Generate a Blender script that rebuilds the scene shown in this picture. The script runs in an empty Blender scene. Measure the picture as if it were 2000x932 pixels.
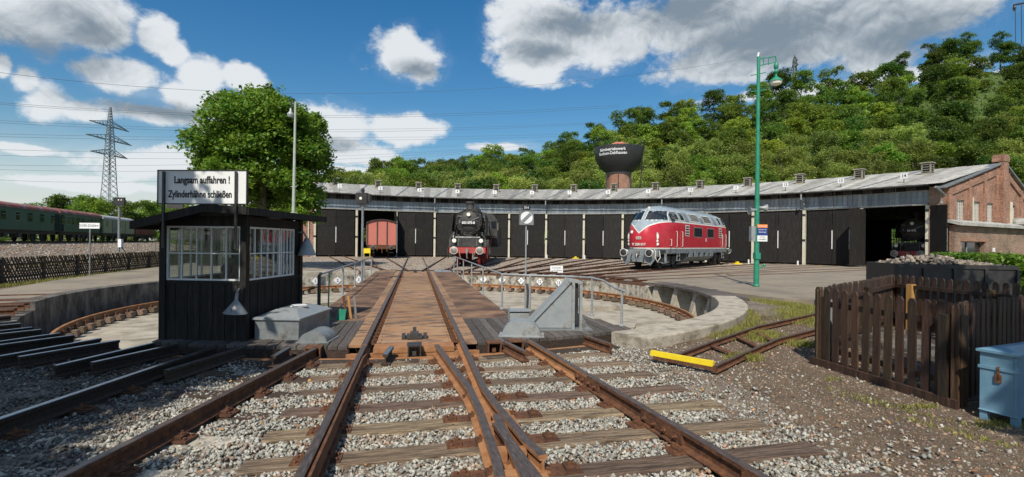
import bpy, math, random
import numpy as np
from math import sin, cos, pi, radians, atan2, hypot, sqrt
from mathutils import Vector, Matrix
random.seed(7); RNG = np.random.default_rng(7)
SC = bpy.context.scene
COL = SC.collection
# ------------------------------------------------------------------ camera
F = 945.0; YC = 475.0; ROLL = 0.0105; YAW = radians(11.28); CH = 1.58
cd = bpy.data.cameras.new('camera'); cam = bpy.data.objects.new('camera', cd); COL.objects.link(cam)
cd.sensor_width = 36; cd.lens = F / 2000 * 36; cd.shift_y = 9 / 2000; cd.clip_end = 9000; cd.clip_start = 0.05
cam.matrix_world = Matrix.Translation((0, 0, CH)) @ Matrix.Rotation(-YAW, 4, 'Z') @ Matrix.Rotation(pi / 2, 4, 'X') @ Matrix.Rotation(ROLL, 4, 'Z')
SC.camera = cam
cy_, sy_ = cos(YAW), sin(YAW)
def W(X, Y, z=0.0): return Vector((X * cy_ + Y * sy_, -X * sy_ + Y * cy_, z))     # camera-aligned ground axes -> world
def uv(px, py):
    return cos(ROLL) * (px - 1000) + sin(ROLL) * (py - YC), -sin(ROLL) * (px - 1000) + cos(ROLL) * (py - YC)
def G(px, py, z=0.0):
    u, v = uv(px, py); Y = F * (CH - z) / v
    return W(u / F * Y, Y, z)
def D(px, py, Y):
    u, v = uv(px, py)
    return W(u / F * Y, Y, CH - v * Y / F)
# ------------------------------------------------------------------ sun and sky
SUN_AZ = radians(203.6); SUN_EL = radians(47)
to_sun = Vector((sin(SUN_AZ) * cos(SUN_EL), cos(SUN_AZ) * cos(SUN_EL), sin(SUN_EL)))
sl = bpy.data.lights.new('sun', 'SUN'); sl.energy = 4.9; sl.angle = radians(0.5); sl.color = (1.0, 0.93, 0.81)
so = bpy.data.objects.new('sun', sl); COL.objects.link(so); so.rotation_euler = (-to_sun).to_track_quat('-Z', 'Y').to_euler()
SC.view_settings.view_transform = 'Standard'; SC.view_settings.look = 'None'
SC.view_settings.exposure = 0.0; SC.view_settings.gamma = 1.0; SC.view_settings.use_curve_mapping = False
SC.cycles.max_bounces = 6; SC.cycles.diffuse_bounces = 2; SC.cycles.glossy_bounces = 3; SC.cycles.transparent_max_bounces = 8
SC.cycles.transmission_bounces = 4; SC.cycles.sample_clamp_indirect = 4.0
SC.cycles.use_denoising = True

def build_world():
    w = bpy.data.worlds.new('World'); SC.world = w; w.use_nodes = True
    nt = w.node_tree; N = nt.nodes; L = nt.links; N.clear()
    def n(t, **k):
        x = N.new(t)
        for a, b in k.items(): setattr(x, a, b)
        return x
    def mth(op, a, b=None, c=None, clamp=False):
        x = n('ShaderNodeMath', operation=op, use_clamp=clamp)
        for i, q in enumerate((a, b, c)):
            if q is None: continue
            if isinstance(q, (int, float)): x.inputs[i].default_value = q
            else: L.new(q, x.inputs[i])
        return x.outputs[0]
    out = n('ShaderNodeOutputWorld'); bg = n('ShaderNodeBackground'); bgc = n('ShaderNodeBackground'); mix = n('ShaderNodeMixShader')
    sky = n('ShaderNodeTexSky', sky_type='NISHITA'); sky.sun_disc = False; sky.sun_elevation = SUN_EL; sky.sun_rotation = SUN_AZ
    sky.air_density = 1.35; sky.dust_density = 0.5; sky.ozone_density = 4.5
    hs = n('ShaderNodeHueSaturation'); hs.inputs['Saturation'].default_value = 1.36; hs.inputs['Value'].default_value = 0.95
    L.new(sky.outputs[0], hs.inputs['Color']); L.new(hs.outputs[0], bg.inputs[0]); bg.inputs[1].default_value = 0.105
    tc = n('ShaderNodeTexCoord'); sep = n('ShaderNodeSeparateXYZ'); L.new(tc.outputs['Generated'], sep.inputs[0])
    az = mth('SUBTRACT', mth('ARCTAN2', sep.outputs[0], sep.outputs[1]), YAW)
    el = mth('ARCSINE', sep.outputs[2])
    comb = n('ShaderNodeCombineXYZ'); L.new(az, comb.inputs[0]); L.new(el, comb.inputs[1])
    # fractal noises on the view direction
    def noise(scale, det, rough, off=0.0, vec=None, dist=0.0):
        mp = n('ShaderNodeMapping'); L.new(vec or tc.outputs['Generated'], mp.inputs[0]); mp.inputs['Location'].default_value = (off, off * 1.7, off * .6)
        mp.inputs['Scale'].default_value = (1, 1, 1.5)
        x = n('ShaderNodeTexNoise'); x.inputs['Scale'].default_value = scale; x.inputs['Detail'].default_value = det; x.inputs['Roughness'].default_value = rough
        x.inputs['Distortion'].default_value = dist
        L.new(mp.outputs[0], x.inputs['Vector']); return x.outputs[0]
    n1 = noise(5.0, 8, .62, 3.1); n2 = noise(17.0, 6, .62, 9.2)
    def blob(px, py, rx, ry):
        u, v = uv(px, py); a = math.atan(u / F); e = math.atan(-v / F * cos(a))
        kx = F / (1 + (u / F) ** 2) ** -1 ; ax = rx / F * cos(a) ** 2; ex = ry / F * cos(a)
        mp = n('ShaderNodeMapping', vector_type='TEXTURE'); L.new(comb.outputs[0], mp.inputs[0])
        mp.inputs['Location'].default_value = (a, e, 0); mp.inputs['Scale'].default_value = (ax, ex, 1)
        ln = n('ShaderNodeVectorMath', operation='LENGTH'); L.new(mp.outputs[0], ln.inputs[0])
        return mth('SUBTRACT', 1.0, ln.outputs['Value'])
    def union(bl):
        r = None
        for b in bl:
            r = blob(*b) if r is None else mth('SMOOTH_MAX', r, blob(*b), .22)
        return r
    main = union([(40, 0, 215, 95), (190, 50, 75, 60), (150, 5, 130, 60), (305, 72, 42, 40), (335, 100, 34, 28), (232, 152, 105, 44), (95, 200, 66, 50), (50, 160, 40, 34), (150, 215, 80, 26), (350, 190, 60, 34), (395, 158, 52, 42), (480, 155, 48, 26), (5, 130, 26, 30),
                  (330, 225, 190, 26), (50, 292, 105, 16), (330, 325, 200, 44), (640, 250, 105, 58), (790, 255, 78, 34), (690, 300, 90, 34), (800, 118, 84, 52), (790, 85, 40, 40),
                  (1050, 55, 120, 72), (1180, 80, 120, 62), (1040, 125, 75, 34), (1400, 30, 240, 70), (1640, 40, 280, 80), (1520, 105, 300, 46), (1700, 120, 120, 40),
                  (1690, 160, 330, 18), (1960, 150, 90, 20), (980, 288, 80, 12), (160, 360, 240, 20), (640, 330, 160, 12)])
    def puffs(scale, off, det=5):
        mp = n('ShaderNodeMapping'); mp.inputs['Location'].default_value = off; mp.inputs['Scale'].default_value = (1, 1, 1.35)
        dn = n('ShaderNodeTexNoise'); dn.inputs['Scale'].default_value = 9; dn.inputs['Detail'].default_value = 3; L.new(tc.outputs['Generated'], dn.inputs['Vector'])
        vm = n('ShaderNodeVectorMath', operation='MULTIPLY_ADD'); L.new(dn.outputs['Color'], vm.inputs[0]); vm.inputs[1].default_value = (.09, .09, .09); L.new(tc.outputs['Generated'], vm.inputs[2]); L.new(vm.outputs[0], mp.inputs[0])
        v = n('ShaderNodeTexVoronoi'); v.feature = 'F1'; v.normalize = True; v.inputs['Scale'].default_value = scale; v.inputs['Detail'].default_value = det; v.inputs['Roughness'].default_value = .58; v.inputs['Lacunarity'].default_value = 2.1
        L.new(mp.outputs[0], v.inputs['Vector']); return v.outputs['Distance']
    pf = puffs(11.0, (0, 0, 0)); pf2 = puffs(11.0, (-.004, .0, .012))
    dens = mth('ADD', mth('MULTIPLY', main, 1.0), mth('ADD', mth('MULTIPLY', mth('SUBTRACT', n1, .5), 1.75), mth('ADD', mth('MULTIPLY', mth('SUBTRACT', n2, .5), .9), mth('MULTIPLY', mth('SUBTRACT', .33, pf), 1.0))))
    # beyond the photographed field the sky goes on with the same broken cumulus
    n3 = noise(2.3, 8, .6, 21.0)
    other = mth('MULTIPLY', mth('SUBTRACT', n3, .52), 3.0)
    inside = mth('MULTIPLY', mth('LESS_THAN', mth('ABSOLUTE', az), .86), mth('LESS_THAN', el, .47))
    dens = mth('ADD', mth('MULTIPLY', dens, inside), mth('MULTIPLY', other, mth('SUBTRACT', 1.0, inside)))
    ss = n('ShaderNodeMapRange', interpolation_type='SMOOTHSTEP'); L.new(dens, ss.inputs[0]); ss.inputs[1].default_value = -.04; ss.inputs[2].default_value = .38
    haze = n('ShaderNodeMapRange', interpolation_type='SMOOTHSTEP'); L.new(el, haze.inputs[0])
    haze.inputs[1].default_value = .20; haze.inputs[2].default_value = .0; haze.inputs[3].default_value = 0; haze.inputs[4].default_value = .72
    veil = n('ShaderNodeMapRange', interpolation_type='SMOOTHSTEP'); L.new(mth('ADD', mth('MULTIPLY', main, .35), noise(2.6, 9, .68, 33.0, dist=1.2)), veil.inputs[0]); veil.inputs[1].default_value = .38; veil.inputs[2].default_value = .86; veil.inputs[4].default_value = .30
    fac = mth('MAXIMUM', mth('MULTIPLY', ss.outputs[0], .97), mth('ADD', haze.outputs[0], mth('MULTIPLY', veil.outputs[0], mth('SUBTRACT', 1.0, haze.outputs[0]))))
    # cloud body: grey bases where the cloud is thick, white rims
    grey = union([(90, 100, 220, 55), (170, 60, 130, 60), (1520, 70, 330, 75), (1760, 70, 240, 60), (1120, 50, 110, 40), (1060, 100, 80, 24), (1350, 20, 150, 60), (830, 140, 60, 20), (300, 215, 200, 22), (620, 280, 90, 16)])
    relief = mth('MULTIPLY', mth('SUBTRACT', pf2, pf), -2.2); thick = mth('MULTIPLY', mth('SUBTRACT', pf, .3), .8)
    gm = mth('ADD', mth('ADD', mth('MULTIPLY', grey, 1.2), mth('ADD', relief, thick)), mth('MULTIPLY', mth('SUBTRACT', noise(6.5, 7, .6, 14.0), .5), 1.0))
    gs = n('ShaderNodeMapRange', interpolation_type='SMOOTHSTEP'); L.new(gm, gs.inputs[0]); gs.inputs[1].default_value = -.45; gs.inputs[2].default_value = 1.15
    ramp = n('ShaderNodeMix', data_type='RGBA'); L.new(gs.outputs[0], ramp.inputs['Factor'])
    ramp.inputs['A'].default_value = (.82, .86, .89, 1); ramp.inputs['B'].default_value = (.24, .30, .36, 1)
    L.new(ramp.outputs['Result'], bgc.inputs[0]); bgc.inputs[1].default_value = 0.95
    L.new(fac, mix.inputs[0]); L.new(bg.outputs[0], mix.inputs[1]); L.new(bgc.outputs[0], mix.inputs[2]); L.new(mix.outputs[0], out.inputs[0])
build_world()

# ------------------------------------------------------------------ helpers
MATS = {}
def mat(name, c1, c2=None, scale=6.0, rough=.7, metal=0.0, bump=0.0, bscale=None, detail=6, stretch=(1, 1, 1), lo=.35, hi=.65, c3=None, s3=1.2, lo3=.5, hi3=.75,
        island=0.0, objrand=0.0, transl=0.0, emit=None, alpha=None, wave=None, rough2=None, coord='Object', spec=.5):
    m = bpy.data.materials.new(name); m.use_nodes = True; nt = m.node_tree; N = nt.nodes; L = nt.links
    b = N['Principled BSDF']; out = N['Material Output']
    b.inputs['Roughness'].default_value = rough; b.inputs['Metallic'].default_value = metal; b.inputs['Specular IOR Level'].default_value = spec
    c1 = tuple(c1) + (1,); tc = N.new('ShaderNodeTexCoord'); mp = N.new('ShaderNodeMapping'); L.new(tc.outputs[coord], mp.inputs[0]); mp.inputs['Scale'].default_value = stretch
    col = None
    if c2 is not None:
        nz = N.new('ShaderNodeTexNoise'); nz.inputs['Scale'].default_value = scale; nz.inputs['Detail'].default_value = detail; nz.inputs['Roughness'].default_value = .62
        L.new(mp.outputs[0], nz.inputs['Vector'])
        mr = N.new('ShaderNodeMapRange'); L.new(nz.outputs[0], mr.inputs[0]); mr.inputs[1].default_value = lo; mr.inputs[2].default_value = hi
        mx = N.new('ShaderNodeMix'); mx.data_type = 'RGBA'; L.new(mr.outputs[0], mx.inputs['Factor']); mx.inputs['A'].default_value = c1; mx.inputs['B'].default_value = tuple(c2) + (1,)
        col = mx.outputs['Result']
        if rough2 is not None:
            mr2 = N.new('ShaderNodeMapRange'); L.new(mr.outputs[0], mr2.inputs[0]); mr2.inputs[3].default_value = rough; mr2.inputs[4].default_value = rough2; L.new(mr2.outputs[0], b.inputs['Roughness'])
    if c3 is not None:
        nz = N.new('ShaderNodeTexNoise'); nz.inputs['Scale'].default_value = s3; nz.inputs['Detail'].default_value = 8; nz.inputs['Roughness'].default_value = .68
        L.new(mp.outputs[0], nz.inputs['Vector'])
        mr = N.new('ShaderNodeMapRange'); L.new(nz.outputs[0], mr.inputs[0]); mr.inputs[1].default_value = lo3; mr.inputs[2].default_value = hi3
        mx = N.new('ShaderNodeMix'); mx.data_type = 'RGBA'; L.new(mr.outputs[0], mx.inputs['Factor'])
        if col: L.new(col, mx.inputs['A'])
        else: mx.inputs['A'].default_value = c1
        mx.inputs['B'].default_value = tuple(c3) + (1,); col = mx.outputs['Result']
    def rnd(src, amt, col):
        h = N.new('ShaderNodeHueSaturation')
        mr = N.new('ShaderNodeMapRange'); L.new(src, mr.inputs[0]); mr.inputs[3].default_value = 1 - amt; mr.inputs[4].default_value = 1 + amt
        L.new(mr.outputs[0], h.inputs['Value'])
        mh = N.new('ShaderNodeMath'); mh.operation = 'MULTIPLY_ADD'; L.new(src, mh.inputs[0]); mh.inputs[1].default_value = 37.7; mh.inputs[2].default_value = .1
        fr = N.new('ShaderNodeMath'); fr.operation = 'FRACT'; L.new(mh.outputs[0], fr.inputs[0])
        mh2 = N.new('ShaderNodeMapRange'); L.new(fr.outputs[0], mh2.inputs[0]); mh2.inputs[3].default_value = .5 - amt * .045; mh2.inputs[4].default_value = .5 + amt * .045; L.new(mh2.outputs[0], h.inputs['Hue'])
        if col: L.new(col, h.inputs['Color'])
        else: h.inputs['Color'].default_value = c1
        return h.outputs[0]
    if island:
        g = N.new('ShaderNodeNewGeometry'); col = rnd(g.outputs['Random Per Island'], island, col)
    if objrand:
        oi = N.new('ShaderNodeObjectInfo'); col = rnd(oi.outputs['Random'], objrand, col)
    if col: L.new(col, b.inputs['Base Color'])
    else: b.inputs['Base Color'].default_value = c1
    if bump:
        nb = N.new('ShaderNodeTexNoise'); nb.inputs['Scale'].default_value = bscale or scale * 3; nb.inputs['Detail'].default_value = 5; L.new(mp.outputs[0], nb.inputs['Vector'])
        bp = N.new('ShaderNodeBump'); bp.inputs['Strength'].default_value = bump; bp.inputs['Distance'].default_value = .02; L.new(nb.outputs[0], bp.inputs['Height']); L.new(bp.outputs[0], b.inputs['Normal'])
    if emit: b.inputs['Emission Color'].default_value = tuple(emit[:3]) + (1,); b.inputs['Emission Strength'].default_value = emit[3]
    if transl:
        tr = N.new('ShaderNodeBsdfTranslucent'); ms = N.new('ShaderNodeMixShader'); ms.inputs[0].default_value = transl
        h = N.new('ShaderNodeHueSaturation'); h.inputs['Value'].default_value = 1.5; h.inputs['Hue'].default_value = .485
        if col: L.new(col, h.inputs['Color'])
        L.new(h.outputs[0], tr.inputs[0]); L.new(b.outputs[0], ms.inputs[1]); L.new(tr.outputs[0], ms.inputs[2]); L.new(ms.outputs[0], out.inputs[0])
    MATS[name] = m; return m
def glass(name, tint=(.8, .9, .9), mixf=.3):
    m = bpy.data.materials.new(name); m.use_nodes = True; nt = m.node_tree; N = nt.nodes; L = nt.links
    N.remove(N['Principled BSDF']); out = N['Material Output']
    t = N.new('ShaderNodeBsdfTransparent'); t.inputs[0].default_value = tint + (1,); g = N.new('ShaderNodeBsdfGlossy'); g.inputs['Roughness'].default_value = .03; g.inputs[0].default_value = (.9, .95, 1, 1)
    fr = N.new('ShaderNodeFresnel'); fr.inputs[0].default_value = 1.5
    a = N.new('ShaderNodeMath'); a.operation = 'MULTIPLY_ADD'; L.new(fr.outputs[0], a.inputs[0]); a.inputs[1].default_value = .45; a.inputs[2].default_value = mixf
    s = N.new('ShaderNodeMixShader'); L.new(a.outputs[0], s.inputs[0]); L.new(t.outputs[0], s.inputs[1]); L.new(g.outputs[0], s.inputs[2]); L.new(s.outputs[0], out.inputs[0]); return m

class MB:
    def __init__(s): s.v = []; s.f = []; s.m = []
    def add(s, vs, fs, m=0):
        o = len(s.v); s.v += [tuple(q) for q in vs]; s.f += [tuple(i + o for i in f) for f in fs]; s.m += [m] * len(fs); return s
    def box(s, x0, x1, y0, y1, z0, z1, m=0, rz=0.0, c=None):
        vs = [(x, y, z) for z in (z0, z1) for y in (y0, y1) for x in (x0, x1)]
        if rz:
            cx, cy = c if c else ((x0 + x1) / 2, (y0 + y1) / 2); a, b = cos(rz), sin(rz)
            vs = [(cx + (x - cx) * a - (y - cy) * b, cy + (x - cx) * b + (y - cy) * a, z) for x, y, z in vs]
        return s.add(vs, [(0, 2, 3, 1), (4, 5, 7, 6), (0, 1, 5, 4), (1, 3, 7, 5), (3, 2, 6, 7), (2, 0, 4, 6)], m)
    def bar(s, p, q, w, h=None, m=0, up=(0, 0, 1)):
        h = h or w; p = Vector(p); q = Vector(q); d = (q - p)
        if d.length < 1e-6: return s
        d.normalize(); up = Vector(up)
        if abs(d.dot(up)) > .98: up = Vector((1, 0, 0))
        r = d.cross(up).normalized(); u = r.cross(d)
        vs = [c + r * (sx * w / 2) + u * (sz * h / 2) for c in (p, q) for sx, sz in ((-1, -1), (1, -1), (1, 1), (-1, 1))]
        return s.add(vs, [(3, 2, 1, 0), (4, 5, 6, 7), (0, 1, 5, 4), (1, 2, 6, 5), (2, 3, 7, 6), (3, 0, 4, 7)], m)
    def tube(s, pts, r, n=8, m=0, cap=True):
        pts = [Vector(p) for p in pts]; k = len(pts); rs = r if isinstance(r, (list, tuple)) else [r] * k; vs = []
        ref = None
        for i, p in enumerate(pts):
            d = (pts[min(i + 1, k - 1)] - pts[max(i - 1, 0)]).normalized()
            if ref is None: ref = Vector((0, 0, 1)) if abs(d.z) < .9 else Vector((1, 0, 0))
            a = d.cross(ref).normalized(); b = a.cross(d); ref = b if abs(d.dot(b)) < .9 else ref
            vs += [p + (a * cos(2 * pi * j / n) + b * sin(2 * pi * j / n)) * rs[i] for j in range(n)]
        fs = [(i * n + j, i * n + (j + 1) % n, (i + 1) * n + (j + 1) % n, (i + 1) * n + j) for i in range(k - 1) for j in range(n)]
        if cap: fs += [tuple(range(n))[::-1], tuple((k - 1) * n + j for j in range(n))]
        return s.add(vs, fs, m)
    def lathe(s, prof, n=16, o=(0, 0, 0), ax='z', m=0, a0=0, a1=2 * pi):
        vs = []; full = abs(a1 - a0 - 2 * pi) < 1e-6; k = n if full else n + 1
        for r, h in prof:
            for j in range(k):
                t = a0 + (a1 - a0) * j / n; c, q = r * cos(t), r * sin(t)
                p = {'z': (c, q, h), 'y': (c, h, q), 'x': (h, c, q)}[ax]; vs.append((p[0] + o[0], p[1] + o[1], p[2] + o[2]))
        fs = []
        for i in range(len(prof) - 1):
            for j in range(n):
                j2 = (j + 1) % k; fs.append((i * k + j, i * k + j2, (i + 1) * k + j2, (i + 1) * k + j))
        if full:
            if prof[0][0] > 1e-4 and not (abs(prof[0][1] - prof[1][1]) < 1e-6 and prof[1][0] < prof[0][0]): fs.append(tuple(range(k))[::-1])
            if prof[-1][0] > 1e-4 and not (abs(prof[-1][1] - prof[-2][1]) < 1e-6 and prof[-2][0] < prof[-1][0]): fs.append(tuple((len(prof) - 1) * k + j for j in range(k)))
        return s.add(vs, fs, m)
    def cyl(s, p, q, r, n=12, m=0): return s.tube([p, q], r, n, m)
    def prism(s, poly, z0, z1, m=0):
        n = len(poly); vs = [(x, y, z0) for x, y in poly] + [(x, y, z1) for x, y in poly]
        return s.add(vs, [tuple(range(n))[::-1], tuple(range(n, 2 * n))] + [(i, (i + 1) % n, n + (i + 1) % n, n + i) for i in range(n)], m)
    def extr(s, prof, p, q, m=0, up=(0, 0, 1)):            # profile (x right, z up) swept from p to q
        p = Vector(p); q = Vector(q); d = (q - p).normalized(); r = d.cross(Vector(up)).normalized(); u = r.cross(d); n = len(prof)
        vs = [c + r * x + u * z for c in (p, q) for x, z in prof]
        return s.add(vs, [tuple(range(n))[::-1], tuple(range(n, 2 * n))] + [(i, (i + 1) % n, n + (i + 1) % n, n + i) for i in range(n)], m)
    def grid(s, P, m=0, wrap=False):
        a = len(P); b = len(P[0]); vs = [q for r in P for q in r]; fs = []
        for i in range(a - 1):
            for j in range(b if wrap else b - 1):
                j2 = (j + 1) % b; fs.append((i * b + j, i * b + j2, (i + 1) * b + j2, (i + 1) * b + j))
        return s.add(vs, fs, m)
    def build(s, name, mats, parent=None, smooth=False, auto=None):
        me = bpy.data.meshes.new(name); me.from_pydata(s.v, [], s.f)
        for mm in (mats if isinstance(mats, (list, tuple)) else [mats]): me.materials.append(mm)
        if any(s.m): me.polygons.foreach_set('material_index', s.m)
        import bmesh
        if len(s.f) < 20000:
            bm = bmesh.new(); bm.from_mesh(me); bmesh.ops.recalc_face_normals(bm, faces=bm.faces); bm.to_mesh(me); bm.free()
        if smooth:
            me.polygons.foreach_set('use_smooth', [True] * len(me.polygons))
            try: me.set_sharp_from_angle(angle=radians(auto or 35))
            except Exception: pass
        me.update(); o = bpy.data.objects.new(name, me); COL.objects.link(o)
        if parent: o.parent = parent
        return o
def link(name, me, parent=None, loc=None, rot=None, scale=None):
    o = bpy.data.objects.new(name, me); COL.objects.link(o)
    if parent: o.parent = parent
    if loc is not None: o.location = loc
    if rot is not None: o.rotation_euler = rot
    if scale is not None: o.scale = scale
    return o
def thing(name, label, cat, loc=(0, 0, 0), rz=0.0, group=None):
    o = bpy.data.objects.new(name, None); COL.objects.link(o); o.location = loc; o.rotation_euler = (0, 0, rz); o.empty_display_size = .2
    o['label'] = label; o['category'] = cat
    if group: o['group'] = group
    return o
def tag(o, label, cat, group=None, kind=None):
    o['label'] = label; o['category'] = cat
    if group: o['group'] = group
    if kind: o['kind'] = kind
    return o
def struct(o): o['kind'] = 'structure'; return o
def stuff(o): o['kind'] = 'stuff'; return o
def dup(root, loc=None, rz=None, label=None, group=None):
    def cp(o, par):
        c = o.copy(); COL.objects.link(c); c.parent = par
        for ch in o.children: cp(ch, c)
        return c
    r = cp(root, None)
    if loc is not None: r.location = loc
    if rz is not None: r.rotation_euler = (0, 0, rz)
    if label: r['label'] = label
    if group: r['group'] = group
    return r
def text(name, s, size, m, parent=None, loc=(0, 0, 0), rot=(pi / 2, 0, 0), sx=1.0, ext=.002, align='CENTER', bold=0.0):
    c = bpy.data.curves.new(name, 'FONT'); c.body = s; c.size = size; c.extrude = ext; c.align_x = align; c.align_y = 'CENTER'; c.offset = bold; c.resolution_u = 3
    c.materials.append(m); f = bpy.data.objects.new(name, c); COL.objects.link(f); bpy.context.view_layer.update()
    me = bpy.data.meshes.new_from_object(f); bpy.data.objects.remove(f); bpy.data.curves.remove(c)
    o = bpy.data.objects.new(name, me); COL.objects.link(o); o.location = loc; o.rotation_euler = rot; o.scale = (sx, 1, 1)
    if parent: o.parent = parent
    return o
def npmesh(name, V, Fc, m, parent=None, smooth=False, mi=None):      # quick mesh from numpy arrays (triangles or quads)
    me = bpy.data.meshes.new(name); nf, k = Fc.shape
    me.vertices.add(len(V)); me.vertices.foreach_set('co', np.ascontiguousarray(V, dtype=np.float32).ravel())
    me.loops.add(nf * k); me.loops.foreach_set('vertex_index', Fc.astype(np.int32).ravel())
    me.polygons.add(nf); me.polygons.foreach_set('loop_start', np.arange(0, nf * k, k, dtype=np.int32))
    for q in (m if isinstance(m, (list, tuple)) else [m]): me.materials.append(q)
    if mi is not None: me.polygons.foreach_set('material_index', mi.astype(np.int32))
    me.update(calc_edges=True)
    if smooth: me.polygons.foreach_set('use_smooth', [True] * nf)
    o = bpy.data.objects.new(name, me); COL.objects.link(o)
    if parent: o.parent = parent
    return o
# ------------------------------------------------------------------ materials
M_rust_head = mat('rail head steel', (.19, .125, .095), (.33, .25, .20), 14, .38, .85, .15, stretch=(4, .6, 1), rough2=.55)
M_rail_dark = mat('dark polished rail', (.42, .45, .48), (.26, .24, .23), 9, .3, .95, .1, stretch=(4, .6, 1))
M_rust = mat('rail rust', (.085, .035, .018), (.19, .08, .035), 16, .85, .1, .5, c3=(.045, .022, .014), s3=5)
M_orust = mat('orange rust steel', (.27, .115, .045), (.38, .19, .085), 7, .85, .0, .35, c3=(.16, .075, .04), s3=2.4, lo3=.5, hi3=.78)
M_deckrust = mat('rusty deck plate', (.31, .155, .062), (.33, .215, .125), 5.5, .8, .0, .25, c3=(.10, .07, .055), s3=3.2, lo3=.47, hi3=.62, stretch=(.55, 1.3, 1), objrand=.14)
M_wood = mat('weathered sleeper wood', (.16, .10, .062), (.34, .25, .17), 6, .95, 0, 1, bscale=16, stretch=(.7, 11, 5), c3=(.045, .028, .02), s3=4.0, lo3=.44, hi3=.66, objrand=.4)
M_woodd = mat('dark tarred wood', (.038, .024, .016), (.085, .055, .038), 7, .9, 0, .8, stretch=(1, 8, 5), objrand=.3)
M_plank = mat('dark deck plank', (.065, .055, .05), (.13, .11, .095), 6, .88, 0, .6, stretch=(9, .8, 3), objrand=.35)
M_grate = None
M_conc = mat('pale concrete', (.34, .30, .235), (.46, .415, .335), 6, .92, 0, .8, c3=(.15, .12, .085), s3=2.6, lo3=.48, hi3=.70)
M_concd = mat('stained concrete', (.38, .34, .27), (.55, .51, .43), 3.2, .95, 0, .6, c3=(.09, .075, .055), s3=3.6, lo3=.45, hi3=.62, stretch=(1, 1, .7))
M_wallshade = mat('shade black concrete', (.10, .09, .075), (.22, .20, .17), 3.2, .95, 0, .7, c3=(.035, .032, .028), s3=2.0, lo3=.4, hi3=.62, stretch=(1.5, 1.5, .6))  # concrete with the shade of the pit walls put into its colour
M_pitfloor = mat('pit floor concrete', (.33, .29, .225), (.44, .39, .31), 2.5, .95, 0, .6, c3=(.17, .145, .105), s3=1.1, lo3=.46, hi3=.68, detail=9)
M_asph = mat('grey asphalt', (.225, .185, .135), (.30, .255, .19), 26, .95, 0, .35, c3=(.16, .135, .105), s3=.45, lo3=.44, hi3=.66, detail=9)
M_yard = mat('yard ballast and dirt', (.27, .22, .17), (.42, .365, .30), 19, 1, 0, .9, bscale=40, c3=(.10, .075, .055), s3=.9, lo3=.45, hi3=.7, detail=9)
M_soil = mat('dark ballast soil', (.17, .13, .10), (.30, .25, .20), 22, 1, 0, 1, bscale=60, c3=(.09, .068, .05), s3=1.3, lo3=.42, hi3=.7, detail=10)
M_dirt = mat('brown gritty dirt', (.085, .056, .035), (.20, .145, .095), 34, 1, 0, 1, bscale=70, c3=(.085, .055, .035), s3=1.1, lo3=.45, hi3=.68, detail=10)
M_earth = mat('field earth and grass', (.07, .10, .03), (.13, .15, .05), .3, 1, 0, 0, c3=(.2, .17, .11), s3=.12)
M_soilb = mat('shade black earth', (.035, .028, .02), (.07, .055, .04), 18, 1, 0, 1)  # near black tone carries the shade of the fenced enclosure
M_hill = mat('wooded hill floor', (.05, .085, .02), (.09, .13, .03), .4, 1)
M_stone = mat('grey ballast stone', (.40, .385, .335), (.29, .285, .25), 9, .9, 0, .3, island=.42, c3=(.40, .27, .18), s3=1.5, lo3=.56, hi3=.72, coord='Object')
M_stoneb = mat('rust stained stone', (.34, .21, .14), (.25, .17, .125), 9, .95, 0, .3, island=.4)
M_stonec = mat('brown gravel chip', (.24, .175, .115), (.17, .14, .11), 9, .95, 0, .3, island=.55)
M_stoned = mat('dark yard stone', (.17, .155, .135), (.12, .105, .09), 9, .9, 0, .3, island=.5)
M_grass = mat('verge grass', (.18, .20, .035), (.33, .30, .08), 8, .8, 0, 0, island=.35, transl=.3)
M_black = mat('black painted timber', (.008, .0075, .007), (.022, .020, .018), 9, .7, 0, .5, c3=(.055, .048, .04), s3=2.5, lo3=.5, hi3=.85, objrand=.3, bscale=30, stretch=(6, 6, .6), spec=.3)
M_blackm = mat('black enamelled iron', (.022, .022, .023), (.045, .043, .042), 6, .42, .1, .15, c3=(.07, .05, .04), s3=3, lo3=.6, hi3=.85)
M_blackg = mat('sooty black iron', (.035, .034, .033), (.07, .066, .06), 5, .6, .2, .2)
M_galv = mat('grey painted steel', (.28, .31, .32), (.38, .40, .40), 4, .5, .3, .1, c3=(.16, .12, .085), s3=4, lo3=.52, hi3=.74)
M_galvd = mat('dull grey steel', (.19, .21, .22), (.27, .29, .29), 4, .45, .3, .1, c3=(.10, .075, .055), s3=3.4, lo3=.52, hi3=.74)
M_white = mat('chipped white paint', (.78, .78, .76), (.62, .62, .60), 20, .6, c3=(.35, .28, .22), s3=22, lo3=.64, hi3=.74)
M_sign = mat('white sign enamel', (.80, .81, .80), (.72, .73, .73), 3, .45)
M_ink = mat('sign black ink', (.02, .02, .022), rough=.6)
M_cream = mat('cream concrete post', (.62, .58, .46), (.48, .45, .36), 5, .9, 0, .2, c3=(.25, .22, .17), s3=3, lo3=.6, hi3=.8)
M_frame = mat('grey steel frame', (.22, .22, .20), (.32, .31, .28), 5, .7, .1)
M_roof = mat('fibre cement roof', (.28, .275, .25), (.41, .40, .37), 3.0, .95, 0, .3, c3=(.17, .165, .145), s3=1.6, lo3=.45, hi3=.72, objrand=.28)
M_brick = None
M_red = mat('faded red oxide boards', (.50, .145, .105), (.58, .20, .155), 4, .75, 0, .3, bscale=14, stretch=(8, 8, 1))
M_locored = mat('locomotive crimson', (.46, .022, .038), (.52, .035, .05), 3, .28, 0, 0, c3=(.36, .012, .022), s3=2.2, lo3=.5, hi3=.8)
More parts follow.
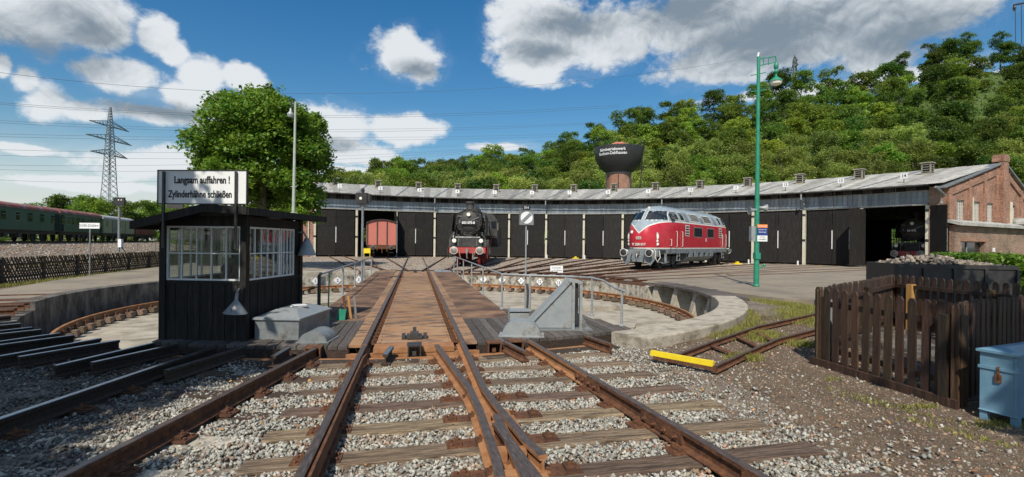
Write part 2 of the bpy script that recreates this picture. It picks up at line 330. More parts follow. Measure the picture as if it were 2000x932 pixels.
M_locogrey = mat('locomotive blue grey', (.24, .30, .34), (.32, .37, .40), 3, .4, 0, 0, c3=(.20, .23, .25), s3=2.4, lo3=.6, hi3=.85)
M_skirt = mat('dusty grey underframe', (.13, .155, .17), (.23, .26, .275), 4, .6, .1, .1, c3=(.10, .10, .09), s3=2.2, lo3=.5, hi3=.75)
M_cream2 = mat('ivory trim', (.72, .70, .63), (.6, .58, .52), 8, .5)
M_steamred = mat('wheel red', (.36, .022, .018), (.24, .018, .015), 7, .55, 0, .1)
M_beamred = mat('buffer beam red', (.46, .06, .05), (.34, .045, .04), 6, .55)
M_iron = mat('bare worn iron', (.20, .19, .175), (.32, .30, .27), 8, .5, .5, .1)
M_yellow = mat('safety yellow', (.85, .66, .02), (.75, .55, .02), 10, .55)
M_green = mat('lamp post green', (.015, .20, .115), (.03, .26, .16), 5, .5, 0, .1)
M_lgreen = mat('grey green post', (.33, .38, .30), (.42, .45, .38), 5, .7)
M_glassd = mat('dark window glass', (.015, .02, .025), rough=.06, spec=.8)
M_glassb = mat('dusty clerestory glass', (.13, .17, .21), (.23, .27, .31), 3, .2, spec=.8, c3=(.36, .37, .36), s3=4, lo3=.62, hi3=.82, objrand=.35)
M_glassk = glass('kiosk glass', (.9, .93, .92), .0)
M_gcoach = mat('coach bottle green', (.022, .085, .055), (.035, .11, .075), 3, .45, c3=(.03, .06, .045), s3=.9)
M_gcoach2 = mat('pale olive van paint', (.26, .29, .17), (.34, .36, .23), 2, .6, c3=(.20, .2, .13), s3=2)
M_mcoach = mat('maroon van paint', (.15, .03, .028), (.22, .05, .045), 3, .6)
M_croof = mat('rusting coach roof', (.24, .21, .20), (.33, .30, .30), 2.0, .7, c3=(.27, .07, .04), s3=.9, lo3=.34, hi3=.52)
M_croof2 = mat('grey coach roof', (.36, .36, .34), (.46, .46, .44), 2.0, .7, c3=(.25, .22, .2), s3=1.1)
M_dark = mat('interior darkness', (.012, .011, .010), rough=1)
M_vent = mat('weathered grey vent', (.34, .31, .25), (.24, .22, .18), 6, .9)
M_floor = mat('shed floor', (.07, .06, .05), (.10, .09, .07), 3, .9)
M_fwood = mat('stained picket wood', (.034, .018, .010), (.105, .055, .027), 5, .62, 0, .6, bscale=24, stretch=(7, 7, .7), c3=(.02, .011, .007), s3=2.2, lo3=.42, hi3=.66, objrand=.4)
M_fpale = mat('orange pine post', (.48, .26, .08), (.36, .18, .06), 5, .7, stretch=(5, 5, .7))
M_lattice = mat('grey brown lattice lath', (.30, .25, .185), (.20, .16, .12), 6, .9, 0, .3, objrand=.35, spec=.2)
M_latticed = mat('dark lattice lath', (.05, .038, .028), (.09, .07, .05), 6, .95, 0, .3, objrand=.3)
M_blue = mat('pale blue box paint', (.11, .235, .33), (.17, .31, .41), 4, .5, 0, .1, c3=(.30, .17, .10), s3=7, lo3=.68, hi3=.78)
M_rockp = mat('pale brown rock', (.17, .135, .10), (.28, .235, .19), 5, .95, 0, .5, island=.5)
M_bark = mat('grey bark', (.10, .085, .06), (.18, .16, .125), 8, .95, 0, .6, stretch=(3, 3, .6))
M_birch = mat('birch bark', (.5, .48, .42), (.3, .28, .24), 6, .9)
M_lattsteel = mat('pylon steel', (.20, .22, .23), (.28, .30, .31), 3, .6, .4)
M_wire = mat('wire dark', (.10, .12, .14), rough=.6)
M_chrome = mat('bright buffer steel', (.5, .5, .48), (.36, .35, .33), 6, .35, .8)
M_lens = mat('lamp lens', (.85, .83, .72), rough=.15)
M_navy = mat('navy print', (.02, .05, .22), rough=.5)
M_orange = mat('orange print', (.85, .22, .03), rough=.5)
M_diam = mat('diamond plate white', (.82, .83, .84), rough=.6)
M_interior = mat('kiosk interior panel', (.10, .085, .07), (.16, .14, .11), 4, .9)
M_tarp = mat('white gable plaster', (.75, .77, .8), rough=.8)

def leafmat(name, c1, c2, **k): return mat(name, c1, c2, k.get('s', .5), .5, 0, 0, island=.3, objrand=k.get('r', .35), transl=.38, lo=.4, hi=.6, spec=.35)
M_leafA = leafmat('beech leaves', (.09, .17, .016), (.225, .30, .038), r=.5)
M_leafB = leafmat('dark oak leaves', (.048, .11, .014), (.135, .205, .028), r=.45)
M_leafC = leafmat('pale willow leaves', (.16, .225, .042), (.30, .36, .08), r=.35)
M_leafD = leafmat('plane tree leaves', (.06, .15, .012), (.18, .30, .032), s=1.2, r=.1)

def custom_patterns():
    global M_brick, M_grate, M_brickd
    # brick: brick texture in object space, projected per facade by the UV built in brick_wall()
    def brick(name, a, b, mortar, sc=1.0):
        m = bpy.data.materials.new(name); m.use_nodes = True; nt = m.node_tree; N = nt.nodes; L = nt.links; bs = N['Principled BSDF']; bs.inputs['Roughness'].default_value = .92
        tc = N.new('ShaderNodeTexCoord'); br = N.new('ShaderNodeTexBrick'); br.inputs['Scale'].default_value = 1.0
        br.inputs['Color1'].default_value = a + (1,); br.inputs['Color2'].default_value = b + (1,); br.inputs['Mortar'].default_value = mortar + (1,)
        br.inputs['Mortar Size'].default_value = .012 * sc; br.inputs['Brick Width'].default_value = .26 * sc; br.inputs['Row Height'].default_value = .085 * sc; br.inputs['Bias'].default_value = -.1
        L.new(tc.outputs['UV'], br.inputs['Vector'])
        nz = N.new('ShaderNodeTexNoise'); nz.inputs['Scale'].default_value = .9; nz.inputs['Detail'].default_value = 8; L.new(tc.outputs['UV'], nz.inputs['Vector'])
        nz2 = N.new('ShaderNodeTexNoise'); nz2.inputs['Scale'].default_value = 7; nz2.inputs['Detail'].default_value = 3; L.new(tc.outputs['UV'], nz2.inputs['Vector'])
        mr = N.new('ShaderNodeMapRange'); L.new(nz.outputs[0], mr.inputs[0]); mr.inputs[1].default_value = .3; mr.inputs[2].default_value = .7; mr.inputs[3].default_value = .62; mr.inputs[4].default_value = 1.15
        mr2 = N.new('ShaderNodeMapRange'); L.new(nz2.outputs[0], mr2.inputs[0]); mr2.inputs[1].default_value = .3; mr2.inputs[2].default_value = .7; mr2.inputs[3].default_value = .6; mr2.inputs[4].default_value = 1.3
        mu = N.new('ShaderNodeMath'); mu.operation = 'MULTIPLY'; L.new(mr.outputs[0], mu.inputs[0]); L.new(mr2.outputs[0], mu.inputs[1])
        hs = N.new('ShaderNodeHueSaturation'); L.new(br.outputs['Color'], hs.inputs['Color']); L.new(mu.outputs[0], hs.inputs['Value']); L.new(hs.outputs[0], bs.inputs['Base Color'])
        bp = N.new('ShaderNodeBump'); bp.inputs['Strength'].default_value = .6; bp.inputs['Distance'].default_value = .02; bp.invert = True; L.new(br.outputs['Fac'], bp.inputs['Height']); L.new(bp.outputs[0], bs.inputs['Normal'])
        return m
    M_brick = brick('red brick', (.40, .155, .085), (.26, .095, .055), (.46, .36, .28))
    M_brickd = brick('sooty brick', (.30, .145, .085), (.16, .085, .055), (.48, .40, .31))
    m = bpy.data.materials.new('rusty open grating'); m.use_nodes = True; nt = m.node_tree; N = nt.nodes; L = nt.links; bs = N['Principled BSDF']; bs.inputs['Roughness'].default_value = .8
    tc = N.new('ShaderNodeTexCoord'); nz = N.new('ShaderNodeTexNoise'); nz.inputs['Scale'].default_value = 1.3; nz.inputs['Detail'].default_value = 8; L.new(tc.outputs['Object'], nz.inputs['Vector'])
    mr = N.new('ShaderNodeMapRange'); L.new(nz.outputs[0], mr.inputs[0]); mr.inputs[1].default_value = .38; mr.inputs[2].default_value = .66
    mx = N.new('ShaderNodeMix'); mx.data_type = 'RGBA'; L.new(mr.outputs[0], mx.inputs['Factor']); mx.inputs['A'].default_value = (.10, .062, .045, 1); mx.inputs['B'].default_value = (.29, .175, .11, 1)
    L.new(mx.outputs['Result'], bs.inputs['Base Color']); M_grate = m
custom_patterns()
def uvbox(o, ax):          # metric UVs: u along direction ax (world xy), v = z
    me = o.data; l = me.uv_layers.new(name='UVMap'); d = Vector((ax[0], ax[1], 0)).normalized(); e = Vector((-d.y, d.x, 0))
    for p in me.polygons:
        nn = p.normal
        for li in p.loop_indices:
            co = me.vertices[me.loops[li].vertex_index].co
            u = co.dot(d) if abs(nn.dot(e)) > .5 or abs(nn.z) > .5 else co.dot(e)
            l.data[li].uv = (u, co.z if abs(nn.z) < .5 else co.dot(e))
    return o

# ------------------------------------------------------------------ layout
CY = 17.5                                    # turntable centre (0, CY); bridge axis = world Y through the camera
STEP = radians(6.3); RP = 9.9; RD = 39.4
def pol(r, a, z=0.0): return Vector((r * sin(a), CY + r * cos(a), z))          # a clockwise from +Y
def deg(x): return radians(x)
ZG = -.04
RAILP = [(-.065, 0), (.065, 0), (.065, .012), (.012, .03), (.009, .105), (.035, .115), (.036, .148), (.028, .152), (-.028, .152), (-.036, .148), (-.035, .115), (-.009, .105), (-.012, .03), (-.065, .012)]
RAILP = [(x, z - .152) for x, z in RAILP]
def rail_mb(pts, dz=0.0, mb=None, ps=1.0):
    mb = mb or MB(); n = len(RAILP); k = len(pts); P = [Vector((p[0], p[1], dz)) for p in pts]; vs = []
    for i, p in enumerate(P):
        d = (P[min(i + 1, k - 1)] - P[max(i - 1, 0)]).normalized(); r = d.cross(Vector((0, 0, 1)))
        vs += [p + r * x * ps + Vector((0, 0, z * ps)) for x, z in RAILP]
    o = len(mb.v)
    mb.v += [tuple(q) for q in vs]
    for i in range(k - 1):
        for j in range(n):
            j2 = (j + 1) % n; mb.f.append((o + i * n + j, o + i * n + j2, o + (i + 1) * n + j2, o + (i + 1) * n + j)); mb.m.append(1 if j in (6, 7, 8) else 0)
    mb.f += [tuple(o + j for j in range(n))[::-1], tuple(o + (k - 1) * n + j for j in range(n))]; mb.m += [0, 0]
    return mb
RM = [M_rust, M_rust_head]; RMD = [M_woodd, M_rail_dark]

# ---- ground: one ring sheet from the pit edge to the horizon
def ground():
    NA = 120; rings = [10.3, 11.2, 13, 16, 20, 26, 32, 42, 60, 90, 140, 240, 500, 1200, 4000]
    def z(r, a):
        p = pol(r, a); zz = -.21 if r < 14 or p.y < 6 else -.12
        if r > 24 and a > 0: zz = -.09
        return zz
    vs = []; fs = []
    for r in rings:
        for j in range(NA):
            a = 2 * pi * j / NA - pi; p = pol(r, a); fz = -.20
            vs.append((p.x, p.y, -.20 if r < 5000 else -.2))
    for i in range(len(rings) - 1):
        for j in range(NA):
            j2 = (j + 1) % NA; fs.append((i * NA + j, i * NA + j2, (i + 1) * NA + j2, (i + 1) * NA + j))
    mb = MB(); mb.add(vs, fs, 0)
    for k in range(len(mb.m)): mb.m[k] = 0 if (k // NA) < 7 else 1
    return struct(mb.build('ground', [M_soil, M_earth]))
ground()
def sector(r0, r1, a0, a1, z0, z1, n=40, m=0, mb=None):
    mb = mb or MB(); P = []
    for j in range(n + 1):
        a = a0 + (a1 - a0) * j / n; P.append([pol(r0, a, z0), pol(r0, a, z1), pol(r1, a, z1), pol(r1, a, z0)])
    mb.grid(P, m, wrap=True); mb.add(P[0], [(0, 1, 2, 3)], m); mb.add(P[-1], [(3, 2, 1, 0)], m); return mb
def sheet(name, poly, z, m, th=.05):
    mb = MB(); mb.prism([(p[0], p[1]) for p in poly], z - th, z); return struct(mb.build(name, m))
# apron between pit and sheds (rails bedded in it) and the asphalt yards
o = sector(10.62, RD - .12, deg(-45), deg(84), -.15, -.105, 60).build('yard_ground', M_yard); struct(o)
# asphalt yard on the right in front of stall 13 and 14, up to the picket fence
yard_r = [pol(r, deg(84.2)) for r in (10.9, 39.2)] + [pol(52, deg(96)), pol(34, deg(118)), W(14, 9.5), W(8.8, 11.1)] + [G(1590, 586, -.05), G(1530, 583, -.05), G(1480, 578, -.05), pol(10.95, deg(103))]
sheet('asphalt_yard', yard_r, -.045, M_asph, .16)
# wedge of asphalt in front of the tracks of stalls 12-14 (rails flush in it)
o = sector(10.95, 38.9, deg(57), deg(84.1), -.15, -.052, 30).build('asphalt_apron', M_asph); struct(o)
# asphalt path on the left above the pit wall
pl = [pol(10.35, deg(a)) for a in range(251, 330, 4)]
outer = [G(340, 520, -.1), G(200, 538, -.1), G(100, 552, -.1), G(0, 571, -.1), G(-120, 590, -.1)]
path = pl + [pol(22, deg(325)), pol(34, deg(318)), W(-19.5, 31)] + outer + [pol(16, deg(251))]
sheet('asphalt_path', path, -.03, M_asph, .2)
# pit
mb = MB(); mb.prism([tuple(pol(RP + .02, 2 * pi * j / 72).xy) for j in range(72)], -1.3, -1.02); struct(mb.build('pit_floor', M_pitfloor))
mb = MB()
for a0, a1, b0, b1, h in ((50, 88, 3.0, 7.9, .17), (95, 140, 4.2, 7.6, .12), (-75, -20, 4.5, 7.4, .15)):
    sector(b0, b1, deg(a0), deg(a1), -1.03, -1.02 + h, 12, 0, mb)
struct(mb.build('pit_floor_slab', M_pitfloor))
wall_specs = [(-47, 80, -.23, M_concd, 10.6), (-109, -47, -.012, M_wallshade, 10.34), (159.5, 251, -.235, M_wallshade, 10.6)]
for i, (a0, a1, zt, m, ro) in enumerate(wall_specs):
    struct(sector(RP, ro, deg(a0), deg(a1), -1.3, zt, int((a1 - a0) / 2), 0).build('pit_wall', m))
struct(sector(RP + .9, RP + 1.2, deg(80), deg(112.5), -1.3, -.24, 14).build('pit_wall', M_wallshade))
# concrete coping with a real step, broken in blocks
mb = MB(); sector(RP, 10.62, deg(112.5), deg(159.3), -1.3, -.0, 46, 0, mb); kb = mb.build('pit_coping', M_conc); struct(kb)
bv = kb.modifiers.new('b', 'BEVEL'); bv.width = .03; bv.segments = 2; bv.limit_method = 'ANGLE'
# coping in front of the sheds on the left: pale slab
struct(sector(10.28, 10.95, deg(-47), deg(-8), -.2, -.02, 20).build('pit_coping', M_conc))
# piers and timber decking over the side pockets
piers = []
for a in (82.5, 90.5, 99.5, 107.5, 112.2):
    p = pol(RP + .05, deg(a)); t = deg(a)
    prof = [(.0, -1.3), (.0, -.12), (.95, -.12), (.95, -1.3)]
    for w in (.3,):
        vs = []
        for s in (-w / 2, w / 2):
            for d, z in ((-.05, -1.02), (.18, -.13), (.95, -.13), (.95, -1.3)):
                q = pol(RP + d, t); vs.append((q.x + s * cos(t), q.y - s * sin(t), z))
        mb = MB(); mb.add(vs, [(0, 1, 2, 3), (7, 6, 5, 4), (0, 4, 5, 1), (1, 5, 6, 2), (2, 6, 7, 3), (3, 7, 4, 0)]); piers.append(mb)
pw = thing('pit_edge_decking', 'dark plank decking on concrete piers along the far right pit edge', 'decking', pol(10.4, deg(97), -.1))
def to_local(o, root):            # builders below work in world coordinates: parent without moving
    bpy.context.view_layer.update()
    o.parent = root; o.matrix_parent_inverse = root_mat(root).inverted(); return o
def root_mat(r): return Matrix.Translation(r.location) @ r.rotation_euler.to_matrix().to_4x4()
for mb in piers: to_local(mb.build('pier', M_conc), pw)
for i, a in enumerate(np.arange(80.5, 113.5, 1.32)):
    b = MB(); sector(RP + .02, RP + 1.08, deg(a), deg(a + 1.25), -.125, -.045 + random.uniform(-.008, .008), 1, 0, b); to_local(b.build('plank', M_plank), pw)
# ring rail on its sleepers
rr = thing('ring_rail', 'circular rusty rail on short sleepers round the pit floor', 'rail', (0, CY, -.85))
mb = rail_mb([pol(9.38, 2 * pi * j / 120) for j in range(121)], -.66); to_local(mb.build('rail', [M_orust, M_orust]), rr)
sm = MB().box(-.12, .12, -.28, .28, -.16, 0).build('sleeper', M_wood, rr)
sm.location = pol(9.38, 0) - Vector((0, CY, 0)) + Vector((0, 0, .03)); first = True
cm = MB().box(-.07, .07, -.13, .13, 0, .03).box(-.02, .02, -.11, -.06, .03, .09).box(-.02, .02, .06, .11, .03, .09)
cmo = cm.build('rail_clip', M_rust, rr); cmo.location = sm.location
for j in range(1, 100):
    a = 2 * pi * j / 100
    if abs(((a + pi) % (2 * pi)) - pi) > deg(158): continue
    p = pol(9.38, a) - Vector((0, CY, 0)) + Vector((0, 0, .03)); link('sleeper', sm.data, rr, p, (0, 0, -a)); link('rail_clip', cmo.data, rr, p, (0, 0, -a))
# numbered diamonds on the pit wall
for s, px in (('1', 617), ('2', 660), ('3', 701), ('9', 945), ('10', 981), ('11', 1019), ('12', 1055), ('13', 1092)):
    u = (px - 1000) / F; best = min(((abs((lambda q: (q.x * cy_ - q.y * sy_) / (q.x * sy_ + q.y * cy_))(pol(RP - .02, deg(t / 10))) - u), t / 10) for t in range(-500, 800)), key=lambda q: q[0])[1]
    a = deg(best); p = pol(RP - .012, a, -.46)
    t = thing('number_plate', 'white diamond plate with the number %s on the pit wall' % s, 'number plate', p, -a, 'track numbers on the pit wall')
    MB().prism([(-.2, 0), (0, -.2), (.2, 0), (0, .2)], 0, .012).build('plate', M_diam, t).rotation_euler = (pi / 2, 0, 0)
    text('number', s, .22, M_ink, t, (0, -.016, 0), (pi / 2, 0, 0), .9, .001, bold=.004)
# ------------------------------------------------------------------ turntable bridge
A0, A1 = 7.72, 27.28
def arc_a(b, r=RP - .06): return CY - sqrt(r * r - b * b)
def bridge():
    t = thing('turntable_bridge', 'rusty turntable bridge with wooden end decking and grated walkways over the pit', 'turntable', (0, CY, 0))
    Lc = lambda b, a, z=0: Vector((b, a - CY, z))
    # main girders
    g = MB()
    for s in (-1, 1):
        g.box(s * .72 - .06, s * .72 + .06, A0 + .05 - CY, A1 - .05 - CY, -1.0, -.17)
        for z in (-1.0, -.2): g.box(s * .72 - .18, s * .72 + .18, A0 + .1 - CY, A1 - .1 - CY, z - .015, z + .015)
        g.box(s * 2.0 - .03, s * 2.0 + .03, -6.0, A1 - .7 - CY, -.28, -.06)
    for k in range(16): g.box(-2.05, 2.05, -9.2 + k * 1.22, -9.1 + k * 1.22, -.3, -.1)
    g.build('girder', M_rust, t)
    for a in (A0, A1): MB().box(-1.02, 1.02, a - CY - .04, a - CY + .04, -.42, -.14).build('end_beam', M_orust, t)
    MB().box(-.62, .62, A0 - CY - .05, A0 - CY + .3, -.135, -.06).build('end_plate', M_orust, t)
    # rusty centre plates, one sheet behind the other
    y = A0 + .3 - CY; k = 0
    for ln in (.42, 1.35, 2.1, 2.4, 2.4, 2.4, 2.4, 2.4, 2.4, 1.6):
        y2 = min(y + ln, A1 - CY - .1)
        b = MB().box(-.60, .60, y + .006, y2 - .006, -.075, -.055 + (k % 2) * .006)
        for q in range(6):
            for s in (-.55, .55): b.lathe([(.018, 0), (.014, .012), (.001, .014)], 6, (s, y + (q + .5) * (y2 - y) / 6, -.052 + (k % 2) * .006))
        b.build('centre_plate', M_deckrust, t); y = y2; k += 1
    # side strips beside the rails
    for s in (-1, 1):
        y = A0 + .02 - CY
        for ln in (3.1, 3.6, 3.6, 3.6, 3.2, 3):
            y2 = min(y + ln, A1 - CY)
            MB().box(min(s * .80, s * .99), max(s * .80, s * .99), y + .004, y2 - .004, -.05, -.012).build('side_strip', M_deckrust, t); y = y2
        rail_mb([(s * .7525, A0 - CY), (s * .7525, A1 - CY)]).build('rail', [M_orust, M_rust_head], t)
    # rail clips
    cl = MB()
    cl.box(-.045, .045, -.05, .05, -.1, -.07); cl.box(-.02, .02, -.02, .02, -.07, -.03)
    c0 = cl.build('rail_clip', M_rust, t); c0.location = (-.665, -9.3, -.0)
    for k in range(0, 58):
        for s in (-1, 1):
            if k == 0 and s == -1: continue
            link('rail_clip', c0.data, t, (s * .665, -9.3 + k * .33, 0))
    # grated walkways (panels with real bars in the near part)
    def grating(x0, x1, y0, y1, nb):
        b = MB(); z = -.03
        b.box(x0, x1, y0, y0 + .02, z - .03, z + .004).box(x0, x1, y1 - .02, y1, z - .03, z + .004)
        k = int((x1 - x0) / .045)
        for i in range(k + 1): x = x0 + (x1 - x0 - .012) * i / k; b.box(x, x + .012, y0 + .02, y1 - .02, z - .025, z)
        for i in range(nb): yy = y0 + (y1 - y0) * (i + .5) / nb; b.box(x0, x1, yy - .008, yy + .008, z - .022, z - .003)
        b.build('grating', M_grate, t)
    y = 10.25 - CY; i = 0
    while y < A1 - CY - 1.3:
        ln = 1.2 if i % 3 else 1.0
        for s in (-1, 1):
            x0, x1 = (1.0, 2.08) if s > 0 else (-2.08, -1.0)
            grating(x0, x1, y + .005, y + ln - .005, 26 if i < 5 else 12)
        y += ln; i += 1
    MB().box(-2.08, -1.0, y, A1 - CY - .15, -.09, -.03).box(1.0, 2.08, y, A1 - CY - .15, -.09, -.03).build('end_plate', M_plank, t)
    sp = MB()
    for s in (-1, 1): sp.box(s * 1.54 - .56, s * 1.54 + .56, 10.2 - CY, A1 - CY - .2, -.5, -.48)
    # planks: near ends, running lengthwise, cut to the curve of the pit
    def lplank(b0, b1, far):
        na, nb2 = arc_a(b0), arc_a(b1)
        MB().prism([(b0 + .006, na - CY + .02), (b1 - .006, nb2 - CY + .02), (b1 - .006, far - CY), (b0 + .006, far - CY)], -.075, -.022 + random.uniform(-.005, .005)).build('plank', M_plank, t)
    w = .152
    b = 1.0
    while b < 2.05: lplank(b, b + w, 10.22); lplank(-b - w, -b, 10.22); b += w
    b = 2.07
    while b < 4.0:
        far = 11.5 - .3 * (b - 2.07) if b < 3.55 else 11.0 - (b - 3.5) * 5.0
        lplank(b, b + w, far); lplank(-b - w, -b, far); b += w
    for s in (-1, 1):
        fr = MB(); pts = [(s * x, arc_a(x) - CY + .03) for x in np.linspace(.98, 4.0, 14)]
        for p, q in zip(pts[:-1], pts[1:]): fr.bar((p[0], p[1], -.17), (q[0], q[1], -.17), .05, .18)
        fr.bar((s * 4.02, 8.5 - CY, -.17), (s * 3.6, 10.95 - CY, -.17), .08, .18); fr.bar((s * 2.05, 11.5 - CY, -.17), (s * 3.6, 10.95 - CY, -.17), .08, .18)
        fr.bar((s * 2.05, 11.3 - CY, -.2), (s * 2.05, 8 - CY, -.2), .1, .2); fr.bar((s * .9, 9.4 - CY, -.3), (s * 3.95, 9.4 - CY, -.3), .12, .2)
        fr.build('edge_beam', M_woodd, t)
    # locking bolts in their channel boxes
    for x in (-1.48, -.0, 1.25, 1.62):
        yy = arc_a(abs(x)) - CY - .05; b = MB(); ww, hh = (.11, .15) if x else (.1, .17)
        b.box(x - ww, x - ww + .02, yy - .12, yy + .1, -.2, -.2 + hh + .03).box(x + ww - .02, x + ww, yy - .12, yy + .1, -.2, -.17 + hh).box(x - ww - .01, x + ww + .01, yy - .12, yy + .1, -.17 + hh, -.15 + hh)
        b.box(x - .03, x + .03, yy - .05, yy + .2, -.16, -.09); b.build('bolt_box', M_rust if x else M_blackg, t)
    lk = MB().box(-.13, .13, 8.25 - CY, 8.55 - CY, -.045, .0).box(-.07, .07, 8.3 - CY, 8.5 - CY, 0, .05).box(-.03, .03, 8.5 - CY, 8.56 - CY, -.04, .11).tube([(-.19, 8.4 - CY, -.02), (.19, 8.4 - CY, -.02)], .018).box(-.21, -.15, 8.3 - CY, 8.5 - CY, -.045, .02).box(.15, .21, 8.3 - CY, 8.5 - CY, -.045, .02)
    lk.build('locking_gear', M_blackg, t)
    lk = MB().box(-.1, .1, 26.3 - CY, 26.6 - CY, -.05, .0).bar((-.28, 26.45 - CY, .02), (.28, 26.5 - CY, .05), .03).bar((0, 26.3 - CY, 0), (0, 26.0 - CY, .14), .03); lk.build('locking_gear', M_blackg, t)
    for x in (-1.5, 1.5):
        MB().box(x - .45, x + .45, A1 - CY - .5, A1 - CY + .75, -.028, -.008).build('flap_plate', M_galv if x > 0 else M_deckrust, t)
    # railings
    H = .82
    def post(b, a, h=H, r=.026):
        MB().tube([Lc(b, a, -.03), Lc(b, a, h)], r, 8).lathe([(.06, -.03), (.06, -.01), (r, .01)], 8, Lc(b, a)).build('railing_post', M_galv, t)
    for a in (11.6, 15.0, 18.1, 21.3, 24.4, 26.6): post(2.08, a)
    for a in (14.9, 17.8, 20.9, 24.3): post(-2.08, a)
    MB().tube([Lc(-2.14, 11.65, -.03), Lc(-2.14, 11.65, .80), Lc(-2.12, 11.75, .83)], .038, 8).build('railing_post', M_blackm, t)
    post(2.67, 11.15); post(3.9, 10.3); post(3.99, 8.9, .66)
    MB().tube([Lc(2.08, 26.65, H), Lc(2.08, 11.62, H), Lc(2.67, 11.15, H), Lc(3.4, 10.85, H), Lc(3.9, 10.3, H), Lc(3.95, 9.8, H - .02), Lc(3.99, 9.15, .68), Lc(4.0, 8.75, .66)], .024, 8).build('handrail', M_galv, t, True)
    MB().tube([Lc(-2.12, 11.65, H), Lc(-2.08, 24.35, H)], .024, 8).build('handrail', M_galv, t, True)
    MB().tube([Lc(-2.14, 11.65, .55), Lc(-2.6, 11.4, .42), Lc(-3.0, 11.2, .36), Lc(-3.3, 11.0, .5)], .012, 6).build('chain', M_blackm, t)
    return t
bridge()

def quarter_cover(name, label, p, rz, r, w, m):
    t = thing(name, label, 'housing', p, rz)
    b = MB(); n = 14; pts = [(-r, 0)] + [(-r * cos(pi * i / n), r * .8 * sin(pi * i / n)) for i in range(1, n)] + [(r, 0)]
    vs = [(x, -w / 2, z) for x, z in pts] + [(x, w / 2, z) for x, z in pts]; k = len(pts)
    b.add(vs, [tuple(range(k)), tuple(range(k, 2 * k))[::-1]] + [(i, i + 1, k + i + 1, k + i) for i in range(k - 1)] + [(k - 1, 0, k, 2 * k - 1)])
    b.box(-r * 1.15, r * 1.15, -w / 2 - .03, w / 2 + .03, -.012, .012)
    b.build('cover', m, t); return t
bx = G(1022, 657, -.0)
quarter_cover('wheel_cover', 'half round grey sheet metal wheel cover at the front of the tall wedge housing', (bx.x + .02, bx.y + .22, -.02), deg(-14), .34, .34, M_galv)
bx = G(612, 668, 0)
quarter_cover('wheel_cover', 'small half round grey cover on the deck beside the metal cabinet', (bx.x + .02, bx.y + .28, -.02), deg(-9), .22, .5, M_galvd)

def wedge():
    p = G(1098, 640, 0); t = thing('drive_housing', 'tall wedge shaped grey steel housing on the right bridge platform', 'housing', (p.x, p.y + .1, -.02), deg(-8))
    # triangular sheet leaning between frames
    b = MB(); tri = [(-.66, .03), (.22, .03), (.22, .86), (.12, .90)]
    for y in (-.17, .17): b.add([(x, y - .006, z) for x, z in tri] + [(x, y + .006, z) for x, z in tri], [(0, 1, 2, 3), (7, 6, 5, 4), (0, 4, 5, 1), (1, 5, 6, 2), (2, 6, 7, 3), (3, 7, 4, 0)])
    b.build('side_sheet', M_galv, t)
    b = MB()
    for y in (-.19, .19): b.bar((-.68, y, .03), (.16, y, .92), .045, .05)
    b.bar((-.68, 0, .05), (.14, 0, .93), .36, .012); b.build('sloping_frame', M_galv, t)
    b = MB().bar((.2, -.2, .0), (.2, -.2, .9), .07, .05).bar((.34, -.2, 0), (.34, -.2, .84), .09, .05).bar((.34, .2, 0), (.34, .2, .84), .09, .05); b.build('upright', M_galv, t)
    b = MB().box(.24, .30, -.14, .16, .1, .86).tube([(.27, -.1, .8), (.27, -.1, .88), (.27, .1, .88)], .03); b.build('gearing', M_blackm, t)
    MB().bar((.1, -.22, .92), (.36, -.22, .88), .02, .05).bar((.1, .22, .92), (.36, .22, .88), .02, .05).box(.1, .38, -.22, .22, .87, .89).build('cap', M_galv, t)
    for s in (-1, 1): MB().add([(.36, s * .2, .0), (.52, s * .2, 0), (.36, s * .2, .28), (.36, s * .2 + .01, 0), (.52, s * .2 + .01, 0), (.36, s * .2 + .01, .28)], [(0, 1, 2), (5, 4, 3), (0, 3, 4, 1), (1, 4, 5, 2), (2, 5, 3, 0)]).build('gusset', M_galvd, t)
    MB().box(-.6, .55, -.3, .3, -.01, .02).build('base_plate', M_galvd, t)
    p2 = G(1012, 624, 0); t2 = thing('cable_box', 'low open grey steel box at the foot of the disc signal', 'box', (p2.x, p2.y + .05, -.02), deg(-6))
    MB().box(-.2, -.18, -.18, .18, 0, .2).box(.22, .24, -.18, .18, 0, .2).box(-.2, .24, .16, .18, 0, .2).box(-.2, .24, -.18, -.16, 0, .17).box(-.2, .24, -.2, .2, .2, .215).build('case', M_galv, t2)
    MB().box(-.21, -.19, -.2, -.18, 0, .3).build('upright', M_galvd, t2)
wedge()

def disc_signal():
    p = G(1026, 604, 0); t = thing('disc_signal', 'round white signal disc with a diagonal grey band on a thin pole', 'signal', (p.x, p.y, 0), deg(-4))
    MB().tube([(0, 0, 0), (0, 0, 1.0)], .024, 8).tube([(0, 0, .98), (0, 0, 2.1)], .019, 8).build('pole', M_galv, t, True)
    MB().tube([(.05, 0, 0), (.06, 0, .45), (.03, 0, .6), (-.02, 0, .6)], .025, 8).build('conduit', M_blackg, t, True)
    MB().box(-.17, .17, -.05, .05, 2.02, 2.36).build('lamp_case', M_galvd, t)
    d = MB().lathe([(.0001, -.062), (.145, -.062), (.145, -.05)], 28, (0, 0, 2.19), 'y'); d.build('disc', M_sign, t)
    d = MB(); d.add([(x * .7071 - z * .7071, -.066, 2.19 + x * .7071 + z * .7071) for x, z in ((-.137, -.038), (.137, -.038), (.137, .038), (-.137, .038))], [(0, 1, 2, 3)]); d.build('band', M_galvd, t)
    MB().box(-.085, .085, -.02, .02, 2.38, 2.48).box(-.01, .01, -.01, .01, 2.36, 2.38).build('number_board', M_blackm, t)
    text('number', '014', .09, M_sign, t, (0, -.023, 2.43), (pi / 2, 0, 0), .8, .001)
disc_signal()
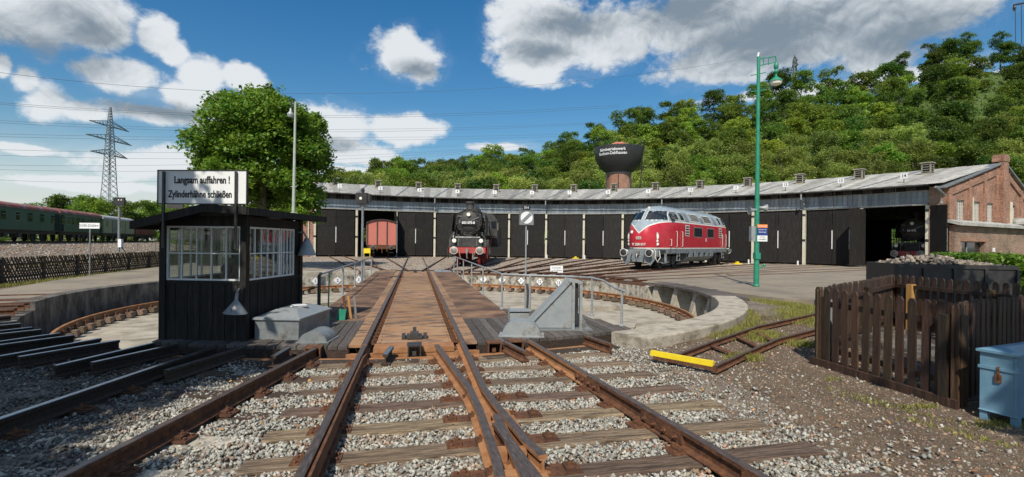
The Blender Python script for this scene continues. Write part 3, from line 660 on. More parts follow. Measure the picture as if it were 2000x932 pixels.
def lantern_signal():
    p = G(707, 549, 0); t = thing('lantern_signal', 'black signal lantern on a grey pole at the far left of the turntable bridge', 'signal', (p.x, p.y, 0), deg(-11))
    h = 3.1
    MB().tube([(0, 0, -.1), (0, 0, h)], .05, 8).build('pole', M_galvd, t, True)
    MB().box(-.24, .2, -.16, .16, h, h + .42).box(-.05, .05, -.05, .05, h + .42, h + .6).lathe([(.09, h + .52), (.05, h + .62)], 8).build('lamp_case', M_blackm, t)
    MB().box(.22, .32, -.12, .12, h + .08, h + .38).build('side_box', M_blackm, t)
    MB().lathe([(.001, -.165), (.055, -.165), (.055, -.15)], 12, (-.04, 0, h + .2), 'y').build('lens', M_lens, t)
    MB().box(-.12, .12, -.03, .03, h - .15, h).build('bracket', M_galvd, t)
lantern_signal()
# notice board on the yard behind the pit
p = D(1087, 528, 27.5); t = thing('notice_board', 'small white notice with black print on the far pit edge', 'sign', (p.x, p.y, 0), deg(-11))
MB().box(-.36, .36, -.01, .01, p.z - .26, p.z + .26).build('board', M_sign, t); MB().bar((-.2, .03, -.2), (-.2, .03, p.z + .2), .04).bar((.2, .03, -.2), (.2, .03, p.z + .2), .04).build('post', M_blackm, t)
for i, s in enumerate(('Drehscheibe', 'nur für Befugte', 'Zutritt verboten')): text('lettering', s, .105, M_ink, t, (0, -.014, p.z + .14 - .14 * i), (pi / 2, 0, 0), .95, .001)

# ------------------------------------------------------------------ tracks
def tlocal(phi, x, r): return (x, r)      # local frame of a radial track: +Y outwards, origin at table centre
def track_root(name, label, phi, group=None): return thing(name, label, 'railway track', (0, CY, 0), -phi, group)
ordn = ['first', 'second', 'third', 'fourth', 'fifth', 'sixth', 'seventh', 'eighth', 'ninth', 'tenth', 'eleventh', 'twelfth', 'thirteenth', 'fourteenth']
shedroots = {}
TL = ['leftmost track, running to the closed first shed door by the brick pier', 'track with the faded red goods wagon standing on it', 'track straight ahead that continues the turntable rails', 'track crossing just left of the black steam locomotive', 'track under the black steam locomotive', 'first track to the right of the steam locomotive, behind the disc signal', 'second track to the right of the steam locomotive', 'track passing behind the small white notice', 'second track to the left of the crimson diesel', 'track just left of the crimson diesel', 'track under the crimson diesel locomotive', 'track just right of the crimson diesel, passing the green lamp post', 'track to the closed door beside the open rightmost one', 'rightmost track, sunk in asphalt, into the open shed']
def shed_tracks():
    sl = None
    for k in range(1, 15):
        phi = (k - 3) * STEP; dz = .0045 * (k % 3)
        t = track_root('shed_track', TL[k - 1], phi, 'tracks fanning out to the engine shed'); shedroots[k] = t
        r1 = {2: 46, 14: 56, 5: 40}.get(k, 39.2)
        for s in (-1, 1):
            rail_mb([(s * .7525, 10.0), (s * .7525, r1)], dz - .004 - (.03 if k > 11 else 0)).build('rail', [M_rust, M_rust_head if k in (3, 2, 4, 5) else M_rust], t)
        # sleepers, shared mesh: visible only close to the pit and between the fans
        if sl is None:
            sl = MB().box(-1.25, 1.25, -.13, .13, -.2, -.135).build('sleeper', M_woodd, t); sl.location = (0, 14.5, 0); r = 15.1
        else: r = 14.5
        if k > 11: continue
        while r < 38.8:
            link('sleeper', sl.data, t, (0, r, .0012 * (k % 3)), (0, 0, random.uniform(-.02, .02))); r += .62
shed_tracks()
# cross timbers and beams at the far pit edge, where the rails reach the table
t = thing('pit_rim_timbers', 'rusty beams and short timbers under the rail ends on the far pit rim', 'timbers', (0, CY, -.2))
for a in np.arange(-10, 78, 2.1):
    b = MB(); b.box(-.12, .12, 9.92, 10.75, -.02, .045); o = b.build('timber', M_woodd if random.random() < .6 else M_rust, t); o.rotation_euler = (0, 0, -deg(a))
b = MB(); sector(9.9, 9.97, deg(-12), deg(79), -.235, -.165, 40, 0, b); to_local(b.build('rim_beam', M_rust), t)
b = MB(); sector(10.9, 11.05, deg(-44), deg(70), -.11, -.028, 50, 0, b); to_local(b.build('kerb_rail', M_woodd), t)

# near tracks -------------------------------------------------------
main = track_root('main_track', 'straight rusty track in the middle leading onto the turntable bridge', pi)
t2 = track_root('branch_track', 'rusty track crossing the middle track and leaving to the lower right', pi - STEP)
t3 = track_root('shaded_track', 'half shaded track on the left with a bright edged rail beside the kiosk', pi + 2 * STEP)
def wpts(root, pts): # world xy -> local
    m = root_mat(root).inverted(); return [tuple((m @ Vector((p[0], p[1], 0))).xy) for p in pts]
def rail_world(root, pts, mats=None, dz=0.0, name='rail'): return rail_mb(wpts(root, pts), dz).build(name, mats or RM, root)
T2L = lambda t: (sin(STEP) * t - .7525 * cos(STEP), CY - cos(STEP) * t - .7525 * sin(STEP))
T2R = lambda t: (sin(STEP) * t + .7525 * cos(STEP), CY - cos(STEP) * t + .7525 * sin(STEP))
rail_world(main, [(-.7525, 7.69), (-.7525, 6.0)]); rail_world(main, [(-.7525, 5.995), (-.7525, -4)])
gr = MB()
for q in (wpts(main, [(-.645, 6.95), (-.672, 6.75), (-.672, 2.6), (-.64, 2.3)]),):
    for p_, q_ in zip(q[:-1], q[1:]): gr.bar((p_[0], p_[1], -.03), (q_[0], q_[1], -.03), .022, .12).bar((p_[0], p_[1], -.13), (q_[0], q_[1], -.13), .07, .02)
gr.build('guard_rail', M_rust, main)
rail_world(main, [(.7525, 7.69), (.7525, 5.25), (.79, 4.75), (.90, 3.75), (.955, 3.5)], [M_orust, M_rust_head], name='wing_rail')
rail_world(main, [(.7525, 4.42), (.7525, 3.4), (.7525, -4)], [M_orust, M_rust_head], -.003)
rail_world(t2, [T2L(9.9), T2L(12.25), (.615, 4.65), (.60, 3.5), (.575, 3.22)], [M_orust, M_rust_head], name='wing_rail')
rail_world(t2, [T2L(13.3), T2L(14.2), T2L(18)], [M_rust, M_rust_head], .003)
rail_world(t2, [T2R(9.95), T2R(12.1)], [M_orust, M_rust_head]); rail_world(t2, [T2R(12.105), T2R(18)])
cst = MB().box(.56, .98, 3.1, 4.9, -.165, -.135); o = cst.build('frog_plate', M_orust); to_local(o, main)
for a in (4.6, 4.3, 3.75, 3.35): 
    o = MB().box(.62, .72, a - .05, a + .05, -.13, -.04).box(.79, .87, a - .07, a + .03, -.13, -.04).build('spacer_block', M_orust); to_local(o, main)
def fishplate(root, r, x, s, ln=.62):
    b = MB(); b.box(x + s * .02 - .012, x + s * .02 + .012 + .012, r - ln / 2, r + ln / 2, -.12, -.04)
    for k in range(4): b.lathe([(.024, 0), (.024, .03), (.012, .03), (.012, .05)], 6, (x + s * .03, r - ln / 2 + ln * (k + .5) / 4, -.08), 'x')
    b.build('fishplate', M_rust, root)
for r in (12.1, 13.6, 14.9): fishplate(t2, r, -.7525, 1)
fishplate(main, 11.5, .7525, 1)
L3 = lambda x, t: Vector((x, t, 0))
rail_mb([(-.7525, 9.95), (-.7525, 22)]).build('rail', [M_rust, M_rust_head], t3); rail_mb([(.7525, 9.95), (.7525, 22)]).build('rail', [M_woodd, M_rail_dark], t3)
# chair plates with bolts, shared
plate = MB().box(-.19, .19, -.085, .085, -.172, -.152)
for s in (-1, 1):
    plate.box(s * .095 - .033, s * .095 + .033, -.055, .055, -.152, -.126)
    plate.lathe([(.021, -.126), (.021, -.108), (.011, -.107), (.011, -.09), (.001, -.089)], 6, (s * .1, 0, 0)); plate.lathe([(.018, -.152), (.018, -.135), (.001, -.13)], 6, (s * .155, .05, 0)); plate.lathe([(.018, -.152), (.018, -.135), (.001, -.13)], 6, (s * .155, -.05, 0))
plate_me = None
def chair(root, x, y, rz=0):
    global plate_me
    if plate_me is None:
        o = plate.build('rail_chair', M_rust, root); plate_me = o.data; o.location = (x, y, 0); o.rotation_euler = (0, 0, rz); return
    link('rail_chair', plate_me, root, (x, y, 0), (0, 0, rz))
def slv(root, x0, x1, y, rz=0, m=None, z=-.160, w=.125):
    b = MB(); n = 10; X = np.linspace(x0, x1, n + 1)
    P = []
    for x in X:
        j = random.uniform(-.008, .008); k = random.uniform(-.008, .008); P.append([(x, y - w + j, z - .15), (x, y - w + j, z - .012), (x, y - w + .015 + j, z), (x, y - .03, z + random.uniform(-.006, .004)), (x, y + w - .015 + k, z), (x, y + w + k, z - .012), (x, y + w + k, z - .15)])
    b.grid(P); b.add(P[0], [(0, 1, 2, 3, 4, 5, 6)]); b.add(P[-1], [(6, 5, 4, 3, 2, 1, 0)])
    o = b.build('sleeper', m or M_wood, root)
    return o
# long switch timbers under main and branch track (world rows), slight fan
rows = [7.15, 6.55, 5.95, 5.3, 4.7, 4.1, 3.5, 2.9, 2.3, 1.6, .9]
for a in rows:
    th = -STEP * .35
    x1 = .7525 + (CY - a) * sin(STEP) + 1.15
    segs = [(-1.28, x1)]
    for x0_, x1_ in segs:
        o = slv(main, 0, 0, 0) if False else None
    b0, b1 = (-1.3, x1)
    o = slv(None, -1.3, x1, 0); bpy.context.view_layer.update(); o.matrix_world = Matrix.Translation((0, a, 0)) @ Matrix.Rotation(STEP * .3, 4, 'Z'); bpy.context.view_layer.update()
    mw = o.matrix_world.copy(); o.parent = main; o.matrix_parent_inverse = root_mat(main).inverted()
    for x in (-.7525, .7525): 
        if 3.1 < a < 4.9 and x > 0: continue
        p = root_mat(main).inverted() @ Vector((x, a + x * sin(STEP * .3), 0)); chair(main, p.x, p.y)
    tt = (CY - a); p = T2R(tt); p = root_mat(t2).inverted() @ Vector((p[0], p[1] + .0 + p[0] * sin(STEP * .3) , 0)); chair(t2, p.x, p.y)
    if a > 5.5:
        p = T2L(tt); p = root_mat(t2).inverted() @ Vector((p[0], p[1], 0)); chair(t2, p.x, p.y)
    elif a > 3.1:
        for xx in (.47, 1.08): p = root_mat(main).inverted() @ Vector((xx, a + .08, 0)); chair(main, p.x, p.y)
for k, r in enumerate(np.arange(10.35, 17, .64)):
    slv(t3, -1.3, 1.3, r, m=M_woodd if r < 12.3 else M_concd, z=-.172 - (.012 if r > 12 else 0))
    chair(t3, -.7525, r); chair(t3, .7525, r)
# rail stubs round the near pit edge
for k in (-2, 1, 3, 4, 5, 6, 7, 8):
    phi = pi + k * STEP
    r1 = {-2: 10.75, 1: 10.55, 3: 11.25, 4: 11.2, 5: 11.15, 6: 11.2, 7: 11.6, 8: 11.7}[k]
    lab = {-2: 'pair of short cut rail stubs right of the branch track at the pit edge', 1: 'pair of short cut rail stubs between the middle and shaded tracks'}.get(k, ['', 'dark cut rail stubs next to the shaded track', 'dark cut rail stubs second from the shaded track', 'dark cut rail stubs third from the shaded track', 'dark cut rail stubs in the middle of the left group', 'dark cut rail stubs below the curved ring rail end', 'leftmost dark cut rail stubs, against the pit wall'][k - 2])
    t = thing('rail_stub_pair', lab, 'rail stubs', (0, CY, 0), -phi, 'cut rail stubs round the near pit edge')
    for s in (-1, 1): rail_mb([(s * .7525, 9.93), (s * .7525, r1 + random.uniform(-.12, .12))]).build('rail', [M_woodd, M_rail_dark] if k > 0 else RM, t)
    for r in (10.2, 10.8):
        if r < r1: slv(t, -1.2, 1.2, r, m=M_woodd)
for k in (10, 11, 12, 13):
    phi = pi + (k - .6) * STEP; t = track_root('disused_track', 'disused rusty rails at the left edge, %s from the kiosk' % ordn[k - 10], phi, 'rusty rails at the left pit edge')
    for s in (-1, 1): rail_mb([(s * .7525, 9.93), (s * .7525, 18)], .004 * (k % 3)).build('rail', [M_rust, M_rust_head], t)
# steel edge beam along the near pit rim under the rail ends
b = MB(); sector(9.99, 10.16, deg(160.5), deg(214), -.32, -.165, 30, 0, b); t = tag(b.build('rim_plate', M_orust), 'rusty curved steel edging of the near pit rim beside the table end', 'edging')
# narrow gauge track with the yellow stop bar
ng = thing('narrow_gauge_track', 'narrow gauge track half sunk in grass, ending at a yellow bar', 'railway track', G(1335, 706, -.1))
Lr = [G(1307, 697, -.06), G(1395, 664, -.06), G(1480, 636, -.06), G(1590, 612, -.06)]; Rr = [G(1395, 714, -.06), G(1455, 687, -.06), G(1520, 660, -.06), G(1600, 640, -.06)]
for pts in (Lr, Rr):
    q = [tuple((p - ng.location).xy) for p in pts]; d = (Vector(q[-1]) - Vector(q[-2])) * 2.5; q.append(tuple(Vector(q[-1]) + d)); o = rail_mb(q, .035, None, .62).build('rail', [M_rust, M_rust_head], ng)
for f_ in (.12, .4, .7, .95):
    a = Lr[0].lerp(Lr[2], f_) ; c = Rr[0].lerp(Rr[2], f_); MB().bar(a - ng.location + Vector((0, 0, -.07)), c - ng.location + Vector((0, 0, -.07)), .1, .02).build('tie', M_rust, ng)
a, c = G(1272, 689, -.05), G(1394, 711, -.05); yb = thing('stop_bar', 'bright yellow painted bar lying across the end of the narrow gauge rails', 'bar', (a + c) / 2)
MB().bar(a - yb.location, c - yb.location, .06, .075).build('bar', M_yellow, yb); MB().bar(a - yb.location + Vector((.02, -.04, -.06)), c - yb.location + Vector((.02, -.04, -.06)), .05, .05).build('lower_bar', M_rust, yb)

# ------------------------------------------------------------------ ballast stones
ICO = None
def stone_protos(n=14):
    # angular crushed stone: hulls of a few random points, padded to one vertex count
    import bmesh
    out = []; nv = 9; nf = 14
    while len(out) < n:
        P = RNG.normal(size=(nv, 3)); P /= np.linalg.norm(P, axis=1)[:, None]; P *= RNG.uniform(.8, 1.15, (nv, 1)); P *= np.array([1.0, RNG.uniform(.62, .95), RNG.uniform(.45, .75)])
        bm = bmesh.new(); vs = [bm.verts.new(p) for p in P]; bmesh.ops.convex_hull(bm, input=vs)
        Fc = [[v.index for v in f.verts] for f in bm.faces] if True else None
        bm.verts.index_update(); Fc = [[v.index for v in f.verts] for f in bm.faces if len(f.verts) == 3]; k = len(bm.verts); bm.free()
        if k == nv and len(Fc) == nf: out.append((P, np.array(Fc)))
    return out
PROT = stone_protos()
def scatter(name, pts, size, m, zoff=0.0, label=None, cat=None, parent=None, mats=None):
    n = len(pts); V0 = np.stack([p[0] for p in PROT]); FA = np.stack([p[1] for p in PROT]); Fc = FA[0]; k = RNG.integers(0, len(PROT), n)
    V = V0[k] * size[:, None, None]
    q = RNG.normal(size=(n, 4)); q[:, 1:3] *= .45; q /= np.linalg.norm(q, axis=1)[:, None]; w, x, y, z = q.T
    R = np.stack([1 - 2 * (y * y + z * z), 2 * (x * y - z * w), 2 * (x * z + y * w), 2 * (x * y + z * w), 1 - 2 * (x * x + z * z), 2 * (y * z - x * w), 2 * (x * z - y * w), 2 * (y * z + x * w), 1 - 2 * (x * x + y * y)], 1).reshape(n, 3, 3)
    V = np.einsum('nij,nvj->nvi', R, V) + pts[:, None, :]; V[:, :, 2] += zoff
    FF = (FA[k] + (np.arange(n) * V.shape[1])[:, None, None]).reshape(-1, 3)
    mi = None
    if mats is not None: mi = np.repeat(RNG.choice(len(m), n, p=mats), len(Fc))
    o = npmesh(name, V.reshape(-1, 3), FF, m, parent, mi=mi); stuff(o)
    if label: o['label'] = label; o['category'] = cat
    return o
def cam_dens_points(n, ymin, ymax, umin=-1080, umax=1080):
    # even over the ground: sample camera-frame trapezoid
    Y = np.sqrt(RNG.uniform(ymin ** 2, ymax ** 2, n)); X = RNG.uniform(umin / F, umax / F, n) * Y
    return np.stack([X * cy_ + Y * sy_, -X * sy_ + Y * cy_], 1)
def vnoise(P, s, seed=0):
    # cheap smooth noise from a few sines
    r = np.random.default_rng(seed); v = np.zeros(len(P))
    for i in range(6):
        a = r.uniform(0, 6.28); f = s * r.uniform(.6, 2.2); v += np.sin(P[:, 0] * f * cos(a) + P[:, 1] * f * sin(a) + r.uniform(0, 6.28))
    return v / 6 * 1.6
def ballast():
    P = cam_dens_points(150000, 2.9, 9.2); x, y = P[:, 0], P[:, 1]
    r = np.hypot(x, y - CY); ang = np.arctan2(x, y - CY)
    ok = r > 10.17
    ok &= ~((np.abs(ang) < deg(159.5)) & (r < 10.66) & (x > 0))
    # how far right the stone bed reaches: beyond it there is dirt
    edge = 2.9 + (CY - 10 - y) * .02 + vnoise(P, 1.2, 3) * .25 + (y < 4.6) * (4.6 - y) * .3
    dist = x - edge
    keep = np.where(dist < 0, 1.0, np.exp(-dist * 2.6) * .9)
    left = x < -3.2 - (7 - y) * .28            # dark yard left of the shaded track
    keep = np.where(left, .45, keep)
    # keep stones off the timbers and rails
    rowd = np.min(np.abs((y - x * sin(STEP * .3))[:, None] - np.array(rows)[None]), 1)
    onsl = (rowd < .125) & (x > -1.33) & (x < .7525 + (CY - y) * sin(STEP) + 1.17)
    keep = np.where(onsl, .015, keep)
    ok &= RNG.random(len(P)) < keep
    def nearline(px, tol): return np.abs(x - px) < tol
    t_ = CY - y
    for lx in (-.7525, .7525 * (t_ > 0)): ok &= ~(np.abs(x - lx) < .065)
    ok &= ~(np.abs(x - (.1104 * t_ + .757)) < .07); ok &= ~((np.abs(x - (.1104 * t_ - .757)) < .06))
    for s in (-.7525, .7525):
        lx = -np.tan(2 * STEP) * t_ + s / cos(2 * STEP); ok &= ~(np.abs(x - lx) < .075)
    ok &= ~((x > .56) & (x < .98) & (y > 3.1) & (y < 4.9))
    P = P[ok]; x, y = P[:, 0], P[:, 1]
    size = RNG.uniform(.016, .034, len(P)) * np.where(x < -1.5, .9, 1.0)
    z = -.192 + RNG.uniform(-.012, .022, len(P)) + vnoise(P, 3, 5) * .012
    # mounds a little between the timbers
    rowd = np.min(np.abs((y - x * sin(STEP * .3))[:, None] - np.array(rows)[None]), 1); z -= np.clip(.16 - rowd, 0, .1) * .15
    P3 = np.stack([x, y, z], 1)
    t_ = CY - y; nr = np.minimum.reduce([np.abs(x + .75), np.abs(x - .7), np.abs(x - (.1104 * t_ + .757)), np.abs(x - (.1104 * t_ - .757))])
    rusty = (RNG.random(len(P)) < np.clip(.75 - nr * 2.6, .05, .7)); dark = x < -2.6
    scatter('track_ballast', P3[~rusty & ~dark], size[~rusty & ~dark], [M_stone, M_stonec], mats=[.9, .1], label='pale grey crushed stone ballast between the rails', cat='ballast')
    scatter('rusty_ballast', P3[rusty & ~dark], size[rusty & ~dark], [M_stoneb, M_stone], mats=[.7, .3], label='rust stained ballast stones beside the rails', cat='ballast')
    scatter('dark_ballast', P3[dark], size[dark], [M_stoned, M_stone], mats=[.85, .15], label='ballast stones toned dark for the shade on the left', cat='ballast')  # darker stone mix, tree shade put into the colour
    # gritty brown dirt with chips on the right
    P = cam_dens_points(90000, 3.2, 11.5, 60, 1080); x, y = P[:, 0], P[:, 1]; r = np.hypot(x, y - CY)
    edge = 2.9 + (y < 4.6) * (4.6 - y) * .3
    ok = (r > 10.7) & (x > edge - .4) & (RNG.random(len(P)) < np.where(y > 8.3, .35, .75))
    P = P[ok]; s = RNG.uniform(.005, .014, len(P)) * np.where(RNG.random(len(P)) < .09, 2.6, 1); z = -.196 + RNG.uniform(0, .006, len(P))
    scatter('gravel_chips', np.stack([P[:, 0], P[:, 1], z], 1), s, [M_stonec, M_stone, M_stoneb], mats=[.62, .2, .18], label='small brown gravel chips in the dirt by the picket fence', cat='gravel')
    # coarse stones of the shed yard, seen from far
    n = 26000; a = RNG.uniform(deg(-20), deg(60), n); r = np.sqrt(RNG.uniform(11.1 ** 2, 38.8 ** 2, n)); 
    pts = np.stack([r * np.sin(a), CY + r * np.cos(a), np.full(n, -.108)], 1); s = RNG.uniform(.03, .06, n)
    scatter('yard_stones', pts, s, [M_stonec, M_stone, M_stoneb], mats=[.5, .3, .2], label='rubble between the rails in front of the engine shed', cat='gravel')
ballast()
struct(MB().prism([tuple(q.xy) for q in (W(2.2, 2.2), W(3.0, 5.4), W(2.6, 8.2), W(5.6, 12.2), W(12, 12.5), W(11, 2.2))], -.21, -.192).build('dirt_ground', M_dirt))
# ------------------------------------------------------------------ engine shed
def HD(k): return 5.12 - .028 * (k - 1)            # door header height, the whole shed sits on a slight fall
def HE(k): return 6.82 - .045 * (k - 1)            # eaves
def HR(k): return 8.95 - .035 * (k - 1)            # ridge
RE, RRG, RB = RD - .95, RD + 9.05, RD + 22
def shed():
    S = thing('engine_shed', 'long curved black engine shed with fourteen numbered doors and a pale corrugated roof', 'engine shed', (0, CY, 0))
    pl0 = lambda r, a, z=0: Vector((r * sin(a), r * cos(a), z))
    HW = STEP / 2
    # shared pieces (local frame of a bay: X tangential, Y outward, origin at the door line)
    leafw = 1.93; ch = RD * sin(HW) * 2
    m = MB(); nb = 18; w = leafw / nb
    for i in range(nb): m.box(i * w + .004, (i + 1) * w - .004, -.022 + (i % 2) * .004, .03, .06, 5.0)
    m.box(0, leafw, -.034, -.0, 1.98, 2.06); m.box(0, leafw, -.034, 0, 4.22, 4.3); m.box(0, leafw, -.034, 0, .06, .2)
    door_me = None
    post_me = pane_me = pane2_me = strip_me = None
    for k in range(1, 15):
        a = (k - 3) * STEP; base = pl0(RD, a); R = Matrix.Rotation(-a, 4, 'Z')
        def at(o, x, y, z, rz=0, sz=None):
            o.location = base + R @ Vector((x, y, z)); o.rotation_euler = (0, 0, -a + rz)
            if sz: o.scale = sz
            return o
        hd, he = HD(k), HE(k)
        sc = (hd - .08) / 5.0
        for s in (-1, 1):
            op = {2: {-1: 1.6, 1: 1.62}, 14: {-1: 1.75, 1: 2.55}}.get(k, {-1: 0, 1: 0})[s]
            if door_me is None: o = m.build('door_leaf', M_black, S); door_me = o.data
            else: o = link('door_leaf', door_me, S)
            # hinged at the posts, the leaves meet in the middle and open towards the table
            at(o, s * (leafw + .02), 0, 0, s * op, (-s, 1, sc))
            if (s < 0 and not op) or k == 14:
                sm_ = strip_me or MB().box(-.035, .035, -.065, -.03, 1.45, 3.15).build('white_strip', M_white)
                if strip_me is None: strip_me = sm_.data if hasattr(sm_, 'data') else sm_; h = sm_
                else: h = link('white_strip', strip_me)
                h.parent = o
                h.location = (leafw - .08 if op else leafw + .02, 0, 0)
                h.scale = (1, 1, 1)
        # cream concrete post on the left edge of the bay
        for side in ((-1,) if k < 14 else (-1, 1)):
            ang = a + side * HW; pb = pl0(RD - .02, ang)
            m2 = MB().box(-.11, .11, -.16, .14, -.1, hd - .02)
            o = m2.build('post', M_cream if k > 1 or side > 0 else M_cream, S); o.location = pb; o.rotation_euler = (0, 0, -ang)
            b = MB().box(-.125, .125, -.175, -.12, 2.0, 2.2).box(-.125, .125, -.175, -.12, 4.25, 4.45); o = b.build('hinge_band', M_blackm, o)
        # header beam, glazed band, fascia
        L = ch - .0
        b = MB().box(-L / 2, L / 2, -.12, .12, 0, .11); o = b.build('header_beam', M_frame, S); at(o, 0, 0, hd)
        b = MB(); n = 12; gz = .98
        for i in range(n + 1):
            x = -L / 2 + L * i / n; ww = .022 if i % 6 else .05; b.box(x - ww, x + ww, -.045, .03, .11, gz + .11)
        b.box(-L / 2, L / 2, -.05, .035, gz + .08, gz + .15).box(-L / 2, L / 2, -.04, .03, gz + .15 + (he - hd - gz - .15) * .97, he - hd + .02)
        fr = b.build('window_frame', M_frame, S); at(fr, 0, 0, hd)
        for i in range(n):
            if pane_me is None: o = MB().box(.025, L / n - .025, -.012, 0, 0, gz - .03).build('pane', M_glassb, fr); pane_me = o.data
            else: o = link('pane', pane_me, fr)
            o.location = (-L / 2 + L * i / n, -.0 - random.uniform(0, .008), .11); o.rotation_euler = (random.uniform(-.012, .012), 0, random.uniform(-.006, .006))
        up = he - hd - gz - .16
        for i in range(n // 2):
            o = MB().box(.03, 2 * L / n - .03, -.012, 0, 0, up).build('eave_shade_panel', M_black if i % 2 else M_blackg, fr) if k == 1 else link('eave_shade_panel', shed.up[i % 2], fr)  # black panels paint the eave shadow over the upper windows
            if k == 1: shed.up = getattr(shed, 'up', []) + [o.data]
            o.location = (-L / 2 + 2 * L * i / n, .0, gz + .15)
        # roof sheets: radial strips from eave to ridge, then the far slope
        ns = 7
        for i in range(ns):
            t0 = -HW + 2 * HW * i / ns; t1 = t0 + 2 * HW / ns; kk = k + (i / ns - .5); kk2 = kk + 1 / ns
            def P(r, t, f, kq): 
                return pl0(r / cos(t - 0) * cos(HW) if False else r, a + t, HE(kq) + (HR(kq) - HE(kq)) * f)
            dz = .0 + (i % 2) * .02; vs = []
            nc = 6
            for j in range(nc * 2 + 1):
                tt = t0 + (t1 - t0) * j / (nc * 2); kq = kk + (1 / ns) * j / (nc * 2); zz = dz + (.03 if j % 2 else 0)
                vs.append([P(RE, tt, 0, kq) + Vector((0, 0, zz)), P(RRG, tt, 1, kq) + Vector((0, 0, zz))])
            b = MB(); b.grid(vs); top = b.build('roof_sheet', M_roof, S)
            if i == 0 or True:
                so_ = top.modifiers.new('s', 'SOLIDIFY'); so_.thickness = .025; so_.offset = -1
        b = MB(); b.grid([[pl0(RRG - .1, a - HW, HR(k - .5) + .02), pl0(RRG + 8, a - HW, 5.0), pl0(RB, a - HW, 4.7)], [pl0(RRG - .1, a + HW, HR(k + .5) + .02), pl0(RRG + 8, a + HW, 5.0), pl0(RB, a + HW, 4.7)]]); so_ = b.build('rear_roof', M_roof, S).modifiers.new('s', 'SOLIDIFY'); so_.thickness = .06
        # slanted flashing on the roof between bays
        b = MB(); b.bar(pl0(RE + .05, a - HW * 1.0, HE(k - .5) + .05), pl0(RRG, a - HW * .35, HR(k - .3) + .05), .2, .09); b.build('roof_flashing', M_galvd, S)
        # gutter
        b = MB().tube([pl0(RE - .06, a - HW, HE(k - .5) - .05), pl0(RE - .06, a + HW, HE(k + .5) - .05)], .065, 6); b.build('gutter', M_blackg, S)
        if k in (4, 7, 10, 13):
            q = pl0(RE + .0, a - HW, HE(k - .5) - .1); r_ = pl0(RD - .2, a - HW, HD(k) + .7)
            b = MB().tube([q, q + Vector((0, 0, -.5)), r_, r_ + Vector((0, 0, -.35))], .07, 8); b.build('downpipe', M_galv, S, True)
        # louvred vent just behind the ridge side
        vp = pl0(RE + 6.6, a + HW * .12, 0); vz = HE(k) + (HR(k) - HE(k)) * .58
        b = MB().box(-.42, .42, -.42, .42, vz - .35, vz + .35, 0).box(-.53, .53, -.53, .53, vz + 1.28, vz + 1.38, 0)
        for sx in (-1, 1):
            for sy in (-1, 1): b.box(sx * .36 - .06, sx * .36 + .06, sy * .36 - .06, sy * .36 + .06, vz + .3, vz + 1.3)
        for j in range(4): b.bar((-.38, -.4, vz + .45 + j * .23), (.38, -.4, vz + .45 + j * .23), .12, .04).bar((-.4, -.38, vz + .45 + j * .23), (-.4, .38, vz + .45 + j * .23), .12, .04).bar((.4, -.38, vz + .45 + j * .23), (.4, .38, vz + .45 + j * .23), .12, .04)
        b.box(-.3, .3, -.3, .3, vz + .3, vz + 1.28, 1)
        o = b.build('roof_vent', [M_vent, M_blackg], S); o.location = vp + Vector((0, 0, vz * .14)); o.rotation_euler = (0, 0, -a); o.scale = (.8, .8, .86)
        # number board on the eave
        nz = HE(k) + .95
        o = MB().box(-.23, .23, -.02, .02, -.2, .2).build('number_board', M_sign, S); o.location = pl0(RE + 1.6, a + HW * .18, nz); o.rotation_euler = (0, 0, -a)
        text('number', str(k), .36, M_ink, o, (0, -.024, 0), (pi / 2, 0, 0), .85, .001, bold=.006)
        MB().bar((0, 0, -.24), (0, 0, -.6), .04).tube([(0, -.1, -.6), (-.03, -1.0, -.85), (.08, -1.7, -.95), (.05, -1.8, -2.6)], .014, 5).build('bracket', M_blackm, o)
    # inside: floor, rear wall with lit windows, dark lining
    b = MB(); sector(RD + .2, RB - .1, deg(-17), deg(74), -.1, -.035, 40, 0, b); to_local(b.build('floor', M_floor), S)
    b = MB(); sector(RB - .3, RB, deg(-17), deg(74.2), -.1, 1.6, 40, 0, b); sector(RB - .3, RB, deg(-17), deg(74.2), 3.7, 4.65, 40, 0, b)
    for k in range(1, 15):
        a = (k - 3) * STEP; sector(RB - .3, RB, a - HW, a - HW * .35, 1.6, 3.7, 2, 0, b); sector(RB - .3, RB, a + HW * .35, a + HW, 1.6, 3.7, 2, 0, b)
    to_local(b.build('rear_wall', M_black), S)
    for q in range(3):      # the last strip of roof over the brick end
        t0 = 11.5 * STEP + deg(.58) * q; t1 = t0 + deg(.58); b = MB(); vs = []
        for j in range(7):
            tt = t0 + (t1 - t0) * j / 6; zz = .03 if j % 2 else 0; vs.append([pl0(RE, tt, HE(14.5) + zz), pl0(RRG, tt, HR(14.5) + zz)])
        b.grid(vs); m_ = b.build('roof_sheet', M_roof, S).modifiers.new('s', 'SOLIDIFY'); m_.thickness = .025; m_.offset = -1
    b = MB(); b.grid([[pl0(RRG - .1, 11.5 * STEP, HR(14.5) + .02), pl0(RRG + 8, 11.5 * STEP, 5.0)], [pl0(RRG - .1, deg(74.2), HR(14.5) + .02), pl0(RRG + 8, deg(74.2), 5.0)]]); b.build('rear_roof', M_roof, S)
    # glazing of the rear windows
    for k in range(8, 15):
        a = (k - 3) * STEP
        f = MB(); p0, p1 = pl0(RB - .15, a - HW * .35), pl0(RB - .15, a + HW * .35)
        for i in range(11): q = p0.lerp(p1, i / 10); f.box(q.x - .03, q.x + .03, q.y - .03, q.y + .03, 1.6, 3.7)
        for i in range(6): z = 1.6 + .42 * i; f.bar(p0 + Vector((0, 0, z)), p1 + Vector((0, 0, z)), .05)
        f.build('rear_window', M_frame, S)
    # left end wall
    aw = -2.5 * STEP - deg(.35)
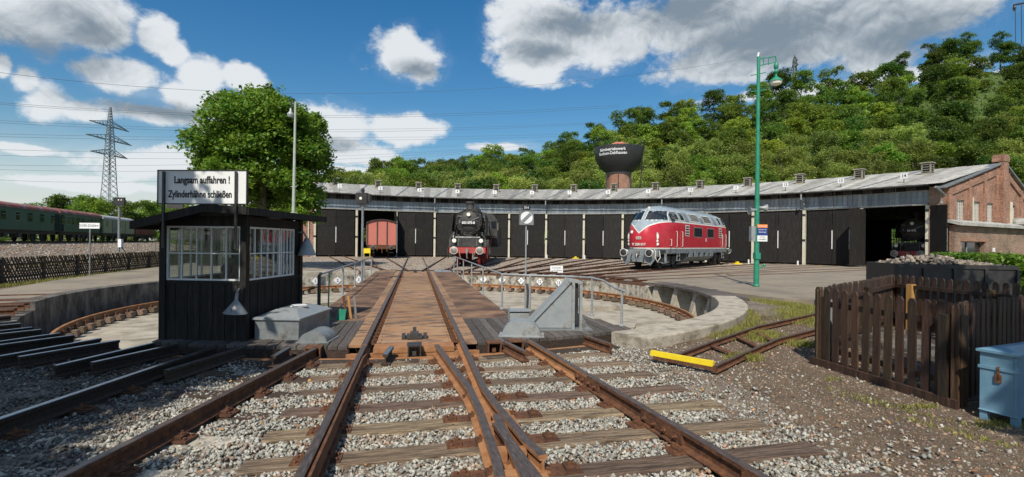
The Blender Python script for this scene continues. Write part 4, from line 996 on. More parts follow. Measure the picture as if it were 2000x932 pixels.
    g = [(RD + .3, 0), (RD + .3, 6.75), (RRG, 8.9), (RB, 5.0), (RB, 0)]
    b = MB(); vs = []
    for dw in (0, -.25): vs += [pl0(r, aw, z) + Vector((cos(aw), -sin(aw), 0)) * dw for r, z in g]
    b.add(vs, [(0, 1, 2, 3, 4), (9, 8, 7, 6, 5)] + [(i, (i + 1) % 5, 5 + (i + 1) % 5, 5 + i) for i in range(5)]); b.build('end_wall', M_black, S)
    b = MB(); b.box(-.75, .35, -.25, .5, -.1, 6.7); o = b.build('brick_pier', M_brick, S); o.location = pl0(RD, aw); o.rotation_euler = (0, 0, -aw); uvbox(o, (1, 0)); o.location = pl0(RD + .1, aw - deg(.2))
    o2 = MB().tube([(-.25, -.32, 0), (-.25, -.32, 6.6)], .06, 8).build('downpipe', M_cream, S); o2.location = o.location; o2.rotation_euler = o.rotation_euler
    # right: brick front pier and brick gable
    a1 = 11.5 * STEP; a2 = deg(73.75)
    w_ = RD * (a2 - a1); am = (a1 + a2) / 2
    b = MB().box(-w_ / 2 + .12, w_ / 2, -.22, .5, -.15, HE(14.5) - .12); o = b.build('brick_pier', M_brickd, S); uvbox(o, (1, 0)); o.location = pl0(RD, am); o.rotation_euler = (0, 0, -am)
    # gable in local frame: x along outward direction
    o = gable(S, a2); 
    return S
def wall_panel(poly, holes, th):
    """vertical wall in the XZ plane with rectangular holes (x0,x1,z0,z1): cells between cut lines; poly top given by function"""
    pass
def gable(S, a2):
    # local X = outward (radial), Y = away from the bays (normal seen by the camera is -Y' ... built symmetric)
    ztop = lambda x: (HE(14.5) - .02 + (HR(14.5) - HE(14.5)) * min(x, 8.7) / 8.7) if x <= 8.7 else max(4.4, HR(14.5) - .46 * (x - 8.7))
    wins = [(.95, 2.15), (3.75, 4.85), (6.1, 7.2), (10.6, 11.6), (14.6, 15.6)]; z0, z1 = 3.55, 5.15
    z0 += .0
    xs = sorted(set([-.45, 0, 8.7, 17.5, 22.2] + [q for w in wins for q in w]))
    b = MB()
    for x0, x1 in zip(xs[:-1], xs[1:]):
        hole = any(abs(x0 - w[0]) < .01 for w in wins)
        segs = [(-.15, None)] if not hole else [(-.15, z0), (z1, None)]
        for lo, hi in segs:
            t0, t1 = (hi, hi) if hi else (ztop(x0) if x0 > 0 else ztop(0) , ztop(x1))
            vs = [(x, y, z) for y in (-.3, 0) for x, z in ((x0, lo), (x1, lo), (x1, t1), (x0, t0))]
            b.add(vs, [(0, 1, 2, 3), (7, 6, 5, 4), (0, 4, 5, 1), (1, 5, 6, 2), (2, 6, 7, 3), (3, 7, 4, 0)])
    for x in (-.28, 2.85, 5.5, 7.65, 9.85, 12.6, 16.6, 20.8):                      # pilasters
        t_ = ztop(max(x, 0)) - .2; b.box(x - .2, x + .2, -.42, -.3, -.15, t_)
    for x0, x1 in ((-.08, 2.65), (3.05, 5.3), (5.7, 7.45), (10.05, 12.4), (12.8, 16.4)):     # sloping brick band under the verge
        if True: b.add([(x, y, z) for y in (-.41, -.3) for x, z in ((x0, ztop(max(x0, 0)) - .75), (x1, ztop(x1) - .75), (x1, ztop(x1) - .25), (x0, ztop(max(x0, 0)) - .25))], [(0, 1, 2, 3), (7, 6, 5, 4), (0, 4, 5, 1), (1, 5, 6, 2), (2, 6, 7, 3), (3, 7, 4, 0)])
    g = b.build('gable_wall', M_brick, S); uvbox(g, (1, 0))
    c = MB().box(8.15, 9.1, -.62, -.3, -.1, HR(14.5) + .1).box(8.1, 9.15, -.66, .1, HR(14.5) + .1, HR(14.5) + .55).box(8.15, 9.1, -.6, .05, HR(14.5) + .55, HR(14.5) + .65)
    c = c.build('chimney', M_brick, S); uvbox(c, (1, 0))
    vz = MB()
    for x0, x1 in ((-1.4, 8.08), (9.17, 17.3)):
        f = lambda x: ztop(x) if x > 0 else ztop(0) + x * (HR(14.5) - HE(14.5)) / 8.7
        vz.add([(x, y, z) for y in (-.55, .1) for x, z in ((x0, f(x0) + .02), (x1, f(x1) + .02), (x1, f(x1) + .14), (x0, f(x0) + .14))], [(0, 1, 2, 3), (7, 6, 5, 4), (0, 4, 5, 1), (1, 5, 6, 2), (2, 6, 7, 3), (3, 7, 4, 0)])
    v = vz.build('verge_board', M_galvd, S)
    parts = [g, c, v]
    for w0, w1 in wins:
        fr = MB().box(w0 - .04, w1 + .04, -.36, -.24, z0 - .1, z0).box(w0, w1, -.2, -.14, z1 - .06, z1).box(w0, w1, -.2, -.14, z0, z0 + .06)
        for i in range(5): x = w0 + .03 + (w1 - w0 - .06) * i / 4; fr.box(x - .022, x + .022, -.2, -.14, z0, z1)
        for i in range(1, 6): z = z0 + (z1 - z0) * i / 6; fr.box(w0, w1, -.185, -.16, z - .01, z + .01)
        f = fr.build('window', M_cream2, S); parts.append(f); MB().box(w0, w1, -.13, -.12, z0, z1).build('pane', M_glassd, f)
    org = Vector((RD * sin(a2), RD * cos(a2), 0)) + Vector((sin(a2), cos(a2), 0)) * 0.35
    rz = pi / 2 - a2
    for p in parts: p.location = org; p.rotation_euler = (0, 0, rz)
    t = MB().tube([(3.2, -.44, 3.3), (3.2, -.44, 5.4)], .05, 6).tube([(10.2, -.42, 3.4), (10.2, -.42, 5.4)], .12, 8).build('downpipe', M_cream, S); t.location = org; t.rotation_euler = (0, 0, rz)
    b = MB().tube([(.3, -.5, 0), (-.2, -1.6, .55)], .09, 8).bar((.1, -.6, -.35), (.1, -.6, .1), .05).lathe([(.03, 0), (.12, -.12), (.12, -.2)], 8, (.1, -.8, -.4)); o = b.build('floodlight', M_galvd, S)
    o.location = org + Vector((sin(a2), cos(a2), 0)) * -1.0 + Vector((0, 0, 5.3)); o.rotation_euler = (0, 0, rz - 1.2)
    return g
shed()
def annex():
    a2 = deg(73.75); org = Vector((RD * sin(a2), CY + RD * cos(a2), 0)) + Vector((sin(a2), cos(a2), 0)) * .35
    t = thing('brick_annex', 'low brick annex with a flat grey roof in front of the shed gable', 'building', org, pi / 2 - a2)
    # front wall parallel to the gable, 2.6 m before it; a window opening near its left end
    D_ = -.8; H_ = 3.2
    b = MB(); x0, x1 = -.6, 20
    wx0, wx1, wz0, wz1 = .4, 4.3, .9, 2.05
    b.box(x0, wx0, D_, -.43, -.2, H_).box(wx1, x1, D_, -.43, -.2, H_).box(wx0, wx1, D_, -.43, -.2, wz0).box(wx0, wx1, D_, -.43, wz1, H_)
    o = b.build('wall', M_brickd, t); uvbox(o, (1, 0))
    b = MB().box(wx0 - .25, wx1 + .25, D_ - .03, D_ + .0, wz1, wz1 + .3); o = b.build('lintel', M_brick, t); uvbox(o, (1, 0))
    w = MB().box(wx0, wx1, D_ + .25, D_ + .3, wz0, wz0 + .06).box(wx0, wx1, D_ + .25, D_ + .3, wz1 - .06, wz1).box(1.9, 1.98, D_ + .25, D_ + .3, wz0, wz1).build('window', M_frame, t)
    MB().box(wx0, wx1, D_ + .31, D_ + .32, wz0, wz1).build('pane', M_glassd, w)
    b = MB(); b.add([(x, y, z) for x in (x0 - .3, x1) for y, z in ((D_ - .35, H_ - .02), (D_ - .35, H_ + .2), (-.44, H_ + .42), (-.44, H_ + .2))], [(0, 1, 2, 3), (7, 6, 5, 4), (0, 4, 5, 1), (1, 5, 6, 2), (2, 6, 7, 3), (3, 7, 4, 0)])
    b.build('roof', M_roof, t)
    b = MB().lathe([(.9, H_ + .35), (.85, H_ + .6), (.5, H_ + .85), (.01, H_ + .95)], 12, (11.5, -.6, 0)); b.build('roof_cowl', M_roof, t)
    MB().box(5.6, 5.95, D_ - .05, D_, 1.3, 1.6).build('lamp', M_sign, t)
annex()
def water_tower():
    p = D(1208, 372, 76); t = thing('water_tower', 'black bowl shaped water tower with white lettering on a brick shaft behind the shed', 'water tower', (p.x, p.y, 0), -YAW)
    k = 76 / F
    Z = lambda py: D(1208, py, 76).z
    R = 47 * k
    b = MB().lathe([(1.85, 3), (1.8, Z(345)), (1.8, Z(339))], 24); o = b.build('shaft', M_brick, t, True)
    l = o.data.uv_layers.new(name='UVMap')
    for pgn in o.data.polygons:
        for li in pgn.loop_indices:
            co = o.data.vertices[o.data.loops[li].vertex_index].co; l.data[li].uv = (atan2(co.y, co.x) * 1.8, co.z)
    b = MB()
    for i in range(6): a = 2 * pi * i / 6 + .3; b.bar((2.15 * cos(a), 2.15 * sin(a), 3), (2.15 * cos(a), 2.15 * sin(a), Z(340)), .14, .14)
    b.build('leg_ring', M_blackg, t)
    zt, zb = Z(293), Z(338)
    prof = [(20 * k, Z(343)), (23 * k, Z(338.5)), (30 * k, Z(334)), (37 * k, Z(327)), (42 * k, Z(319)), (45.3 * k, Z(310)), (46.8 * k, Z(301)), (47.3 * k, Z(294)), (47.3 * k, Z(291.5)), (46 * k, Z(290)), (30 * k, Z(287)), (16 * k, Z(285.5)), (.01, Z(285))]
    def rad(z):
        for (r0, z0_), (r1, z1_) in zip(prof[:8], prof[1:9]):
            if z0_ <= z <= z1_: return r0 + (r1 - r0) * (z - z0_) / max(1e-6, z1_ - z0_)
        return R
    MB().lathe(prof, 40).build('tank', M_blackm, t, True)
    b = MB().lathe([(23 * k, Z(341)), (24.5 * k, Z(339.5)), (23.5 * k, Z(338))], 32); b.build('collar', M_galvd, t)
    b = MB().lathe([(1.3, zt + .3), (1.32, Z(283)), (1.15, Z(281)), (.8, Z(279.5)), (.01, Z(279.4))], 20); o = b.build('cap_drum', M_red, t)
    b = MB(); hz = Z(291)
    for i in range(24): a = 2 * pi * i / 24; b.tube([((R + .1) * cos(a), (R + .1) * sin(a), hz - .1), ((R + .1) * cos(a), (R + .1) * sin(a), hz + 1.05)], .025, 4)
    for dz in (.55, 1.05): b.tube([((R + .1) * cos(2 * pi * i / 32), (R + .1) * sin(2 * pi * i / 32), hz + dz) for i in range(33)], .022, 4)
    b.build('railing', M_blackm, t)
    b = MB(); top = Vector((R * .93, -R * .5, hz + 1.0)); bot = Vector((2.7, -1.6, 4)); mid = Vector((R * .85, -R * .45, zt - 1.2))
    for s in (-.22, .22):
        sv = Vector((.5, .86, 0)) * s; b.tube([bot + sv, mid + sv, top + sv], .04, 4)
    for i in range(26):
        f = i / 25; q = bot.lerp(mid, f * 1.6) if f < .625 else mid.lerp(top, (f - .625) / .375); b.bar(q - Vector((.5, .86, 0)) * .22, q + Vector((.5, .86, 0)) * .22, .035)
    for i in range(9):
        q = bot.lerp(mid, .3 + i / 9 * .7) + Vector((.2, -.25, 0)); b.tube([q + Vector((-.2, .25, 0)), q + Vector((.35, -.2, 0)), q + Vector((.5, .2, 0))], .02, 4)
    b.build('ladder', M_blackm, t)
    for s, z in (('Bahnbetriebswerk', Z(299.5)), ('Bochum-Dahlhausen', Z(306.5))):
        o = text('lettering', s, .62, M_sign, None, (0, 0, 0), (0, 0, 0), 1, .0, bold=.012)
        bpy.context.view_layer.update(); me = bpy.data.meshes.new_from_object(o); COL.objects.unlink(o); bpy.data.objects.remove(o)
        a0 = -pi / 2 - .50
        for v in me.vertices:
            x, y = v.co.x * .9, v.co.y; zz = z + y; rr_ = rad(zz) + .05 + v.co.z; a = a0 + x / R; v.co = (rr_ * cos(a), rr_ * sin(a), zz)
        link('lettering', me, t)
water_tower()
# ------------------------------------------------------------------ vehicles
def wheel(name, root, x, y, r, m, spokes=0, w=.13):
    b = MB(); b.lathe([(r * .78, -w / 2), (r * .97, -w / 2), (r, -w / 4), (r, w / 2), (r + .03, w / 2), (r + .03, w / 2 + .03), (r * .78, w / 2 + .03), (r * .78, -w / 2)], 28, ax='x')
    b.lathe([(.001, -.09), (r * .2, -.09), (r * .2, .06), (.001, .06)], 14, ax='x')
    if spokes:
        for i in range(spokes): a = 2 * pi * i / spokes; b.bar((0, r * .15 * cos(a), r * .15 * sin(a)), (0, r * .82 * cos(a), r * .82 * sin(a)), .05, .07, up=(1, 0, 0))
    else: b.lathe([(.001, -.02), (r * .8, -.03), (r * .8, .02), (.001, .03)], 24, ax='x')
    o = b.build(name, m, root, True); o.location = (x, y, r); return o
def buffer_(root, x, y, z, m1=None, r=.24, L=.42):
    b = MB().lathe([(.13, L), (.13, .14), (.09, .13), (.09, .05), (r * .9, .03), (r, .0), (r * .8, -.025), (.001, -.04)], 20, ax='y'); b.lathe([(r * .86, -.012), (r + .012, -.004), (r + .012, .02), (r * .9, .034)], 20, ax='y', m=1); o = b.build('buffer', [m1 or M_iron, M_cream2 if m1 is not M_blackg else M_iron], root, True); o.location = (x, y, z); return o

def diesel():
    phi = 8 * STEP; r0 = 18.1; p = pol(r0, phi, 0)
    t = thing('diesel_locomotive', 'crimson and grey streamlined diesel locomotive with V shaped ivory trim on its nose', 'locomotive', p, -phi)
    Lh = 17.6
    def wz(z): return float(np.interp(z, [.9, 1.3, 1.6, 2.9, 3.2, 3.55, 3.8, 4.0, 4.12, 4.2, 4.24], [1.46, 1.49, 1.5, 1.49, 1.44, 1.30, 1.14, .92, .68, .38, .0]))
    def xf(z): return float(np.interp(z, [.9, 1.3, 1.8, 2.3, 2.75, 2.95, 3.1, 3.8, 4.0, 4.12, 4.2, 4.24], [.62, .50, .40, .42, .56, .74, .92, 1.62, 1.95, 2.35, 2.9, 3.8]))
    XC = 3.9
    def S(f, z, off=0.0):      # f in [-1,1]: -1 = left side at XC, 0 = nose centre, 1 = right side
        tt = f * pi / 2; w = wz(z) + off; d = XC - xf(z) + off; p_ = 2.35
        sx = abs(sin(tt)) ** (2 / p_) * (1 if tt >= 0 else -1); cx = abs(cos(tt)) ** (2 / p_)
        return Vector((w * sx, XC - d * cx, z))
    def Sf(x, z, off=0.0):     # point on the front at lateral x
        lo, hi = 0.0, 1.0
        for _ in range(26):
            mm = (lo + hi) / 2
            if S(mm, z, off).x < abs(x): lo = mm
            else: hi = mm
        q = S(lo, z, off); return Vector((q.x * (1 if x >= 0 else -1), q.y, q.z))
    FS = list(np.linspace(-1, 1, 49))
    def vbelt(f):              # belt line height: drops to a V in the nose centre
        q = Vector((S(f, 2.9).x, 0, 0)).x; ax = abs(q)
        return float(np.interp(ax, [0, .10, .5, 1.0, 1.35, 1.49, 1.6], [2.34, 2.43, 2.80, 3.04, 3.12, 3.14, 3.14]))
    top_lv = [.0, .16, .32, .5, .68, .82, .91, .96, .985, 1.0]
    def ring(zf, cl=1):
        front = [S(f, zf(f)) for f in FS]; rear = [Vector((-q.x, Lh - q.y, q.z)) for q in front]
        return front + rear
    def shell(zfs, name, m):
        b = MB(); rows = [ring(z) for z in zfs]; b.grid(rows, 0, wrap=True); return b.build(name, m, t, True, 50)
    vb = vbelt
    shell([lambda f: 1.30, lambda f: 1.38], 'ivory_trim', M_cream2)
    shell([(lambda f, q=q: 1.38 + (vb(f) - .045 - 1.38) * q) for q in np.linspace(0, 1, 10)], 'body', M_locored)
    shell([lambda f: vb(f) - .045, lambda f: vb(f) + .04], 'ivory_trim', M_cream2)
    shell([(lambda f, q=q: vb(f) + .04 + (4.235 - vb(f) - .04) * q) for q in top_lv], 'upper_body', M_locogrey)
    shell([lambda f: .98, lambda f: 1.30], 'skirt', M_skirt)
    b = MB(); b.box(-.38, .38, 3.3, Lh - 3.3, 4.2, 4.27); b.build('roof_walk', M_locogrey, t)
    b = MB().box(-1.25, 1.25, .7, Lh - .7, .95, 1.25); b.build('frame', M_blackg, t)
    # windscreens
    def patch(name, pts, m, off=.012, par=None, n=5):   # quad in (x,z) projected on the nose
        b = MB(); rows = []
        for i in range(n + 1):
            r = []
            for j in range(n + 1):
                u, v = j / n, i / n
                a = Vector(pts[0]).lerp(Vector(pts[1]), u); c = Vector(pts[3]).lerp(Vector(pts[2]), u); q = a.lerp(c, v); r.append(Sf(q.x, q.y, off))
            rows.append(r)
        b.grid(rows); return b.build(name, m, par or t, True)
    for s in (-1, 1):
        f = patch('windscreen_frame', [(s * .09, 3.15), (s * 1.28, 3.17), (s * 1.02, 3.86), (s * .09, 3.90)], M_cream2, .006); patch('windscreen', [(s * .13, 3.22), (s * 1.24, 3.24), (s * .99, 3.83), (s * .13, 3.87)], M_glassd, .014, f)
        MB().bar(Sf(s * .45, 3.2, .04), Sf(s * .62, 3.62, .04), .02).build('wiper', M_blackm, t)
    # side openings: quads in (y,z) on the flank, built as thin inset boxes following the lean
    def flank(name, y0, y1, z0, z1, m, sd, off=.008, par=None):
        b = MB(); rows = []
        for i in range(5):
            z = z0 + (z1 - z0) * i / 4; w = wz(z) + off; rows.append([Vector((sd * w, y0, z)), Vector((sd * w, y1, z))])
        b.grid(rows); return b.build(name, m, par or t, True)
    for sd in (-1, 1):
        for y0, y1, z0, z1 in ((6.55, 8.35, 2.2, 2.84), (9.6, 11.2, 2.2, 2.84)):
            f = flank('side_window', y0 - .06, y1 + .06, z0 - .05, z1 + .05, M_galv, sd, .008); flank('pane', y0, y1, z0, z1, M_glassd, sd, .016, f)
        for y0 in (4.75, 12.6):
            f = flank('louvre', y0, y0 + .8, 2.2, 2.98, M_cream2, sd, .01)
            for q in range(4): flank('slat_gap', y0 + .08, y0 + .72, 2.26 + q * .18, 2.26 + q * .18 + .11, M_blackg, sd, .018, f)
        for y0, y1 in ((3.0, 3.65), (4.1, 4.75), (12.9, 13.4), (14.0, 14.5)): 
            f = flank('cab_window', y0 - .05, y1 + .05, 3.24, 3.9, M_cream2, sd, .008); flank('pane', y0, y1, 3.29, 3.85, M_glassd, sd, .016, f)
        flank('cab_window', 2.42, 2.95, 3.2, 3.8, M_glassd, sd, .016)
        for y0, y1 in ((6.2, 8.1), (9.1, 10.9)):
            f = flank('roof_grille', y0, y1, 3.26, 3.88, M_cream2, sd, .008)
            for q in range(12): flank('grille_gap', y0 + .06 + q * (y1 - y0 - .1) / 12, y0 + .06 + q * (y1 - y0 - .1) / 12 + .10, 3.31, 3.83, M_blackg, sd, .016, f)
        flank('roof_hatch', 8.25, 8.95, 3.25, 3.62, M_galvd, sd, .01); flank('roof_hatch', 5.0, 5.7, 3.2, 3.86, M_galvd, sd, .01); flank('roof_hatch', 11.6, 12.2, 3.2, 3.86, M_galvd, sd, .01)
        for yd in (3.55, 13.9):
            w = wz(2.2)
            dr = MB(); 
            for q in (yd - .40, yd + .40): dr.box(sd * w - .006, sd * w + .008, q - .012, q + .012, 1.38, 2.98)
            dr.build('door', M_locored, t)
            for q in (yd - .52, yd + .52): MB().tube([(sd * (w + .0), q, 2.5), (sd * (w + .07), q, 2.45), (sd * (w + .07), q, 1.5), (sd * w, q, 1.45)], .02, 6).build('handrail', M_cream2, t)
            MB().box(sd * 1.42 - .04, sd * 1.42 + .12, yd - .25, yd + .25, .5, .53).box(sd * 1.45 - .02, sd * 1.45 + .02, yd - .25, yd - .22, .5, 1.0).box(sd * 1.45 - .02, sd * 1.45 + .02, yd + .22, yd + .25, .5, 1.0).box(sd * 1.42 - .04, sd * 1.42 + .1, yd - .25, yd + .25, .8, .83).build('step', M_galv, t)
        # round emblem
        b = MB().lathe([(.001, 0), (.17, 0), (.17, -.01)], 4, (0, 0, 0), 'x'); o = b.build('emblem', M_sign, t); o.location = (sd * (wz(1.95) + .012), 9.35, 1.98); o.rotation_euler = (pi / 4, 0, 0)
        text('emblem_letters', 'DB', .2, M_locored, t, (sd * (wz(1.95) + .02), 9.35, 1.98), (pi / 2, 0, sd * pi / 2), .8, .001)
        for q in range(9): MB().box(sd * 1.505 - .004, sd * 1.505 + .006, 2.2 + q * 1.65, 3.2 + q * 1.65, 1.02, 1.26).build('skirt_panel', M_skirt, t)
    # nose: lamps, numbers
    def nose(x, z, off=.0): return Sf(x, z, off)
    for s in (-1, 1):
        for z, r, m in ((2.06, .10, M_lens), (1.83, .085, M_lens), (1.62, .10, M_lens)):
            q = nose(s * .98, z, .0); h = .30 if z > 2 else r
            b = MB().lathe([(r * 1.25, .05), (r * 1.25, -.03), (r, -.045), (r, -.02)], 16, ax='y').lathe([(r, -.022), (.001, -.045)], 16, ax='y', m=1)
            o = b.build('headlight', [M_galvd, m], t, True); o.location = q + Vector((0, .02, 0)); o.rotation_euler = (0, 0, s * .35)
            if z > 2: o.scale = (1, 1, 2.1); o.location.z = 2.12
        a = nose(s * 1.38, 1.95); MB().tube([a, a + Vector((s * .14, -.1, 0)), a + Vector((s * .14, -.1, -.42)), a + Vector((0, 0, -.42))], .022, 6).build('handrail', M_cream2, t)
    bpy.context.view_layer.update()
    q = nose(0, 1.56, .03); text('number', 'V 200 017', .235, M_cream2, t, (q.x, q.y - .0, 1.58), (pi / 2, 0, 0), .95, .012, bold=.006)
    q = nose(0, 2.0, .03); b = MB()
    for x0, x1, z0, z1 in ((-.15, .15, 1.92, 1.95), (-.15, .15, 2.07, 2.10), (-.17, -.14, 1.93, 2.09), (.14, .17, 1.93, 2.09), (-.07, .07, 1.98, 2.04)): b.box(x0, x1, q.y - .02, q.y + .02, z0, z1)
    b.build('nose_emblem', M_cream2, t)
    MB().lathe([(.001, -.05), (.1, -.04), (.1, .02)], 12, (-.55, nose(-.55, 2.4).y, 2.4), 'y').build('horn', M_sign, t)
    MB().lathe([(.10, .05), (.10, -.06), (.001, -.07)], 12, (0, nose(0, 4.0).y + .1, 4.06), 'y').build('top_lamp', M_cream2, t)
    # buffer beam and gear
    b = MB().box(-1.3, 1.3, .38, .62, .82, 1.26).box(-.8, .8, .3, .5, .45, .85).bar((-1.1, .45, .85), (-.7, .4, .32), .16, .3).bar((1.1, .45, .85), (.7, .4, .32), .16, .3); b.build('buffer_beam', M_skirt, t)
    for s in (-1, 1):
        buffer_(t, s * .875, 0, 1.05, M_blackm, .24); MB().lathe([(.21, .62), (.20, .34), (.15, .3)], 16, (s * .875, 0, 1.05), 'y').build('buffer_housing', M_galv, t)
        MB().tube([(s * .45, .36, .95), (s * .45, .2, .7), (s * .4, .25, .4)], .035, 6).build('brake_hose', M_blackm, t)
        buffer_(t, s * .875, Lh, 1.05, M_iron).rotation_euler = (0, 0, pi)
    MB().box(-.1, .1, .1, .4, .9, 1.15).tube([(0, .15, 1.0), (0, .08, .8), (0, .12, .55)], .05, 8).build('coupling', M_iron, t)
    MB().tube([(1.05, .42, 1.3), (1.18, .35, 1.1), (1.16, .3, .75), (1.3, .35, .48), (1.42, .5, .75), (1.36, .5, 1.2)], .025, 6).build('hanging_cable', M_cream2, t)
    MB().bar((1.1, .75, .45), (1.5, .75, .45), .04).bar((1.5, .6, .4), (1.5, 1.3, .4), .06).bar((1.5, 1.2, .4), (1.45, 1.3, 1.0), .12).build('front_step', M_skirt, t)
    for yb in (3.2, 13.8):
        bg = MB().box(-1.1, 1.1, yb - 1.9, yb + 1.9, .5, .78)
        for s in (-1, 1):
            bg.box(s * 1.08 - .06, s * 1.08 + .06, yb - 1.9, yb + 1.9, .42, .8)
            for q in (-1.25, 0, 1.25): bg.box(s * 1.1 - .1, s * 1.1 + .14, yb + q - .22, yb + q + .22, .3, .75)
        bg.build('bogie', M_blackg, t)
        for q in (-1.25, 1.25):
            for s in (-1, 1): wheel('wheel', t, s * .75, yb + q, .47, M_blackg)
    b = MB(); pts = [(-1.35, 1.0), (-1.35, .7), (-.9, .35), (.9, .35), (1.35, .7), (1.35, 1.0)]
    b.add([(x, y, z) for y in (5.4, 11.6) for x, z in pts], [(0, 1, 2, 3, 4, 5), (11, 10, 9, 8, 7, 6)] + [(i, (i + 1) % 6, 6 + (i + 1) % 6, 6 + i) for i in range(6)]); b.build('fuel_tank', M_skirt, t)
    for i in range(5):
        for s in (-1, 1): MB().box(s * 1.46 - .03, s * 1.46 + .05, 5.6 + i * 1.2, 6.3 + i * 1.2, .72, 1.2).build('battery_box', M_skirt, t)
diesel()

def steam(name, label, phi, r0, number, red=False):
    p = pol(r0, phi, 0); t = thing(name, label, 'locomotive', p, -phi)
    zc = 3.05; R = .88
    # frame, beam
    MB().box(-1.25, 1.25, .35, .5, .86, 1.26).build('buffer_beam', M_beamred, t)
    for s in (-1, 1):
        buffer_(t, s * .875, -.02, 1.05, M_iron, .25)
        MB().box(s * .5 - .05, s * .5 + .05, .5, 10.5, .7, 1.2).build('frame_plate', M_steamred, t)
    MB().box(-.1, .1, .1, .4, .92, 1.16).tube([(0, .15, 1.0), (0, .05, .8), (.02, .1, .5)], .05, 8).tube([(-.5, .36, 1.0), (-.5, .1, .8), (-.42, .15, .45)], .035, 6).tube([(.5, .36, 1.0), (.5, .1, .8), (.42, .15, .45)], .035, 6).build('coupling', M_iron, t)
    MB().box(-1.3, 1.3, .35, 1.6, 1.3, 1.34).bar((-.95, .4, 1.35), (-.95, 1.5, 1.9), .1, .04).bar((.95, .4, 1.35), (.95, 1.5, 1.9), .1, .04).box(-.8, .8, 1.35, 1.4, 1.34, 2.0).build('front_platform', M_blackg, t)
    for s in (-1, 1):
        l = MB().lathe([(.16, .12), (.17, -.08), (.15, -.1), (.145, -.07)], 18, ax='y').box(-.06, .06, -.05, .08, -.26, -.12).lathe([(.001, -.085), (.145, -.085)], 16, ax='y', m=1)
        l = l.build('headlight', [M_blackg, M_lens], t, True); l.location = (s * .92, .5, 1.72)
        MB().tube([(s * .62, .5, 1.34), (s * .62, .5, 2.12), (s * .62, 1.2, 2.15)], .02, 6).tube([(s * 1.2, .45, 1.34), (s * 1.2, .45, 1.95), (s * .98, .45, 2.1), (s * .98, .8, 2.3)], .02, 6).build('handrail', M_galvd, t)
    MB().tube([(-.85, .55, 1.95), (.85, .55, 1.95)], .035, 8).build('crossbar', M_galvd, t)
    # smokebox
    b = MB().lathe([(R, .0), (R, 2.2), (R - .02, 2.2), (R - .02, 9.3)], 36, (0, 1.15, zc), 'y'); b.build('boiler', M_blackg, t, True)
    b = MB().lathe([(.001, -.22), (.25, -.21), (.5, -.16), (.7, -.07), (.78, 0), (R + .02, 0), (R + .02, .08)], 36, (0, 1.15, zc), 'y'); dr = b.build('smokebox_door', M_blackg, t, True)
    b = MB().lathe([(.77, -.02), (.79, -.05), (.81, -.02), (.81, 0)], 36, (0, 1.15, zc), 'y')
    for i in range(12): a = 2 * pi * i / 12 + .2; b.box(-.04 + .81 * cos(a), .04 + .81 * cos(a), 1.05, 1.16, zc - .04 + .81 * sin(a), zc + .04 + .81 * sin(a))
    b.build('door_clamp', M_blackg, t)
    MB().bar((-.5, 1.02, zc + .35), (-.78, 1.02, zc + .4), .06).bar((.15, .93, zc + .05), (.7, 1.0, zc + .3), .05).bar((-.62, 1.0, zc + .1), (-.62, 1.0, zc - .1), .05).build('door_hinge', M_galvd, t)
    pl = MB().box(-.52, .52, .82, .86, zc - .2, zc + .02).build('number_plate', M_ink, t); text('number', number, .23, M_sign, pl, (0, .81, zc - .09), (pi / 2, 0, 0), .95, .004, bold=.008)
    l = MB().lathe([(.15, .12), (.16, -.08), (.14, -.1), (.135, -.07)], 16, ax='y').lathe([(.001, -.085), (.135, -.085)], 16, ax='y', m=1).bar((0, 0, -.15), (0, .1, -.5), .1).build('top_headlight', [M_blackg, M_lens], t, True); l.location = (0, .95, zc + .5)
    MB().lathe([(.42, .0), (.30, .12), (.27, .2), (.27, .52), (.33, .54), (.33, .68), (.29, .7), (.24, .7), (.24, .3)], 24, (0, 1.95, zc + R - .1)).build('chimney', M_blackg, t, True)
    for y, r, h in ((3.9, .42, .5), (5.6, .45, .55), (7.2, .4, .45)): MB().lathe([(r, 0), (r, h * .6), (r * .8, h * .9), (r * .3, h), (.001, h)], 20, (0, y, zc + R - .12)).build('dome', M_blackg, t, True)
    for y in (3.2, 4.8, 6.4, 8.0): MB().lathe([(R - .0, y), (R + .012, y), (R + .012, y + .06), (R, y + .06)], 36, (0, 0, zc), 'y').build('boiler_band', M_galvd, t)
    # smoke deflectors
    for s in (-1, 1):
        b = MB(); b.add([(s * (1.22 if z < 3.4 else 1.12) + dx, y, z) for dx in (0, .02) for y, z in ((.95, 2.35), (2.7, 2.35), (2.7, 3.35), (2.55, 3.62), (1.1, 3.62), (.95, 3.4))], [(0, 1, 2, 3, 4, 5), (11, 10, 9, 8, 7, 6)] + [(i, (i + 1) % 6, 6 + (i + 1) % 6, 6 + i) for i in range(6)])
        b.bar((s * .8, 1.5, 2.9), (s * 1.2, 1.5, 2.9), .04).bar((s * .8, 2.3, 2.9), (s * 1.2, 2.3, 2.9), .04); b.build('smoke_deflector', M_blackg, t)
        MB().box(min(s * 1.45, s * .8), max(s * 1.45, s * .8), 1.7, 10.2, 2.12, 2.16).build('running_board', M_blackg, t)
        MB().lathe([(.40, 0), (.42, .02), (.42, .95), (.40, .97)], 20, (s * 1.12, 1.25, .98), 'y').lathe([(.24, -.06), (.24, 1.0)], 16, (s * 1.12, 1.25, 1.55), 'y').box(min(s * .75, s * 1.4), max(s * .75, s * 1.4), 1.25, 2.2, 1.0, 1.8).build('cylinder', M_blackg, t, True)
        for i in range(5): wheel('driving_wheel', t, s * .76, 3.2 + i * 1.55, .70, M_steamred, 12)
        wheel('leading_wheel', t, s * .76, 1.2, .425, M_steamred, 9)
